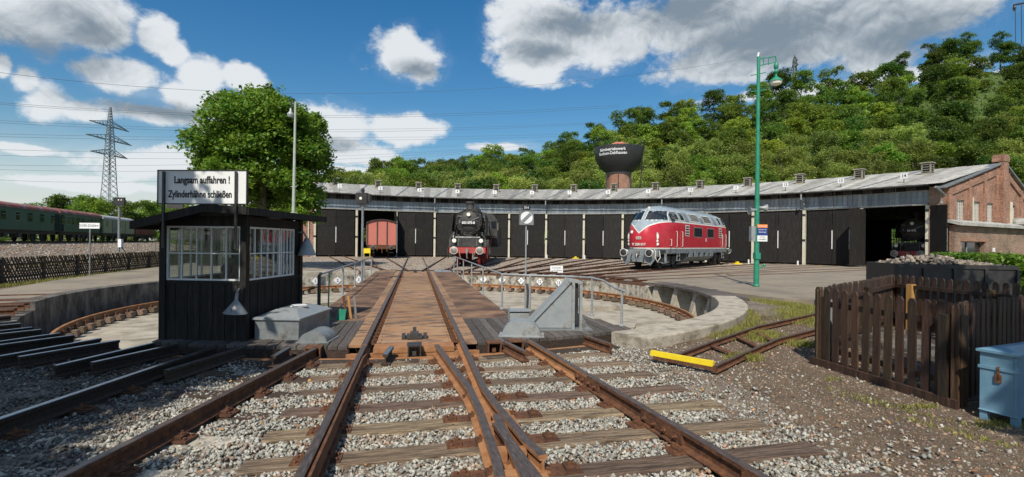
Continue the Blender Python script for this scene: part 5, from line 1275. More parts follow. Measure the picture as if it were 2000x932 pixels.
        MB().bar((s * 1.0, 3.2, .62), (s * 1.0, 9.4, .62), .06, .14).bar((s * 1.1, 2.2, .98), (s * 1.08, 6.3, .62), .07, .12).bar((s * 1.15, 2.3, 1.5), (s * 1.12, 6.3, 1.1), .05, .09).box(min(s * 1.0, s * 1.16), max(s * 1.0, s * 1.16), 2.2, 3.4, .9, 1.06).build('coupling_rod', M_iron if s < 0 else M_steamred, t)
        MB().tube([(s * .95, 2.0, 2.7), (s * 1.0, 4, 2.5), (s * 1.0, 9.5, 2.5)], .045, 6).tube([(s * .9, 1.4, 3.4), (s * .97, 3.4, 3.35), (s * .95, 9.2, 3.35)], .03, 6).tube([(s * .5, 1.3, 3.75), (s * .8, 1.9, 3.7), (s * 1.0, 2.2, 3.0), (s * 1.1, 2.2, 2.1)], .06, 8).build('piping', M_blackg, t)
        MB().box(min(s * .95, s * 1.45), max(s * .95, s * 1.45), 3.2, 4.2, 2.18, 2.9).lathe([(.3, 0), (.3, .8)], 14, (s * 1.2, 5.2, 2.5), 'y').build('air_pump', M_blackg, t, True)
        MB().bar((s * 1.35, .6, 1.3), (s * 1.35, .7, .5), .25, .04).bar((s * 1.4, 2.3, 1.2), (s * 1.4, 3.8, 1.9), .08, .2).build('front_step', M_blackg if s < 0 else M_steamred, t)
    cb = MB(); prof = [(-1.5, 1.6), (-1.5, 3.5), (-1.1, 4.1), (0, 4.35), (1.1, 4.1), (1.5, 3.5), (1.5, 1.6)]
    cb.add([(x, y, z) for y in (10.3, 12.4) for x, z in prof], [tuple(range(7)), tuple(range(13, 6, -1))] + [(i, i + 1, 8 + i, 7 + i) for i in range(6)]); c = cb.build('cab', M_blackg, t)
    for s in (-1, 1):
        MB().box(s * 1.2 - .25, s * 1.2 + .2, 10.26, 10.3, 2.9, 3.5).build('front_window', M_glassd, c)
        MB().box(s * 1.5 - .01, s * 1.5 + .01, 10.8, 11.6, 2.7, 3.4).build('side_window', M_glassd, c)
    MB().box(-1.45, 1.45, 13.0, 19, 1.2, 3.1).build('tender', M_blackg, t)
    return t
steam('steam_locomotive', 'black steam locomotive with a red buffer beam and plate 053 075-8, out in the open', 2 * STEP, 15.6, '053 075-8')
steam('steam_locomotive', 'black steam locomotive with red front standing inside the open rightmost shed', 11 * STEP, RD + 2.6, '66 002')

def van():
    phi = -STEP; r0 = 33.2; p = pol(r0, phi, 0) + Vector((.32, 0, 0)); t = thing('box_van_wagon', 'faded red end of a covered goods wagon half out of the open shed door', 'goods wagon', p, -phi)
    w = 1.42
    b = MB()
    for i in range(24): x = -w + 2 * w * i / 24; b.box(x + .004, x + 2 * w / 24 - .004, .0, .06, 1.25, 3.55 + .22 * (1 - ((x + .06) / w) ** 2))
    b.build('end_boards', M_red, t)
    for x in (-w, -.48, .48, w): MB().box(x - .045, x + .045, -.09, .01, 1.05, 3.6).build('end_stanchion', M_blackg, t)
    for s in (-1, 1):
        b = MB()
        for i in range(50): b.box(s * w - .03, s * w + .03, .06 + i * .18, .235 + i * .18, 1.25, 3.5)
        b.build('side_boards', M_red, t)
        buffer_(t, s * .875, -.62, 1.02, M_blackg, .22, .5)
        for y in (2.2, 7.2): wheel('wheel', t, s * .75, y, .47, M_blackg)
    rf = MB(); prof = [(-w - .12, 3.5), (-w * .8, 3.68), (-w * .4, 3.82), (0, 3.87), (w * .4, 3.82), (w * .8, 3.68), (w + .12, 3.5)]
    rf.grid([[Vector((x, y, z)) for x, z in prof] for y in (-.15, 9.3)]); o = rf.build('roof', M_blackg, t); md = o.modifiers.new('s', 'SOLIDIFY'); md.thickness = .07
    MB().box(-1.35, 1.35, -.12, .12, .88, 1.22).box(-.9, .9, 0, 9, .8, 1.1).tube([(0, -.1, 1.0), (0, -.3, .8), (0, -.2, .45)], .05).tube([(-.45, -.1, .95), (-.5, -.3, .6)], .035).tube([(.45, -.1, .95), (.5, -.3, .6)], .035).build('underframe', M_rust, t)
    MB().box(1.42, 1.5, -.12, -.02, .5, 3.7).build('grab_rail', M_galvd, t)
    for s in (-.9, .9):
        MB().box(s - .18, s + .18, -.8, -.3, .5, .53).build('step', M_blackg, t)
    q = D(717, 493, 47.5); yb = thing('yellow_box', 'small yellow box standing left of the wagon buffers', 'box', (q.x, q.y, -.1)); MB().box(-.32, .32, -.2, .2, .55, 1.0).box(-.3, -.26, -.2, .2, 0, .55).box(.26, .3, -.2, .2, 0, .55).box(-.34, .34, -.22, .22, 1.0, 1.03).build('case', M_yellow, yb)
van()

# ---- train on the embankment to the left
def coach_path(s): return W(-49.7 - .393 * s, 47 + .919 * s)
TZ = 1.25
def railcar(name, label, cat, s0, s1, body, roof, kind):
    a, b_ = coach_path(s0), coach_path(s1); L = (b_ - a).length; d = (b_ - a).normalized(); rz = atan2(d.y, d.x) - pi / 2
    t = thing(name, label, cat, (a.x, a.y, TZ), rz); w = 1.42; h0, h1 = 1.1, 3.15
    hh = {'coach': 3.25, 'van': 3.15, 'goods': 3.0}[kind]
    b = MB().box(-w, w, .3, L - .3, h0, hh); bd = b.build('body', body, t)
    pr = [(-w - .05, hh - .02)] + [(w * 1.03 * -cos(pi * i / 10), hh + .62 * sin(pi * i / 10)) for i in range(1, 10)] + [(w + .05, hh - .02)]
    b = MB(); b.grid([[Vector((x, y, z)) for x, z in pr] for y in (.2, L - .2)]); n = len(pr)
    for y in (.2, L - .2): b.add([(x, y, z) for x, z in pr], [tuple(range(n))])
    b.build('roof', roof, t, True)
    nw = {'coach': 9, 'van': 5, 'goods': 3}[kind]
    for s in (1,):
        for i in range(nw):
            y = .3 + (L - .6) * (i + .5) / nw; ww = .36 if kind == 'coach' else .28; z0, z1 = (2.05, 2.85) if kind != 'goods' else (2.35, 2.75)
            f = MB().box(s * w - .02, s * w + .02, y - ww - .05, y + ww + .05, z0 - .05, z1 + .05).build('window', M_galv if kind == 'coach' and i % 4 == 1 else body, t)
            MB().box(s * w + .02, s * w + .03, y - ww, y + ww, z0, z1).build('pane', M_glassd, f)
            if kind == 'coach': MB().box(s * w + .03, s * w + .04, y - ww, y + ww, z0 + .52, z0 + .56).build('bar', M_galvd, f)
        if kind != 'coach':
            for y in ((L * .32), (L * .72)): MB().box(s * w + .01, s * w + .05, y - .8, y + .8, h0 + .05, hh - .1).box(s * w + .05, s * w + .07, y - .8, y - .72, h0, hh - .1).box(s * w + .05, s * w + .07, y + .72, y + .8, h0, hh - .1).build('sliding_door', M_galvd if kind == 'van' and y < L / 2 else body, t)
        for y in (.75, L - .75) if kind == 'coach' else (): MB().box(s * w - .02, s * w + .015, y - .35, y + .35, h0, 3.05).build('door', M_dark, t)
        MB().box(s * w - .0, s * w + .03, .3, L - .3, h0 - .02, h0 + .06).build('sill_strip', M_blackg, t)
    b = MB().box(-1.2, 1.2, .5, L - .5, .75, 1.1)
    for i in range(4): b.box(.6, 1.3, L * .3 + i * L * .11, L * .3 + i * L * .11 + .6, .4, .8)
    b.build('underframe', M_blackg, t)
    for y in ((2.2, 4.2, L - 4.2, L - 2.2) if kind != 'goods' else (2.5, L - 2.5)):
        for s in (-1, 1): wheel('wheel', t, s * .75, y, .48, M_blackg)
    for s in (-1, 1): buffer_(t, s * .875, -.2, 1.05, M_blackg)
railcar('passenger_coach', 'bottle green coach with a rust red roof, nearest end of the train', 'railway coach', -14, 8.3, M_gcoach, M_croof, 'coach')
railcar('passenger_coach', 'bottle green coach with a streaked grey roof in the middle of the train', 'railway coach', 8.3, 21.2, M_gcoach, M_croof, 'coach')
railcar('luggage_van', 'pale olive luggage van with grey roof between green coach and maroon van', 'railway van', 21.2, 35, M_gcoach2, M_croof2, 'van')
railcar('goods_van', 'maroon goods van at the far end of the train', 'railway van', 35, 46.8, M_mcoach, M_croof2, 'goods')
# ------------------------------------------------------------------ control kiosk
def win_wall(par, x0, x1, z0, z1, cols, y, name='window', mid=.5, out=-1):
    """glazed frame in the local XZ plane: white bars as one frame, one pane object per light"""
    b = MB(); fw = .028
    b.box(x0, x0 + fw, y - .02, y + .02, z0, z1).box(x1 - fw, x1, y - .02, y + .02, z0, z1).box(x0 + fw, x1 - fw, y - .02, y + .02, z0, z0 + fw).box(x0 + fw, x1 - fw, y - .02, y + .02, z1 - fw, z1)
    w = (x1 - x0) / cols; zm = z0 + (z1 - z0) * mid
    for i in range(1, cols): b.box(x0 + w * i - .009, x0 + w * i + .009, y - .014, y + .014, z0 + fw, z1 - fw)
    b.box(x0 + fw, x1 - fw, y - .017, y + .017, zm - .009, zm + .009)
    f = b.build(name, M_white, par)
    for i in range(cols):
        for a, c in ((z0 + fw, zm - .009), (zm + .009, z1 - fw)): MB().box(x0 + w * i + .01, x0 + w * (i + 1) - .01, y - .002, y + .002, a, c).build('pane', M_glassk, f)
    return f
def kiosk():
    fl, fr, br = W(-5.60, 7.80), W(-4.26, 7.72), W(-4.14, 9.45)
    d = (fr - fl); wx = d.length; rz = atan2(d.y, d.x); dp = (br - fr).length
    t = thing('control_kiosk', 'black timber control kiosk with white barred windows and a low tilted roof', 'kiosk', (fl.x, fl.y, -.10), rz)
    zb, zt, H0, H1 = 1.03, 1.90, 2.0, 2.16       # sill, window head, eaves left / right (local z)
    def boards(name, x0, x1, y0, y1, z0, z1, nb):
        b = MB(); dx, dy = (x1 - x0) / nb, (y1 - y0) / nb; al = abs(x1 - x0) > abs(y1 - y0)
        for i in range(nb):
            xa, xb, ya, yb = x0 + dx * i, x0 + dx * (i + 1), y0 + dy * i, y0 + dy * (i + 1); o_ = .006 * (i % 2)
            if al: b.box(xa + .003, xb - .003, ya - .02 - o_, ya + .02, z0, z1)
            else: b.box(xa - .02, xa + .02 + o_, ya + .003, yb - .003, z0, z1)
        return b.build(name, M_black, t)
    boards('front_boards', 0, wx, 0, 0, 0, zb - .04, 13); boards('side_boards', wx, wx, 0, dp, 0, zb - .04, 16); boards('side_boards', 0, 0, 0, dp, 0, zb - .04, 16); boards('rear_boards', 0, wx, dp, dp, 0, zb - .04, 13)
    for x0, y0 in ((0, 0), (wx, 0), (0, dp), (wx, dp)): MB().box(x0 - .05, x0 + .05, y0 - .05, y0 + .05, 0, 2.08).build('corner_post', M_black, t)
    MB().box(.05, wx - .05, -.035, .035, zb - .05, zb - .004).box(.05, wx - .05, dp - .035, dp + .035, zb - .05, zb - .004).box(wx - .035, wx + .035, .05, dp - .05, zb - .05, zb - .004).box(-.035, .035, .05, dp - .05, zb - .05, zb - .004).build('sill', M_black, t)
    b = MB()
    for (x0, x1, y0, y1) in ((.05, wx - .05, -.03, .03), (.05, wx - .05, dp - .03, dp + .03), (wx - .03, wx + .03, .05, dp - .05), (-.03, .03, .05, dp - .05)): b.box(x0, x1, y0, y1, zt + .004, 2.06)
    b.build('head_boards', M_black, t)
    win_wall(t, .055, wx - .055, zb, zt, 5, -.005)
    def side(x, y0, y1, cols, nm='window'):
        f = win_wall(t, 0, y1 - y0, zb, zt, cols, 0, nm); f.location = (x, y0, 0); f.rotation_euler = (0, 0, pi / 2); return f
    side(wx + .005, .06, 1.0, 5); side(wx + .005, 1.03, 1.50, 4, 'window')
    MB().box(wx - .02, wx + .02, 1.5, dp - .05, zb, zt).build('door_post', M_black, t)
    f = win_wall(t, .055, wx - .055, zb, zt, 5, dp); side(-.005, .06, dp - .06, 6)
    # roof: boarded slab falling to the left, with fascia
    def rz_(x): return H0 - .06 + (x + .32) / (wx + .6) * .26
    X = [-.19, wx * .72, wx + .30]; Z = [1.90, 2.17, 2.13]
    b = MB()
    for (xa, za), (xb, zb_) in zip(list(zip(X, Z))[:-1], list(zip(X, Z))[1:]):
        b.add([(x, y, z + dz) for dz in (0, .045) for x, z in ((xa, za), (xb, zb_)) for y in (-.42, dp + .5)], [(0, 1, 3, 2), (4, 6, 7, 5), (0, 2, 6, 4), (1, 5, 7, 3), (0, 4, 5, 1), (2, 3, 7, 6)])
    b.build('roof', M_black, t)
    b = MB()
    for (xa, za), (xb, zb_) in zip(list(zip(X, Z))[:-1], list(zip(X, Z))[1:]):
        for y in (-.435, dp + .515): b.bar((xa, y, za - .005), (xb, y, zb_ - .005), .025, .12)
    b.bar((X[2] + .012, -.43, Z[2] - .01), (X[2] + .012, dp + .5, Z[2] - .01), .025, .11); b.bar((X[0] - .012, -.43, Z[0] - .01), (X[0] - .012, dp + .5, Z[0] - .01), .025, .11)
    b.build('fascia', M_black, t)
    MB().box(.04, wx - .04, .04, dp - .04, 0.0, .04).build('floor', M_woodd, t)
    MB().box(wx * .22, wx - .06, dp - .06, dp - .03, zb, zt).build('dark_backing', M_interior, t)  # added panel behind the glass, stands for the dark interior
    # controls inside
    b = MB().box(.25, .75, 1.0, 1.35, .04, 1.05).box(.3, .7, 1.05, 1.3, 1.05, 1.35).lathe([(.09, .95), (.09, .99)], 14, (.38, 0, 1.15), 'y').lathe([(.001, -.03), (.1, -.02), (.1, .02)], 14, (.85, .6, 1.15), 'y').box(.82, .88, .6, .7, .04, 1.1); b.build('control_desk', M_interior, t)
    b = MB().box(.55, .82, .9, 1.12, .04, 1.5).lathe([(.14, 1.5), (.1, 1.68), (.02, 1.72)], 12, (.95, 1.2, 0)); b.build('control_column', M_blackg, t)
    b = MB()
    for i in range(3):
        for j in range(2): b.lathe([(.045, 0), (.055, 0), (.055, .01), (.045, .01)], 14, (wx - .03, .45 + i * .13, 1.5 + j * .13), 'x')
    b.build('wall_ornament', M_galv, t)
    MB().lathe([(.035, .12), (.08, .02), (.15, -.16), (.17, -.22), (.16, -.22), (.13, -.14)], 18, (wx + .18, dp - .05, 1.62)).tube([(wx + .18, dp - .05, 1.74), (wx + .1, dp - .05, 1.86), (wx, dp - .05, 1.84)], .02).build('bell_lamp', M_galv, t, True)
    # funnel lamp on the front
    b = MB().lathe([(.025, .30), (.03, .17), (.06, .13), (.20, -.06), (.205, -.07), (.19, -.06), (.05, .12)], 22, (0, 0, 0)).tube([(0, 0, .28), (-.02, .05, .34), (-.04, .12, .36)], .018); o = b.build('funnel_lamp', M_galvd, t, True); o.location = (wx - .04, -.16, .60); o.rotation_euler = (0, .08, 0); o.scale = (.85, .85, .85)
    # sign on two posts
    s = thing('warning_sign', 'large white sign reading Langsam auffahren on two posts over the kiosk roof', 'sign', (fl.x, fl.y, -.1), rz)
    a = D(309, 332, 7.35); c = D(487, 332, 7.3); bt = D(309, 399, 7.35)
    m = root_mat(s).inverted(); a, c, bt = m @ a, m @ c, m @ bt; y = a.y; zt_, zb_ = a.z, bt.z
    MB().box(a.x + .015, c.x - .015, y - .012, y + .012, zb_ + .015, zt_ - .015).build('board', M_sign, s)
    MB().box(a.x, c.x, y - .02, y + .02, zt_ - .015, zt_).box(a.x, c.x, y - .02, y + .02, zb_, zb_ + .015).box(a.x, a.x + .015, y - .02, y + .02, zb_ + .015, zt_ - .015).box(c.x - .015, c.x, y - .02, y + .02, zb_ + .015, zt_ - .015).build('frame', M_blackm, s)
    for px in (323, 469): q = m @ D(px, 370, 7.34); MB().box(q.x - .016, q.x + .016, y - .05, y - .022, 1.55, zt_ - .03).build('post', M_blackm, s)
    w_ = c.x - a.x; h_ = zt_ - zb_; xm = (a.x + c.x) / 2
    text('lettering', 'Langsam auffahren !', .15, M_ink, s, (xm, y - .016, zb_ + h_ * .70), (pi / 2, 0, 0), .735, .002, bold=.0035)
    text('lettering', 'Zylinderhähne schließen', .15, M_ink, s, (xm - .03, y - .016, zb_ + h_ * .29), (pi / 2, 0, 0), .68, .002, bold=.003)
    # cabinet
    p = W(-4.16, 7.85); k = thing('metal_cabinet', 'grey sheet metal cabinet with a hipped lid beside the kiosk', 'cabinet', (p.x, p.y, -.06), rz + deg(2)); cw, cdp = .72, 1.25
    MB().box(0, cw, 0, cdp, .03, .36).box(.02, cw - .02, .02, cdp - .02, 0, .03).build('case', M_galvd, k)
    b = MB(); lid = [(-.03, -.03, .355), (cw + .03, -.03, .355), (cw + .03, cdp + .03, .355), (-.03, cdp + .03, .355), (-.03, -.03, .38), (cw + .03, -.03, .38), (cw + .03, cdp + .03, .38), (-.03, cdp + .03, .38), (cw * .3, cdp * .28, .50), (cw * .72, cdp * .28, .50), (cw * .72, cdp * .78, .50), (cw * .3, cdp * .78, .50)]
    b.add(lid, [(3, 2, 1, 0), (0, 1, 5, 4), (1, 2, 6, 5), (2, 3, 7, 6), (3, 0, 4, 7), (4, 5, 9, 8), (5, 6, 10, 9), (6, 7, 11, 10), (7, 4, 8, 11), (8, 9, 10, 11)]); b.build('lid', M_galv, k)
    mg = thing('folded_papers', 'folded papers lying on the cabinet lid', 'papers', k.location + Matrix.Rotation(rz, 3, 'Z') @ Vector((.42, .62, .505)), rz + .5)
    for i in range(3): MB().box(-.14 + i * .02, .12, -.1, .08 + i * .01, i * .007, .006 + i * .007).build('sheet', M_sign if i % 2 == 0 else M_galvd, mg).rotation_euler = (0, 0, i * .12)
    # tall black locker right behind the kiosk and green hoses, levers
    g = thing('signal_levers', 'green and rusty hand levers standing beside the kiosk door', 'levers', tuple(W(-3.75, 9.9, -.03)), 0)
    MB().bar((0, 0, 0), (.02, 0, .95), .05, .02).lathe([(.07, 0), (.05, .1), (.03, .15)], 8).build('lever', M_green, g)
    MB().bar((.28, 0, 0), (.30, 0, .2), .14, .12).lathe([(.09, .0), (.05, .16), (.02, .22)], 8, (.24, 0, 0)).build('stand', M_green, g)
    for i, x in enumerate((.36, .44, .54)): MB().bar((x, .1, 0), (x - .08 + i * .02, .1, .48), .03, .045).build('lever', [M_rust, M_fpale, M_iron][i], g)
kiosk()
# white gable wall and chimney seen behind the sign
p = D(403, 399, 30); wb = thing('white_gable_house', 'small white gabled building half hidden behind the warning sign', 'building', (p.x, p.y, -.1), -YAW)
MB().add([(x, y, z) for y in (0, 5) for x, z in ((-.62, 2.6), (.6, 2.6), (.6, 3.6), (-.0, 3.75), (-.62, 3.3))], [(0, 1, 2, 3, 4), (9, 8, 7, 6, 5)] + [(i, (i + 1) % 5, 5 + (i + 1) % 5, 5 + i) for i in range(5)]).build('wall', M_tarp, wb)
MB().box(-.62, .6, 0, 5, 0, 2.597).build('dark_base', M_black, wb)  # invented dark lower wall, keeps the view through the kiosk glass dark
MB().box(-.05, .62, -.3, -.02, 2.0, 4.9).build('chimney', M_blackg, wb)

# ------------------------------------------------------------------ lamp posts
def green_lamp():
    p = G(1477, 560, -.05); t = thing('green_lamp_post', 'tall green lamp post with bell lamp, two loudspeakers and notices', 'lamp post', (p.x, p.y, -.05), -YAW); H = 9.15
    MB().tube([(0, 0, 0), (0, 0, 2.2), (0, 0, H)], [.105, .09, .06], 12).build('pole', M_green, t, True)
    MB().box(-.1, .1, -.13, .1, 1.1, 1.35).lathe([(.11, 0), (.13, .05), (.1, .1)], 12).build('hatch', M_green, t)
    MB().tube([(-.03, 0, H), (0, 0, H + .16)], .04, 6).build('finial', M_sign, t)
    b = MB().bar((0, 0, H - .08), (.68, 0, H + .02), .035).bar((0, 0, H - .36), (.68, 0, H - .2), .035).tube([(.62, 0, H + .02), (.68, 0, H + .0), (.7, 0, H - .2), (.68, 0, H - .3)], .025)
    for x in (.2, .4): b.bar((x, 0, H - .05), (x, 0, H - .32), .025)
    b.bar((-.3, 0, H - .75), (.3, 0, H - .62), .03).bar((-.3, 0, H - 1.4), (.3, 0, H - 1.3), .03); b.build('arm', M_green, t)
    MB().lathe([(.03, H - .2), (.09, H - .3), (.09, H - .42), (.05, H - .5), (.1, H - .6), (.04, H - .7), (.05, H - .78), (.22, H - .92), (.25, H - .98), (.23, H - .98)], 18, (.7, 0, 0)).build('lamp_housing', M_green, t, True)
    MB().lathe([(.23, H - .98), (.2, H - 1.08), (.1, H - 1.13), (.001, H - 1.14)], 18, (.7, 0, 0)).build('lamp_bowl', M_lens, t, True)
    for s, y in ((-1, 0), (1, 0)):
        o = MB().lathe([(.05, 0), (.06, .12), (.1, .22), (.19, .34), (.18, .33)], 16, ax='x').build('loudspeaker', M_galv, t, True); o.location = (s * .05, -.05, 3.1 + .05 * s); o.rotation_euler = (0, .1, 0 if s > 0 else pi)
        o.scale = (.85, .85, .85)
    MB().box(-.26, -.1, -.1, .1, 1.8, 2.4).build('switch_box', M_galv, t)
    for z0, z1, m in ((2.34, 2.48, M_orange), (2.04, 2.34, M_navy), (1.8, 2.04, M_sign)):
        MB().box(-.04, .36, -.125, -.105, z0, z1 - .006).build('notice', m, t)
    text('lettering', 'Achtung!', .1, M_sign, t, (.16, -.128, 2.41), (pi / 2, 0, 0), 1, .001)
    for i, s in enumerate(('Betreten der', 'Gleisanlagen')): text('lettering', s, .075, M_sign, t, (.16, -.128, 2.27 - i * .1), (pi / 2, 0, 0), .8, .001)
    for i, s in enumerate(('verboten', 'Lebensgefahr')): text('lettering', s, .07, M_ink, t, (.16, -.128, 1.98 - i * .09), (pi / 2, 0, 0), .8, .001)
    MB().bar((.05, -.05, .7), (.26, -.1, .85), .05).lathe([(.03, .8), (.06, .86), (.03, .92)], 8, (.26, -.1, 0)).build('hydrant_arm', M_green, t)
green_lamp()
def grey_lamp():
    p = D(573, 430, 22.5); t = thing('grey_lamp_post', 'slim pale grey lamp post with a small round lamp in front of the plane tree', 'lamp post', (p.x, p.y, -.1), -YAW); H = 8.15
    MB().tube([(0, 0, 0), (.0, 0, 3.0), (.04, 0, H)], [.085, .075, .045], 10).build('pole', M_lgreen, t, True)
    for z in (3.0, 4.2): MB().bar((-.14, 0, z), (.14, 0, z), .03).build('climbing_iron', M_lgreen, t)
    MB().bar((.04, 0, H - .1), (-.16, 0, H + .05), .03).bar((.04, 0, H - .45), (-.14, 0, H + .0), .025).bar((-.16, 0, H + .05), (-.16, 0, H - .5), .03).build('arm', M_blackm, t)
    MB().lathe([(.04, H - .3), (.06, H - .45), (.15, H - .55), (.16, H - .62), (.12, H - .72), (.001, H - .75)], 14, (-.18, 0, 0)).build('lamp', M_galv, t, True)
grey_lamp()
def signal_post():
    p = D(232, 492, 27); t = thing('light_signal', 'black light signal screen on a pole with a small relay box at its foot', 'signal', (p.x, p.y, -.2), -YAW); z = lambda py: D(232, py, 27).z + .2
    MB().tube([(0, 0, 0), (0, 0, z(405))], .06, 8).build('pole', M_galvd, t)
    MB().box(-.27, .35, -.1, .0, z(402), z(386)).build('screen', M_blackm, t)
    for x in (.05, .2): MB().lathe([(.001, -.12), (.035, -.12), (.035, -.1)], 10, (x, 0, z(391)), 'y').build('lens', M_lens, t)
    MB().box(.04, .22, -.12, .04, z(483), z(467)).build('relay_box', M_tarp, t)
    MB().bar((.1, 0, z(480)), (.4, 0, z(494)), .04).bar((-.1, 0, .1), (-.1, 0, .5), .05).build('stay', M_blackm, t)
    MB().bar((.05, 0, z(406)), (-.95, 1.5, z(394)), .02).build('stay', M_galvd, t)
signal_post()
p = D(174, 495, 22); t = thing('direction_sign', 'white arrow sign reading Zu den Zügen on a thin post', 'sign', (p.x, p.y, -.2), -YAW)
z = lambda py: D(174, py, 22).z + .2
MB().box(-.44, .47, -.015, .015, z(446.5), z(435.5)).build('board', M_sign, t); MB().tube([(0, .04, 0), (0, .04, z(438))], .03, 6).build('post', M_galvd, t)
text('lettering', 'ZU DEN ZÜGEN', .15, M_ink, t, (-.09, -.018, z(441)), (pi / 2, 0, 0), .72, .001); 
MB().add([(x, -.018, z(441) + q) for x, q in ((.28, -.012), (.38, -.012), (.38, -.035), (.43, 0), (.38, .035), (.38, .012), (.28, .012))], [tuple(range(7))]).build('arrow', M_ink, t)
# far signal seen above the kiosk roof
p = D(345, 430, 45); t = thing('far_signal', 'small far signal mast visible between the big sign and the kiosk roof', 'signal', (p.x, p.y, 0), -YAW)
MB().tube([(0, 0, 0), (0, 0, p.z + 2)], .07, 6).box(-.9, .6, -.06, .06, p.z + 1.1, p.z + 1.8).lathe([(.2, p.z + .6), (.25, p.z + .4), (.1, p.z + .2)], 8).build('mast', M_blackg, t)
for px in (268, 303, 327):
    p = D(px, 488, 32); t = thing('fence_stake', 'thin grey stake beyond the lattice fence', 'stake', (p.x, p.y, -.2), 0, 'thin stakes beyond the lattice fence'); MB().tube([(0, 0, 0), (0, 0, D(px, 474, 32).z + .2)], .035, 6).build('stake', M_galvd, t)

# ------------------------------------------------------------------ lattice fence on the left
def lattice():
    a, b_ = W(-21.5, 14.6), W(-22.2, 31.5); pts = [W(-17.3, 13.0), W(-18.9, 17.9), W(-22.05, 31.0), W(-24.5, 42)]
    t = thing('lattice_fence', 'low weathered lattice fence of crossed wooden laths along the asphalt path', 'fence', (pts[0].x, pts[0].y, -.15))
    lA = lB = None; H = .98
    for (p, q) in zip(pts[:-1], pts[1:]):
        d = (q - p); L = d.length; rz = atan2(d.y, d.x); s = 0.0; sp = .15
        while s < L:
            pos = p + d * (s / L) - pts[0]; z0 = 0.0
            if lA is None:
                for nm, sg in (('A', 1), ('B', -1)):
                    b = MB(); dx = .62 * sg; nrm = .018 * sg
                    b.add([(x + w_, y, z) for y in (nrm - .014, nrm + .014) for x, w_, z in ((-dx / 2, -.03, 0), (-dx / 2, .03, 0), (dx / 2, .03, H), (dx / 2, 0, H + .04), (dx / 2, -.03, H))], [(0, 1, 2, 3, 4), (9, 8, 7, 6, 5)] + [(i, (i + 1) % 5, 5 + (i + 1) % 5, 5 + i) for i in range(5)])
                    o = b.build('lath', M_lattice if sg > 0 else M_latticed, t)
                    if sg > 0: lA = o
                    else: lB = o
                lA.location = pos; lB.location = pos; lA.rotation_euler = lB.rotation_euler = (0, 0, rz)
            else:
                link('lath', lA.data, t, pos, (random.uniform(-.02, .02), random.uniform(-.05, .05), rz)); link('lath', lB.data, t, pos, (0, random.uniform(-.05, .05), rz))
            s += sp
        b = MB()
        for z in (.25, .72): b.bar(p - pts[0] + Vector((0, 0, z)), q - pts[0] + Vector((0, 0, z)), .06, .07)
        b.build('rail', M_latticed, t)
        for i in range(int(L / 2.2) + 1):
            pp = p + d * (i * 2.2 / L) - pts[0]; MB().box(pp.x - .06, pp.x + .06, pp.y - .06, pp.y + .06, -.1, 1.0).build('post', M_latticed, t)
lattice()

# ------------------------------------------------------------------ picket fence enclosure on the right
def pickets():
    A, B, Cc, Dd = W(4.60, 7.25), W(8.55, 10.85), W(8.9, 6.6), W(4.93, 5.38)
    E_ = W(7.3, 6.6)
    t = thing('picket_fence', 'brown stained picket fence enclosure around a sunken stair beside the gravel', 'fence', (A.x, A.y, -.19))
    pk = None; zt = 1.16
    def run(p, q, sp, inward, rails=True, lo=.03):
        nonlocal pk
        d = q - p; L = d.length; rz = atan2(d.y, d.x); n = int(L / sp); nrm = Vector((-d.y, d.x, 0)).normalized() * inward
        for i in range(n + 1):
            pos = p + d * (i / max(1, n)) - A + Vector((0, 0, lo + random.uniform(-.012, .012)))
            if pk is None:
                w = .048; b = MB(); b.add([(x, y, z) for y in (-.012, .012) for x, z in ((-w, 0), (w, 0), (w, 1.08), (w * .45, 1.125), (-w * .45, 1.125), (-w, 1.08))], [(0, 1, 2, 3, 4, 5), (11, 10, 9, 8, 7, 6)] + [(k, (k + 1) % 6, 6 + (k + 1) % 6, 6 + k) for k in range(6)])
                pk = b.build('picket', M_fwood, t); pk.location = pos; pk.rotation_euler = (0, 0, rz)
            else: link('picket', pk.data, t, pos, (random.uniform(-.012, .012), random.uniform(-.012, .012), rz + random.uniform(-.03, .03)))
        if rails:
            for z in (.26, .92):
                a = p - A + nrm * .035 + Vector((0, 0, z)); c = q - A + nrm * .035 + Vector((0, 0, z)); MB().bar(a, c, .045, .075).build('rail', M_fwood, t)
        k = max(1, int(L / 1.9))
        for i in range(k + 1):
            pp = p + d * (i / k) - A + nrm * .08; MB().box(pp.x - .045, pp.x + .045, pp.y - .045, pp.y + .045, -.05, 1.02).build('post', M_fwood, t)
    run(A, Dd, .15, 1); run(Dd, W(7.9, 7.0), .15, 1); run(A, B, .14, -1); run(B, Cc, .16, -1)
    q = B - A; MB().box(q.x - .16, q.x - .04, q.y - .55, q.y - .43, -.6, .98).build('corner_post', M_fpale, t)
    for s, e in ((A, Dd),):
        d = (e - s).normalized(); n = Vector((d.y, -d.x, 0)); MB().bar(s - A + n * .05 - d * .08 + Vector((0, 0, .03)), e - A + n * .05 + d * .08 + Vector((0, 0, .02)), .05, .15).build('base_board', M_fwood, t)
    MB().bar(A - A + Vector((.1, .1, .18)), B - A + Vector((-.2, -.1, .62)), .05, .06).build('brace', M_fwood, t)
    # white drain pipe behind the corner picket
    q = W(4.80, 7.25); g = thing('drain_pipe', 'thin white pipe just inside the left corner of the picket fence', 'pipe', (q.x, q.y, -.2)); MB().tube([(0, 0, 0), (0, 0, .98)], .03, 8).build('pipe', M_galv, g)
    # stair going down inside
    s0 = W(7.0, 7.9); st = thing('concrete_steps', 'short flight of pale steps inside the picket enclosure', 'steps', (s0.x, s0.y, -.2), rz := -YAW + .3)
    for i in range(5): MB().box(-.5, .5, i * .28, i * .28 + .3, -.02, .04 + i * .05).build('step', M_wallshade, st)  # steps take the shade-toned concrete, dimmed by colour
pickets()
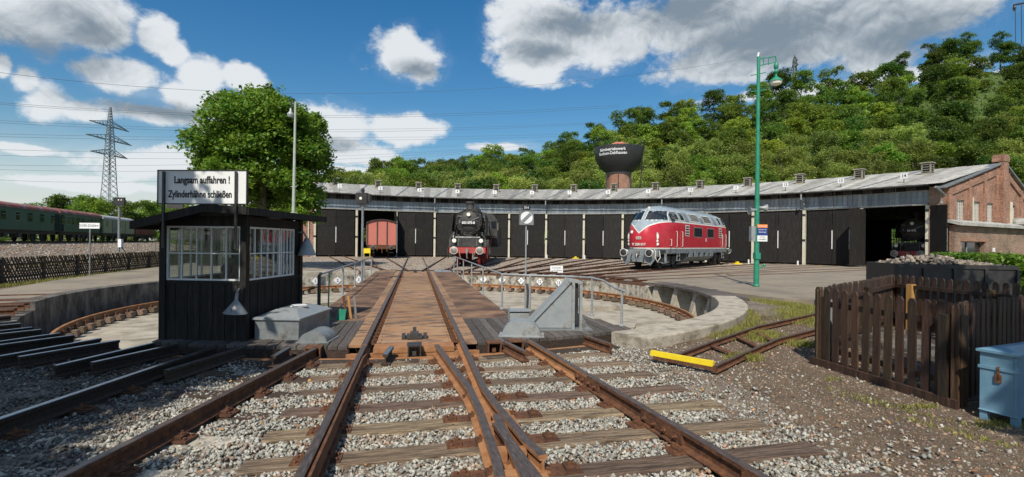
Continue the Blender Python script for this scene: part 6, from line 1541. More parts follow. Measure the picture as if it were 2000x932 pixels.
def coal_bin():
    a, c = D(1747, 515, 12.2), D(1987, 521, 11.6); d = c - a; t = thing('rock_bin', 'long black bin heaped with pale broken rocks behind the picket fence', 'bin', (a.x, a.y, -.1), atan2(d.y, d.x)); L = Vector((d.x, d.y)).length; h = a.z + .1; dp = 1.5
    MB().box(0, L, 0, .04, 0, h).box(0, L, dp - .04, dp, 0, h).box(0, .04, .04, dp - .04, 0, h).box(L - .04, L, .04, dp - .04, 0, h).box(.04, L - .04, .04, dp - .04, .1, h - .12).box(-.02, L + .02, -.03, -.002, h - .1, h - .02).build('bin', M_blackm, t)
    for k in range(5): MB().box(L * k / 4 - .03, L * k / 4 + .03, -.05, -.0, 0, h - .1).build('stiffener', M_blackm, t)
    n = 700; x = RNG.uniform(.05, L - .05, n); y = RNG.uniform(.05, dp - .05, n); f = (1 - (2 * y / dp - 1) ** 2)
    prof = np.interp(x / L, [0, .15, .35, .55, .7, .85, 1], [.04, .18, .30, .30, .2, .14, .04]); z = h - .1 + RNG.uniform(0, 1, n) ** .5 * prof * (.35 + .65 * f)
    o = scatter('rock_heap', np.stack([x, y, z], 1), RNG.uniform(.04, .11, n), [M_rockp, M_stoned], mats=[.8, .2], parent=t)
coal_bin()
def blue_box():
    n_ = W(5.0, 4.76); f_ = W(4.9, 5.0); d = (f_ - n_); e = Vector((d.y, -d.x, 0)).normalized() ; 
    t = thing('blue_steel_box', 'pale blue steel box with rusty edges beside the picket fence', 'box', (n_.x, n_.y, -.22), atan2(e.y, e.x)); Lx, Ly, H = .95, .3, .76
    MB().box(0, Lx, 0, Ly, .12, H - .2).box(-.012, Lx + .012, -.012, Ly + .012, H - .2, H - .17).box(0, Lx, 0, Ly, H - .17, H - .03).build('case', M_blue, t)
    b = MB().add([(-.025, -.025, H - .03), (Lx + .025, -.025, H - .03), (Lx + .025, Ly + .025, H - .03), (-.025, Ly + .025, H - .03), (-.025, -.025, H - .005), (Lx + .025, -.025, H - .005), (Lx + .025, Ly + .025, H - .005), (-.025, Ly + .025, H - .005), (.1, Ly / 2, H + .035), (Lx - .1, Ly / 2, H + .035)], [(3, 2, 1, 0), (0, 1, 5, 4), (1, 2, 6, 5), (2, 3, 7, 6), (3, 0, 4, 7), (4, 5, 9, 8), (5, 6, 9), (6, 7, 8, 9), (7, 4, 8)]); b.build('lid', M_blue, t)
    for x in (.03, Lx - .03):
        for y in (.03, Ly - .03): MB().box(x - .03, x + .03, y - .03, y + .03, 0, .12).build('foot', M_blue, t)
    MB().box(-.02, -.0, Ly * .42, Ly * .58, H - .32, H - .24).box(-.02, 0, Ly * .47, Ly * .53, H - .3, H - .16).build('latch', M_rust, t)
    MB().tube([(-.0, .02, .13), (.0, .02, H - .04)], .012, 6).tube([(-.01, 0, .13), (-.01, Ly, .13)], .01, 6).build('edge_bead', M_blue, t)
blue_box()
# short white marker posts by the shed rails, yellow points covers
for i, (px, py) in enumerate(((1462, 516), (1558, 519), (1068, 505), (1142, 506))):
    p = G(px, py, -.1); t = thing('marker_post', ['white marker stub left of the green lamp post', 'white marker stub by the thirteenth shed door', 'tiny white marker stub below the disc signal side doors', 'tiny white marker stub between the disc signal and the diesel'][i], 'marker', (p.x, p.y, -.1), 0, 'white marker stubs in front of the shed doors'); MB().tube([(0, 0, 0), (0, 0, .42)], .07, 8).build('post', M_sign, t)
for i, (px, py) in enumerate(((851, 499), (996, 501), (1124, 505), (1440, 516))):
    p = G(px, py, -.08); t = thing('points_cover', ['yellow cover at the foot of the post left of the steam engine', 'yellow cover right of the steam engine', 'yellow cover between the shed rails left of the diesel', 'yellow cover just right of the diesel'][i], 'cover', (p.x, p.y, -.1), 0, 'small yellow covers by the shed rails'); MB().box(-.35, .35, -.15, .15, 0, .1).box(-.1, .1, -.1, .1, .1, .25).build('cover', M_yellow, t)
# buildings' hedge

o = MB().prism([tuple(q.xy) for q in (W(4.75, 7.25), W(8.5, 10.7), W(8.8, 6.8), W(5.05, 5.5))], -.3, -.186).build('gloom_sheet', M_soilb); struct(o)  # dark sheet paints the gloom inside the picket enclosure
# ------------------------------------------------------------------ vegetation
def leaves_mesh(name, C, R, nleaf, size, m, shell=.55, flat=.0, seed=1, squash=.8, gap=0.0, droop=0.0):
    """crown of small folded leaves: lobes C (n,3) with radii R; leaves gather near lobe surfaces"""
    r = np.random.default_rng(seed); C = np.array(C, float); R = np.array(R, float)
    pk = r.choice(len(C), nleaf, p=(R ** 2) / (R ** 2).sum()); d = r.normal(size=(nleaf, 3)); d /= np.linalg.norm(d, axis=1)[:, None]
    d[:, 2] = np.where(d[:, 2] < -.35, -d[:, 2], d[:, 2])
    rad = R[pk] * (shell + (1 - shell) * r.random(nleaf) ** .6) * (1 + .12 * r.normal(size=nleaf))
    P = C[pk] + d * rad[:, None] * np.array([1, 1, squash])
    # clumps: pull leaves towards twig ends
    nt = max(8, nleaf // 9); tw = P[r.integers(0, nleaf, nt)]
    k = r.integers(0, nt, nleaf); pull = r.random(nleaf) < .8
    P = np.where(pull[:, None], tw[k] + r.normal(size=(nleaf, 3)) * size * np.array([1.15, 1.15, .8 + droop]), P)
    nrm = d * .6 + r.normal(size=(nleaf, 3)) * .55 + np.array([0, 0, .55]); nrm /= np.linalg.norm(nrm, axis=1)[:, None]
    t = np.cross(nrm, r.normal(size=(nleaf, 3))); t /= np.linalg.norm(t, axis=1)[:, None]; b = np.cross(nrm, t)
    s = size * r.uniform(.6, 1.25, nleaf)[:, None]
    V = np.stack([P - t * s, P + b * s * .55 + nrm * s * .12, P + t * s, P - b * s * .55 + nrm * s * .12], 1).reshape(-1, 3)
    Fq = np.arange(nleaf * 4).reshape(-1, 4)
    o = npmesh(name, V, Fq, m); return o
def trunk_mb(h, r0, lean=(0, 0), limbs=5, spread=2.0, seed=0, top=.7):
    rr = random.Random(seed); b = MB(); pts = [Vector((lean[0] * f * h + rr.uniform(-.06, .06) * h * f * .4, lean[1] * f * h, f * h * top)) for f in (0, .25, .5, .75, 1)]
    b.tube(pts, [r0, r0 * .8, r0 * .62, r0 * .45, r0 * .25], 8)
    for i in range(limbs):
        f = rr.uniform(.35, .95); a = rr.uniform(0, 2 * pi); s = pts[0].lerp(pts[-1], f); e = s + Vector((cos(a) * spread * rr.uniform(.5, 1), sin(a) * spread * rr.uniform(.5, 1), h * rr.uniform(.12, .3)))
        b.tube([s, s.lerp(e, .5) + Vector((0, 0, .1 * h * .3)), e], [r0 * .35, r0 * .24, r0 * .08], 5)
    return b
PR = []
def protos():
    specs = [  # name, leaf material, height, radius, nlobes, leaves, leafsize
        ('A', M_leafA, 13, 4.6, 30, 9500, .21, .7, .85), ('A', M_leafA, 12, 4.2, 28, 8500, .21, .65, .8), ('B', M_leafB, 14, 5.0, 32, 10000, .22, .65, .8), ('B', M_leafB, 12, 4.3, 26, 8500, .21, .65, .85),
        ('C', M_leafC, 10, 4.2, 34, 9500, .18, .5, .9), ('C', M_leafC, 11, 3.6, 30, 9000, .175, .5, 1.1), ('D', M_leafB, 16, 5.4, 26, 9000, .25, .6, .7), ('A', M_leafA, 10, 4.4, 26, 8500, .20, .7, .75)]
    for i, (kd, m, h, R, nl, nf, ls, sh, sq) in enumerate(specs):
        rr = random.Random(100 + i); C = []; RR = []
        for j in range(nl):
            z = h * rr.uniform(.14 if kd != 'D' else .34, .92); w = R * sqrt(max(.05, 1 - ((z / h - .52) / .52) ** 2)) * .72; a = rr.uniform(0, 2 * pi); q = sqrt(rr.random())
            C.append((w * q * cos(a), w * q * sin(a), z)); RR.append(R * rr.uniform(.2, .4))
        o = leaves_mesh('crown', C, RR, nf, ls, m, shell=sh, seed=50 + i, squash=sq, droop=.6 if kd == 'C' else 0)
        tk = trunk_mb(h, .24 if kd != 'C' else .14, limbs=7, spread=R * .6, seed=i).build('trunk', M_birch if kd == 'C' else M_bark, None, True)
        PR.append((kd, o.data, tk.data, h)); bpy.data.objects.remove(o); bpy.data.objects.remove(tk)
protos()
LAB = {'A': ('leafy_tree', 'bright green rounded leafy tree among the trees of the wooded hill'), 'B': ('oak_tree', 'dark green dense oak like tree among the trees of the wooded hill'),
       'C': ('birch_tree', 'pale green feathery birch like tree among the trees of the wooded hill'), 'D': ('tall_tree', 'tall dark tree with an open crown standing on the ridge of the wooded hill')}
def place_tree(k, loc, sc, rz, label, group, name=None):
    kd, cm, tm, h = PR[k]; nm, lab = LAB[kd]; t = thing(name or nm, label or lab, 'tree', loc, rz, group)
    s = sc if isinstance(sc, tuple) else (sc, sc, sc); link('crown', cm, t); link('trunk', tm, t); t.scale = s; return t
SK = [(560, 372), (640, 330), (700, 316), (770, 300), (800, 300), (850, 308), (900, 292), (960, 280), (1010, 284), (1060, 276), (1120, 250), (1180, 226), (1240, 205), (1290, 188), (1350, 176), (1400, 175), (1450, 160), (1500, 142), (1560, 126), (1620, 128), (1700, 130), (1740, 112), (1780, 88), (1830, 72), (1900, 62), (1960, 66), (2010, 90), (2100, 120), (2300, 150)]
def hillz(px, f):          # top of foliage (pixel row) for a hill row f in 0..1
    sk = np.interp(px, [q[0] for q in SK], [q[1] for q in SK]); return 352 + (sk + 8 - 352) * f
ANCH = [(600, 'the plane tree'), (737, 'roof number 2'), (815, 'roof number 3'), (888, 'roof number 4'), (964, 'roof number 5'), (1035, 'roof number 6'), (1108, 'roof number 7'), (1182, 'the water tower lettering'), (1250, 'the water tower ladder'), (1300, 'the nose of the diesel'), (1341, 'roof number 10'), (1429, 'roof number 11'), (1477, 'the green lamp post'), (1522, 'roof number 12'), (1575, 'the last downpipe'), (1623, 'roof number 13'), (1690, 'the last but one roof vent'), (1735, 'roof number 14'), (1816, 'the last roof vent'), (1880, 'the gable slope'), (1953, 'the brick chimney'), (2010, 'the right end of the gable')]
ROWN = ['lowest row', 'second row', 'third row', 'lower middle slope', 'upper middle slope', 'upper slope', 'below the ridge', 'on the skyline']
KN = {'A': 'bright green rounded tree', 'B': 'dark green dense tree', 'C': 'pale feathery green tree', 'D': 'tall dark open tree'}
def where(kd, px, i):
    a = min(ANCH, key=lambda q: abs(q[0] - px)); return '%s above %s, %s' % (KN[kd], a[1], ROWN[i])
def hill():
    rows = 8; rr = random.Random(5); Ys = [86, 96, 106, 118, 130, 143, 157, 172]
    # terrain under the trees
    b = MB(); P = []
    for i, Y in enumerate([74, 80] + Ys + [200, 300]):
        f = min(1, max(0, (i - 2) / (rows - 1))); r = []
        for px in range(300, 2500, 50):
            z = D(px, hillz(px, f), Y).z - 12.5 if i >= 2 else -.3
            if i == 10: z -= 3
            if i == 11: z = z * .5 - 8
            if px < 640: z = z * max(0, (px - 300) / 340) - 1
            q = W((px - 1000) / F * Y, Y, max(z, -.4) if i < 11 else max(z, -1)); r.append(q)
        P.append(r)
    b.grid(P); struct(b.build('hill', M_hill, smooth=True))
    n = 0
    for i, Y in enumerate(Ys):
        f = i / (rows - 1); step = 6.6 + i * .2; X = (600 - 1000) / F * Y
        while X < (2080 - 1000) / F * Y:
            px = 1000 + X / Y * F
            Yj = Y + rr.uniform(-3.5, 3.5); Xj = X + rr.uniform(-2, 2); pxj = 1000 + Xj / Yj * F
            if pxj < 650 and f > .75: X += step; continue
            ztop = D(pxj, hillz(pxj, f) + rr.uniform(-5, 9), Yj).z
            ridge = f > .9
            wts = [0, 1, 2, 3, 7] if f > .5 else [0, 1, 4, 5, 7, 4, 2]
            if 1180 < px < 1800 and f < .45: wts = [4, 5, 4, 0, 7, 5]
            if px > 1730 and ridge: wts = [6, 2, 3]
            if px > 1780 and f < .5: wts = [2, 3, 4, 0]
            k = rr.choice(wts); kd, _, _, h = PR[k]; lab = where(kd, pxj, i); s = rr.uniform(.82, 1.12) * (.9 if f < .2 else 1.12)
            if 6 == k: s *= 1.15
            zb = ztop - h * s * .97
            p = W(Xj, Yj, zb); place_tree(k, p, (s * rr.uniform(.95, 1.15), s * rr.uniform(.95, 1.15), s), rr.uniform(0, 6.28), lab, KN[kd] + 's of the hill wood')['px'] = pxj; n += 1
            X += step * rr.uniform(.8, 1.15)
    # neighbours of one kind above the same landmark are told apart from left to right
    by = {}
    for o in list(COL.objects):
        if 'px' in o.keys(): by.setdefault(o['label'], []).append(o)
    for lab, os_ in by.items():
        os_.sort(key=lambda o: o['px'])
        if len(os_) > 1:
            for i, o in enumerate(os_): o['label'] = lab + ', ' + (['left one', 'right one'] if len(os_) == 2 else ['leftmost', 'second from left', 'third from left', 'fourth from left', 'fifth from left', 'sixth from left', 'seventh from left', 'eighth from left'])[min(i, 7)]
        for o in os_: del o['px']
    # undergrowth covering the slope between the trunks
    r = RNG; m = 60000; rows_ = r.uniform(0, 7, m); px = r.uniform(620, 2150, m); i0 = rows_.astype(int); fr = rows_ - i0; Ya = np.array(Ys + [Ys[-1]], float); Y = Ya[i0] * (1 - fr) + Ya[i0 + 1] * fr
    pts = np.array([D(a, hillz(a, c / 7), b)[:] for a, b, c in zip(px, Y, rows_)]); pts[:, 2] += -12.4 + r.uniform(0, 3.0, m) + vnoise(pts[:, :2], .25, 8) * 1.2
    nr = r.normal(size=(m, 3)) * .6 + np.array([-.2, -.5, .8]); nr /= np.linalg.norm(nr, axis=1)[:, None]; tt = np.cross(nr, r.normal(size=(m, 3))); tt /= np.linalg.norm(tt, axis=1)[:, None]; bb = np.cross(nr, tt); s_ = r.uniform(.22, .48, m)[:, None]
    V = np.stack([pts - tt * s_, pts + bb * s_ * .6, pts + tt * s_, pts - bb * s_ * .6], 1).reshape(-1, 3); o = npmesh('undergrowth', V, np.arange(m * 4).reshape(-1, 4), M_leafB); stuff(o); o['label'] = 'dense green undergrowth between the trees of the hill'; o['category'] = 'undergrowth'
    return n
NT = hill()
# tree line beyond the train on the left
TLN = ['beyond the rust red coach roof', 'over the first green coach', 'over the gap between the green coaches', 'over the middle of the second green coach', 'left of the pylon over the green coach', 'just left of the pylon foot', 'at the pylon foot', 'right of the pylon over the olive van', 'above the light signal', 'between light signal and warning sign', 'above the maroon van', 'just left of the warning sign posts']
rr = random.Random(9)
for i, (px, py) in enumerate(((-60, 395), (5, 402), (60, 398), (120, 384), (150, 382), (175, 380), (200, 381), (228, 388), (262, 392), (290, 390), (312, 396), (340, 398), (362, 400), (395, 402), (430, 400), (480, 396), (540, 398), (600, 392))):
    Y = rr.uniform(118, 150); k = (0, 1, 2, 3, 7)[i % 5]; h = PR[k][3]; top = D(px, py + rr.uniform(-4, 4), Y); s = (top.z + .3) / h * .98
    place_tree(k, (top.x, top.y, -.3), (s * 1.1, s * 1.1, s), rr.uniform(0, 6), 'green tree in the far tree line ' + (TLN[i] if i < 12 else 'hidden behind kiosk and plane tree'), 'far tree line behind the train', 'leafy_tree')
for i in range(26):        # bushes on the embankment and below the tree line
    px = 240 + i * 15 if i > 5 else i * 50; Y = rr.uniform(78, 100); top = D(px, 444 + rr.uniform(-6, 6), Y); k = (7, 1, 4)[i % 3]; s = (top.z - .2) / PR[k][3]
    place_tree(k, (top.x, top.y, .2), (s * 1.8, s * 1.5, s * 1.05), rr.uniform(0, 6), 'low green bush on the railway bank behind the train', 'bushes on the bank behind the train', 'bush')

def plane_tree():
    p = D(513, 440, 29); h = 12.6; t = thing('plane_tree', 'large round plane tree with dense glossy leaves behind the kiosk', 'tree', (p.x, p.y, -.2))
    rr = random.Random(21); C = []; R = []
    k = 29 / F; cx = 0; cz = D(510, 305, 29).z + .2; rx, rz_ = 131 * k, 132 * k
    for i in range(110):
        a = rr.uniform(0, 2 * pi); e = math.asin(rr.uniform(-.93, .98)); q = rr.uniform(.55, .84)
        C.append((rx * q * cos(e) * cos(a), rx * q * cos(e) * sin(a) * .95, cz + rz_ * q * sin(e))); R.append(rr.uniform(.8, 1.35))
    # lower skirt on the right
    for i in range(10): C.append((rx * rr.uniform(.35, .8), -1.5 + rr.uniform(-1.5, 1.5), cz - rz_ * rr.uniform(.6, .98))); R.append(rr.uniform(.5, .9))
    o = leaves_mesh('crown', C, R, 88000, .122, M_leafD, shell=.7, seed=77, squash=.8); o.parent = t
    trunk_mb(h, .34, limbs=12, spread=3.0, seed=4, top=.75).build('trunk', M_bark, t, True)
plane_tree()
def shade_tree(loc, h, R, nl, nf, seed, label):
    t = thing('broadleaf_tree', label, 'tree', loc); rr = random.Random(seed); C = []; RR = []
    for j in range(nl):
        a = rr.uniform(0, 2 * pi); q = sqrt(rr.random()) * R * .8; C.append((q * cos(a), q * sin(a), h * rr.uniform(.62, .95))); RR.append(rr.uniform(.5, 1.0) * R * .32)
    o = leaves_mesh('crown', C, RR, nf, .17, M_leafD, shell=.3, seed=seed, squash=.7); o.parent = t
    trunk_mb(h, .3, limbs=8, spread=R * .6, seed=seed, top=.8).build('trunk', M_bark, t, True)
shade_tree((-7.5, 2.6, -.2), 8.2, 3.6, 50, 26000, 31, 'leafy tree left of the camera beside the kiosk')
shade_tree((-8.0, -2.8, -.2), 8.0, 3.4, 46, 26000, 32, 'leafy tree behind the camera on the left shading the near tracks')
shade_tree((-11.0, -.8, -.2), 8.4, 4.2, 50, 26000, 33, 'leafy tree at far left shading the dark yard')
shade_tree((5.7, -1.0, -.2), 6.8, 2.1, 26, 15000, 35, 'leafy tree right of the camera shading the blue box')
shade_tree((10.6, 3.0, -.2), 7.8, 2.8, 26, 15000, 37, 'leafy tree right of the picket fence shading the rock bin')
# hedge and shrubs before the annex
def hedge():
    a, c = D(1836, 497, 27), D(1985, 495, 22); d = c - a; t = thing('clipped_hedge', 'low bright green clipped hedge before the brick annex', 'hedge', (a.x, a.y, -.1), atan2(d.y, d.x)); L = Vector((d.x, d.y)).length
    n = 9000; r = np.random.default_rng(3); h = a.z + .1
    P = np.stack([r.uniform(0, L, n), r.uniform(-.5, .5, n), r.uniform(.1, h, n)], 1); top = r.random(n) < .5; P[top, 2] = h + r.normal(size=top.sum()) * .05; P[~top, 1] = -.5 + r.normal(size=(~top).sum()) * .06
    nr = r.normal(size=(n, 3)) + np.array([0, -.4, .8]); nr /= np.linalg.norm(nr, axis=1)[:, None]; tt = np.cross(nr, r.normal(size=(n, 3))); tt /= np.linalg.norm(tt, axis=1)[:, None]; b = np.cross(nr, tt); s = .07
    V = np.stack([P - tt * s, P + b * s * .6, P + tt * s, P - b * s * .6], 1).reshape(-1, 3); o = npmesh('foliage', V, np.arange(n * 4).reshape(-1, 4), M_leafD, t); stuff(o)
    MB().box(0, L, -.42, .42, 0, h - .1).build('inner_twigs', M_hill, t)
hedge()
for i, (px, py, Y, r_, lab, m) in enumerate(((1968, 510, 15.5, .62, 'small round yellow green shrub at the right end of the rock bin', M_leafC), (1992, 505, 14.5, .6, 'leafy green shrub at the right edge beyond the rock bin', M_leafD), (1925, 507, 17, .45, 'low light green shrub behind the rock bin', M_leafA))):
    q = D(px, py, Y); t = thing('shrub', lab, 'shrub', (q.x, q.y, -.2)); rr = random.Random(i); zt_ = q.z + .2; C = [(rr.uniform(-1, 1) * r_ * .6, rr.uniform(-1, 1) * r_ * .6, zt_ - r_ * .2 - j / 16 * zt_ * .8) for j in range(16)]
    o = leaves_mesh('foliage', C, [r_ * .5] * 16, 5200, .06, m, seed=i + 5); o.parent = t; MB().tube([(0, 0, 0), (0, 0, zt_ * .8)], .04).build('stem', M_bark, t)
# ---- grass and weeds
def grass(name, pts, h, label, m=None, w=.006):
    n = len(pts); r = RNG; a = r.uniform(0, 2 * pi, n); hh = h * r.uniform(.5, 1.3, n); lean = r.normal(size=(n, 2)) * .45 * hh[:, None]
    d = np.stack([np.cos(a), np.sin(a), np.zeros(n)], 1) * w; base = pts; mid = base + np.stack([lean[:, 0] * .35, lean[:, 1] * .35, hh * .6], 1); tip = base + np.stack([lean[:, 0], lean[:, 1], hh], 1)
    V = np.stack([base - d, base + d, mid + d * .7, mid - d * .7, tip], 1).reshape(-1, 3); i0 = np.arange(n)[:, None] * 5
    Fc = np.concatenate([i0 + np.array([0, 1, 2]), i0 + np.array([0, 2, 3]), i0 + np.array([3, 2, 4])], 0)
    o = npmesh(name, V, Fc, m or M_grass); stuff(o); o['label'] = label; o['category'] = 'grass'; return o
def patch(c, n, sx, sy, z=-.19, rot=0.0):
    q = RNG.normal(size=(n, 2)) * np.array([sx, sy]); a = rot; return np.stack([c[0] + q[:, 0] * cos(a) - q[:, 1] * sin(a), c[1] + q[:, 0] * sin(a) + q[:, 1] * cos(a), np.full(n, z)], 1)
def along(pts, n, spread, z=-.19):
    out = []; pts = [Vector(p) for p in pts]; L = [(b - a).length for a, b in zip(pts[:-1], pts[1:])]; T = sum(L)
    for (a, b), l in zip(zip(pts[:-1], pts[1:]), L):
        k = int(n * l / T); t = RNG.random(k); q = np.outer(1 - t, np.array(a.xy)) + np.outer(t, np.array(b.xy)); out.append(np.concatenate([q + RNG.normal(size=(k, 2)) * spread, np.full((k, 1), z)], 1))
    return np.concatenate(out)
g1 = np.concatenate([along([G(1455, 600, -.1), G(1470, 625, -.1), G(1400, 655, -.1)], 1800, .16), along([G(1480, 580, -.1), G(1540, 590, -.1), G(1592, 600, -.1)], 3800, .28), along([G(1550, 600, -.1), G(1590, 628, -.1)], 3200, .3),
                     patch(G(1500, 655, -.1), 900, .25, .12), patch(G(1452, 690, -.1), 800, .13, .08), patch(G(1480, 645, -.1), 900, .2, .1), patch(G(1567, 665, -.1), 500, .15, .1)])
grass('grass', g1, .085, 'yellow green grass around the narrow gauge track and coping')
g2 = np.concatenate([patch(G(1625, 742, -.19), 70, .06, .04), patch(G(1755, 800, -.19), 130, .3, .05, rot=-1.2), patch(G(1870, 845, -.19), 160, .3, .06, rot=-1.2), patch(G(1700, 780, -.19), 90, .25, .05, rot=-1.2), patch(G(1240, 668, -.19), 60, .1, .05), patch(G(1955, 830, -.19), 250, .2, .06), patch(G(1800, 795, -.19), 150, .1, .04)])
grass('weeds', g2, .035, 'small weeds and moss along the foot of the picket fence')
P0 = [W(-16.9, 13.2), W(-18.5, 17.9), W(-21.65, 31.0)]
grass('verge_grass', along(P0, 5200, .16, -.18), .12, 'grass verge along the foot of the lattice fence', w=.012)
# embankment and the grass strip beyond the lattice fence
b = MB(); cs = []
for s in (-30, -10, 10, 30, 50, 80):
    c = coach_path(s); n = W(.919, .393) ; base = [c + n * o_ + Vector((0, 0, z)) for o_, z in ((-30, -.1), (-9, TZ - .2), (-2.6, TZ - .18), (2.6, TZ - .18), (5.5, .75), (12.0, -.12), (13, -.3))]
    cs.append(base)
b.grid(cs); o = b.build('embankment', M_soil); struct(o)
def railtrack_far():
    t = thing('train_track', 'track on the embankment carrying the parked train', 'railway track', (0, 0, 0))
    for s in (-1, 1):
        n = W(.919, .393); rail_mb([tuple((coach_path(q) + n * s * .7525).xy) for q in (-30, 90)], TZ).build('rail', [M_rust, M_rust_head], t)
    t = thing('siding_track', 'dark siding rails just beyond the lattice fence', 'railway track', (0, 0, 0))
    for s in (-1, 1):
        rail_mb([tuple((W(x - .6 + s * .7525, y)).xy) for x, y in ((-21.4, 10), (-24.2, 22), (-27.8, 36), (-36, 62))], .02).build('rail', RM, t)
    b = MB()
    for q in range(70):
        f = q / 70; p = W(-21.4 - 8 * f, 10 + 30 * f, -.13); b.bar(p + W(-1.9, -.4) , p + W(.7, .2), .24, .12)
    stuff(b.build('sleepers', M_woodd, t))
railtrack_far()
P1 = [W(-27, 20), W(-30, 30), W(-38, 55)]; grass('verge_grass', along(P1, 9000, .55, -.14), .14, 'bright grass strip between the siding and the embankment', w=.03)
n = 5000; ss = RNG.uniform(-20, 40, n); oo = RNG.uniform(2.7, 11.5, n); pts = []
nn = W(.919, .393); cpt = np.array([coach_path(q)[:] for q in ss]); pts = cpt + oo[:, None] * np.array(nn[:])[None]; pts[:, 2] = np.interp(oo, [2.6, 5.5, 12], [TZ - .18, .75, -.12])
scatter('embankment_stones', pts, RNG.uniform(.05, .14, n), [M_stonec, M_stone, M_stoneb], mats=[.5, .3, .2], label='rubble on the slope below the parked train', cat='gravel')
# ------------------------------------------------------------------ pylon and wires
def pylon(name, label, px, ytop, ybase, Y, dirs, wires=None):
    p = D(px, ybase, Y); top = D(px, ytop, Y).z; t = thing(name, label, 'pylon', (p.x, p.y, -.5), -YAW + 1.56); k = Y / F; H = top + .5
    def hw(z): return float(np.interp(z, [0, H * .42, H * .78, H], [15 * k, 8 * k, 4.5 * k, .2]))
    b = MB(); lv = [0]; z = 0
    while z < H * .985: z += max(1.1, hw(z) * 1.3); lv.append(min(z, H))
    w_ = .21 * Y / 200
    for a, c in zip(lv[:-1], lv[1:]):
        for sx, sy in ((-1, -1), (1, -1), (1, 1), (-1, 1)):
            nx, ny = (-sy, sx); ha, hc = hw(a), hw(c); b.bar((sx * ha, sy * ha, a), (sx * hc, sy * hc, c), w_)
            b.bar((sx * ha, sy * ha, a), (nx * hc, ny * hc, c), w_ * .6); b.bar((nx * ha, ny * ha, a), (sx * hc, sy * hc, c), w_ * .6)
    b.build('tower', M_lattsteel, t)
    arms = [(D(px, y, Y).z + .5, L * k) for y, L in dirs]; ends = []
    for z, L in arms:
        b = MB()
        for s in (-1, 1):
            e = Vector((s * L, 0, z)); h_ = 9 * k
            for sy in (-1, 1):
                r = hw(z); b.bar((s * r, sy * r, z), e, w_ * 1.1); b.bar((s * r, sy * r, z + h_ * 1.1), e, w_ * 1.0)
                for q in range(1, 6): f = q / 6; f2 = (q + .5) / 6; b.bar(Vector((s * r, sy * r, z)).lerp(e, f), Vector((s * r, sy * r, z + h_ * 1.1)).lerp(e, f2 if q < 5 else f), w_ * .5); b.bar(Vector((s * r, sy * r, z)).lerp(e, f), Vector((s * r, -sy * r, z)).lerp(e, f), w_ * .5)
            for f in (.45, 1.0): ends.append(Vector((s * (hw(z) + (L - hw(z)) * f), 0, z)))
        b.build('cross_arm', M_lattsteel, t)
    return t, H, ends
t, H, ends = pylon('power_pylon', 'tall lattice steel power pylon with three cross arms beyond the train', 213, 208, 430, 190, [(247, 46), (274, 53), (303, 43)])
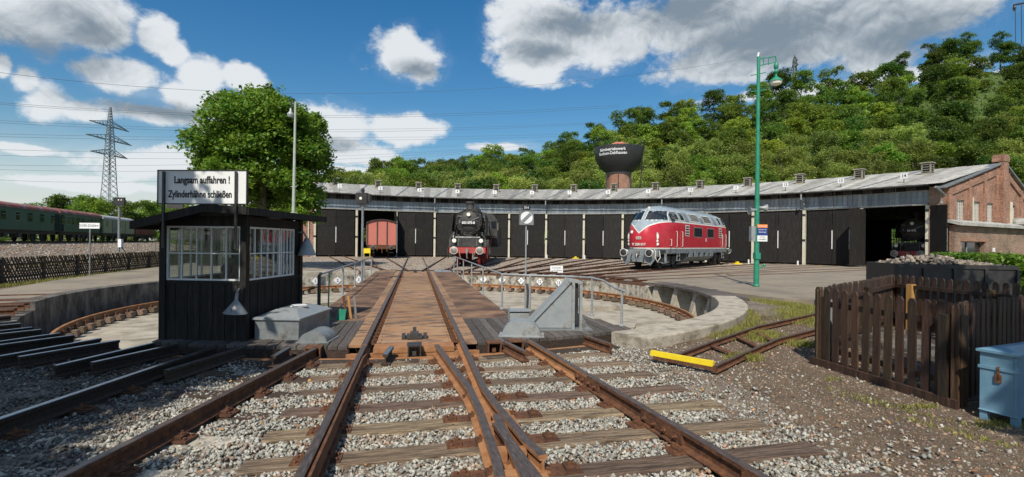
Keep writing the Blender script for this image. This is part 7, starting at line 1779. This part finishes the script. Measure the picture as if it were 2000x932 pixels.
# conductors: pairs of wires seen rising from left to right, hung between far masts
for i, (ya, ym, yb, xm, x1, Y0, Y1) in enumerate(((125, 178, 118, 860, 1440, 120, 260), (190, 222, 205, 880, 1210, 150, 260), (193, 226, 209, 880, 1210, 150, 260), (228, 250, 237, 880, 1210, 160, 300), (232, 254, 240, 880, 1200, 160, 300), (258, 268, 262, 800, 1120, 170, 320), (263, 273, 266, 800, 1120, 170, 320), (288, 290, 276, 780, 1060, 170, 330), (298, 300, 284, 780, 1040, 180, 330), (320, 306, 292, 760, 960, 180, 330), (326, 313, 300, 760, 900, 180, 330), (344, 318, 306, 740, 820, 180, 330))):
    b = MB(); pts = []
    A_, M_, B_ = np.array([-120, ya]), np.array([xm, ym]), np.array([x1, yb])
    for q in np.linspace(0, 1, 22):
        # quadratic through the three points in x
        x = A_[0] + (B_[0] - A_[0]) * q; l = [(x - M_[0]) * (x - B_[0]) / ((A_[0] - M_[0]) * (A_[0] - B_[0])), (x - A_[0]) * (x - B_[0]) / ((M_[0] - A_[0]) * (M_[0] - B_[0])), (x - A_[0]) * (x - M_[0]) / ((B_[0] - A_[0]) * (B_[0] - M_[0]))]
        y = l[0] * A_[1] + l[1] * M_[1] + l[2] * B_[1]; pts.append(D(x, y, Y0 + (Y1 - Y0) * q))
    org = pts[0]; o = b.tube([p - org for p in pts], .05, 4).build('power_line', M_wire); o.location = org
    tag(o, ['single topmost wire crossing the sky from the left to the hill', 'upper wire of the pair passing the pylon tip', 'lower wire of the pair passing the pylon tip', 'upper wire just above the top cross arm', 'lower wire just above the top cross arm', 'upper wire level with the middle cross arm', 'lower wire level with the middle cross arm', 'wire just above the lowest cross arm', 'wire at the height of the lowest cross arm', 'upper wire below the lowest cross arm', 'lower wire below the lowest cross arm', 'lowest wire, just over the far tree line'][i], 'power line', 'power lines across the sky')
t2_, _, _ = pylon('power_pylon', 'tiny far pylon tip rising behind the wooded ridge', 1552, 103, 200, 420, [(120, 9), (130, 12)])
# hanging bracket at the top right corner
p = D(1990, 10, 12); t = thing('hanging_bracket', 'dark steel bracket with two hanging wires at the top right corner', 'bracket', p, -YAW)
MB().bar((-.12, 0, .0), (.5, 0, .12), .035).bar((-.12, 0, .0), (-.1, 0, -.08), .03).build('bar', M_blackm, t)
MB().lathe([(.02, 0), (.035, -.05), (.02, -.12)], 8, (-.11, 0, -.02)).build('insulator', M_blackm, t)
for x in (-.09, .06): MB().tube([(x, 0, 0), (x + .02, 0, -.95)], .008, 5).build('wire', M_blackm, t)
MB().bar((.5, 0, .12), (.5, 0, -5), .06).build('mast', M_blackm, t)

# dry leaves and scraps lying on the stones
def litter():
    P = cam_dens_points(420, 3.0, 9.0); n = len(P); ok = (np.hypot(P[:, 0], P[:, 1] - CY) > 10.7); P = P[ok]; n = len(P)
    c = np.stack([P[:, 0], P[:, 1], np.full(n, -.155)], 1); r = RNG; nr = r.normal(size=(n, 3)) * .5 + np.array([0, 0, 1.0]); nr /= np.linalg.norm(nr, axis=1)[:, None]; tt = np.cross(nr, r.normal(size=(n, 3))); tt /= np.linalg.norm(tt, axis=1)[:, None]; b = np.cross(nr, tt); s = r.uniform(.012, .028, n)[:, None]
    V = np.stack([c - tt * s, c + b * s * .6 + nr * s * .3, c + tt * s, c - b * s * .6 + nr * s * .2], 1).reshape(-1, 3)
    o = npmesh('dry_leaves', V, np.arange(n * 4).reshape(-1, 4), mat('dry leaf', (.50, .26, .07), (.32, .13, .04), 3, .8, island=.5)); stuff(o); o['label'] = 'dry orange leaves scattered over the ballast'; o['category'] = 'leaves'
litter()
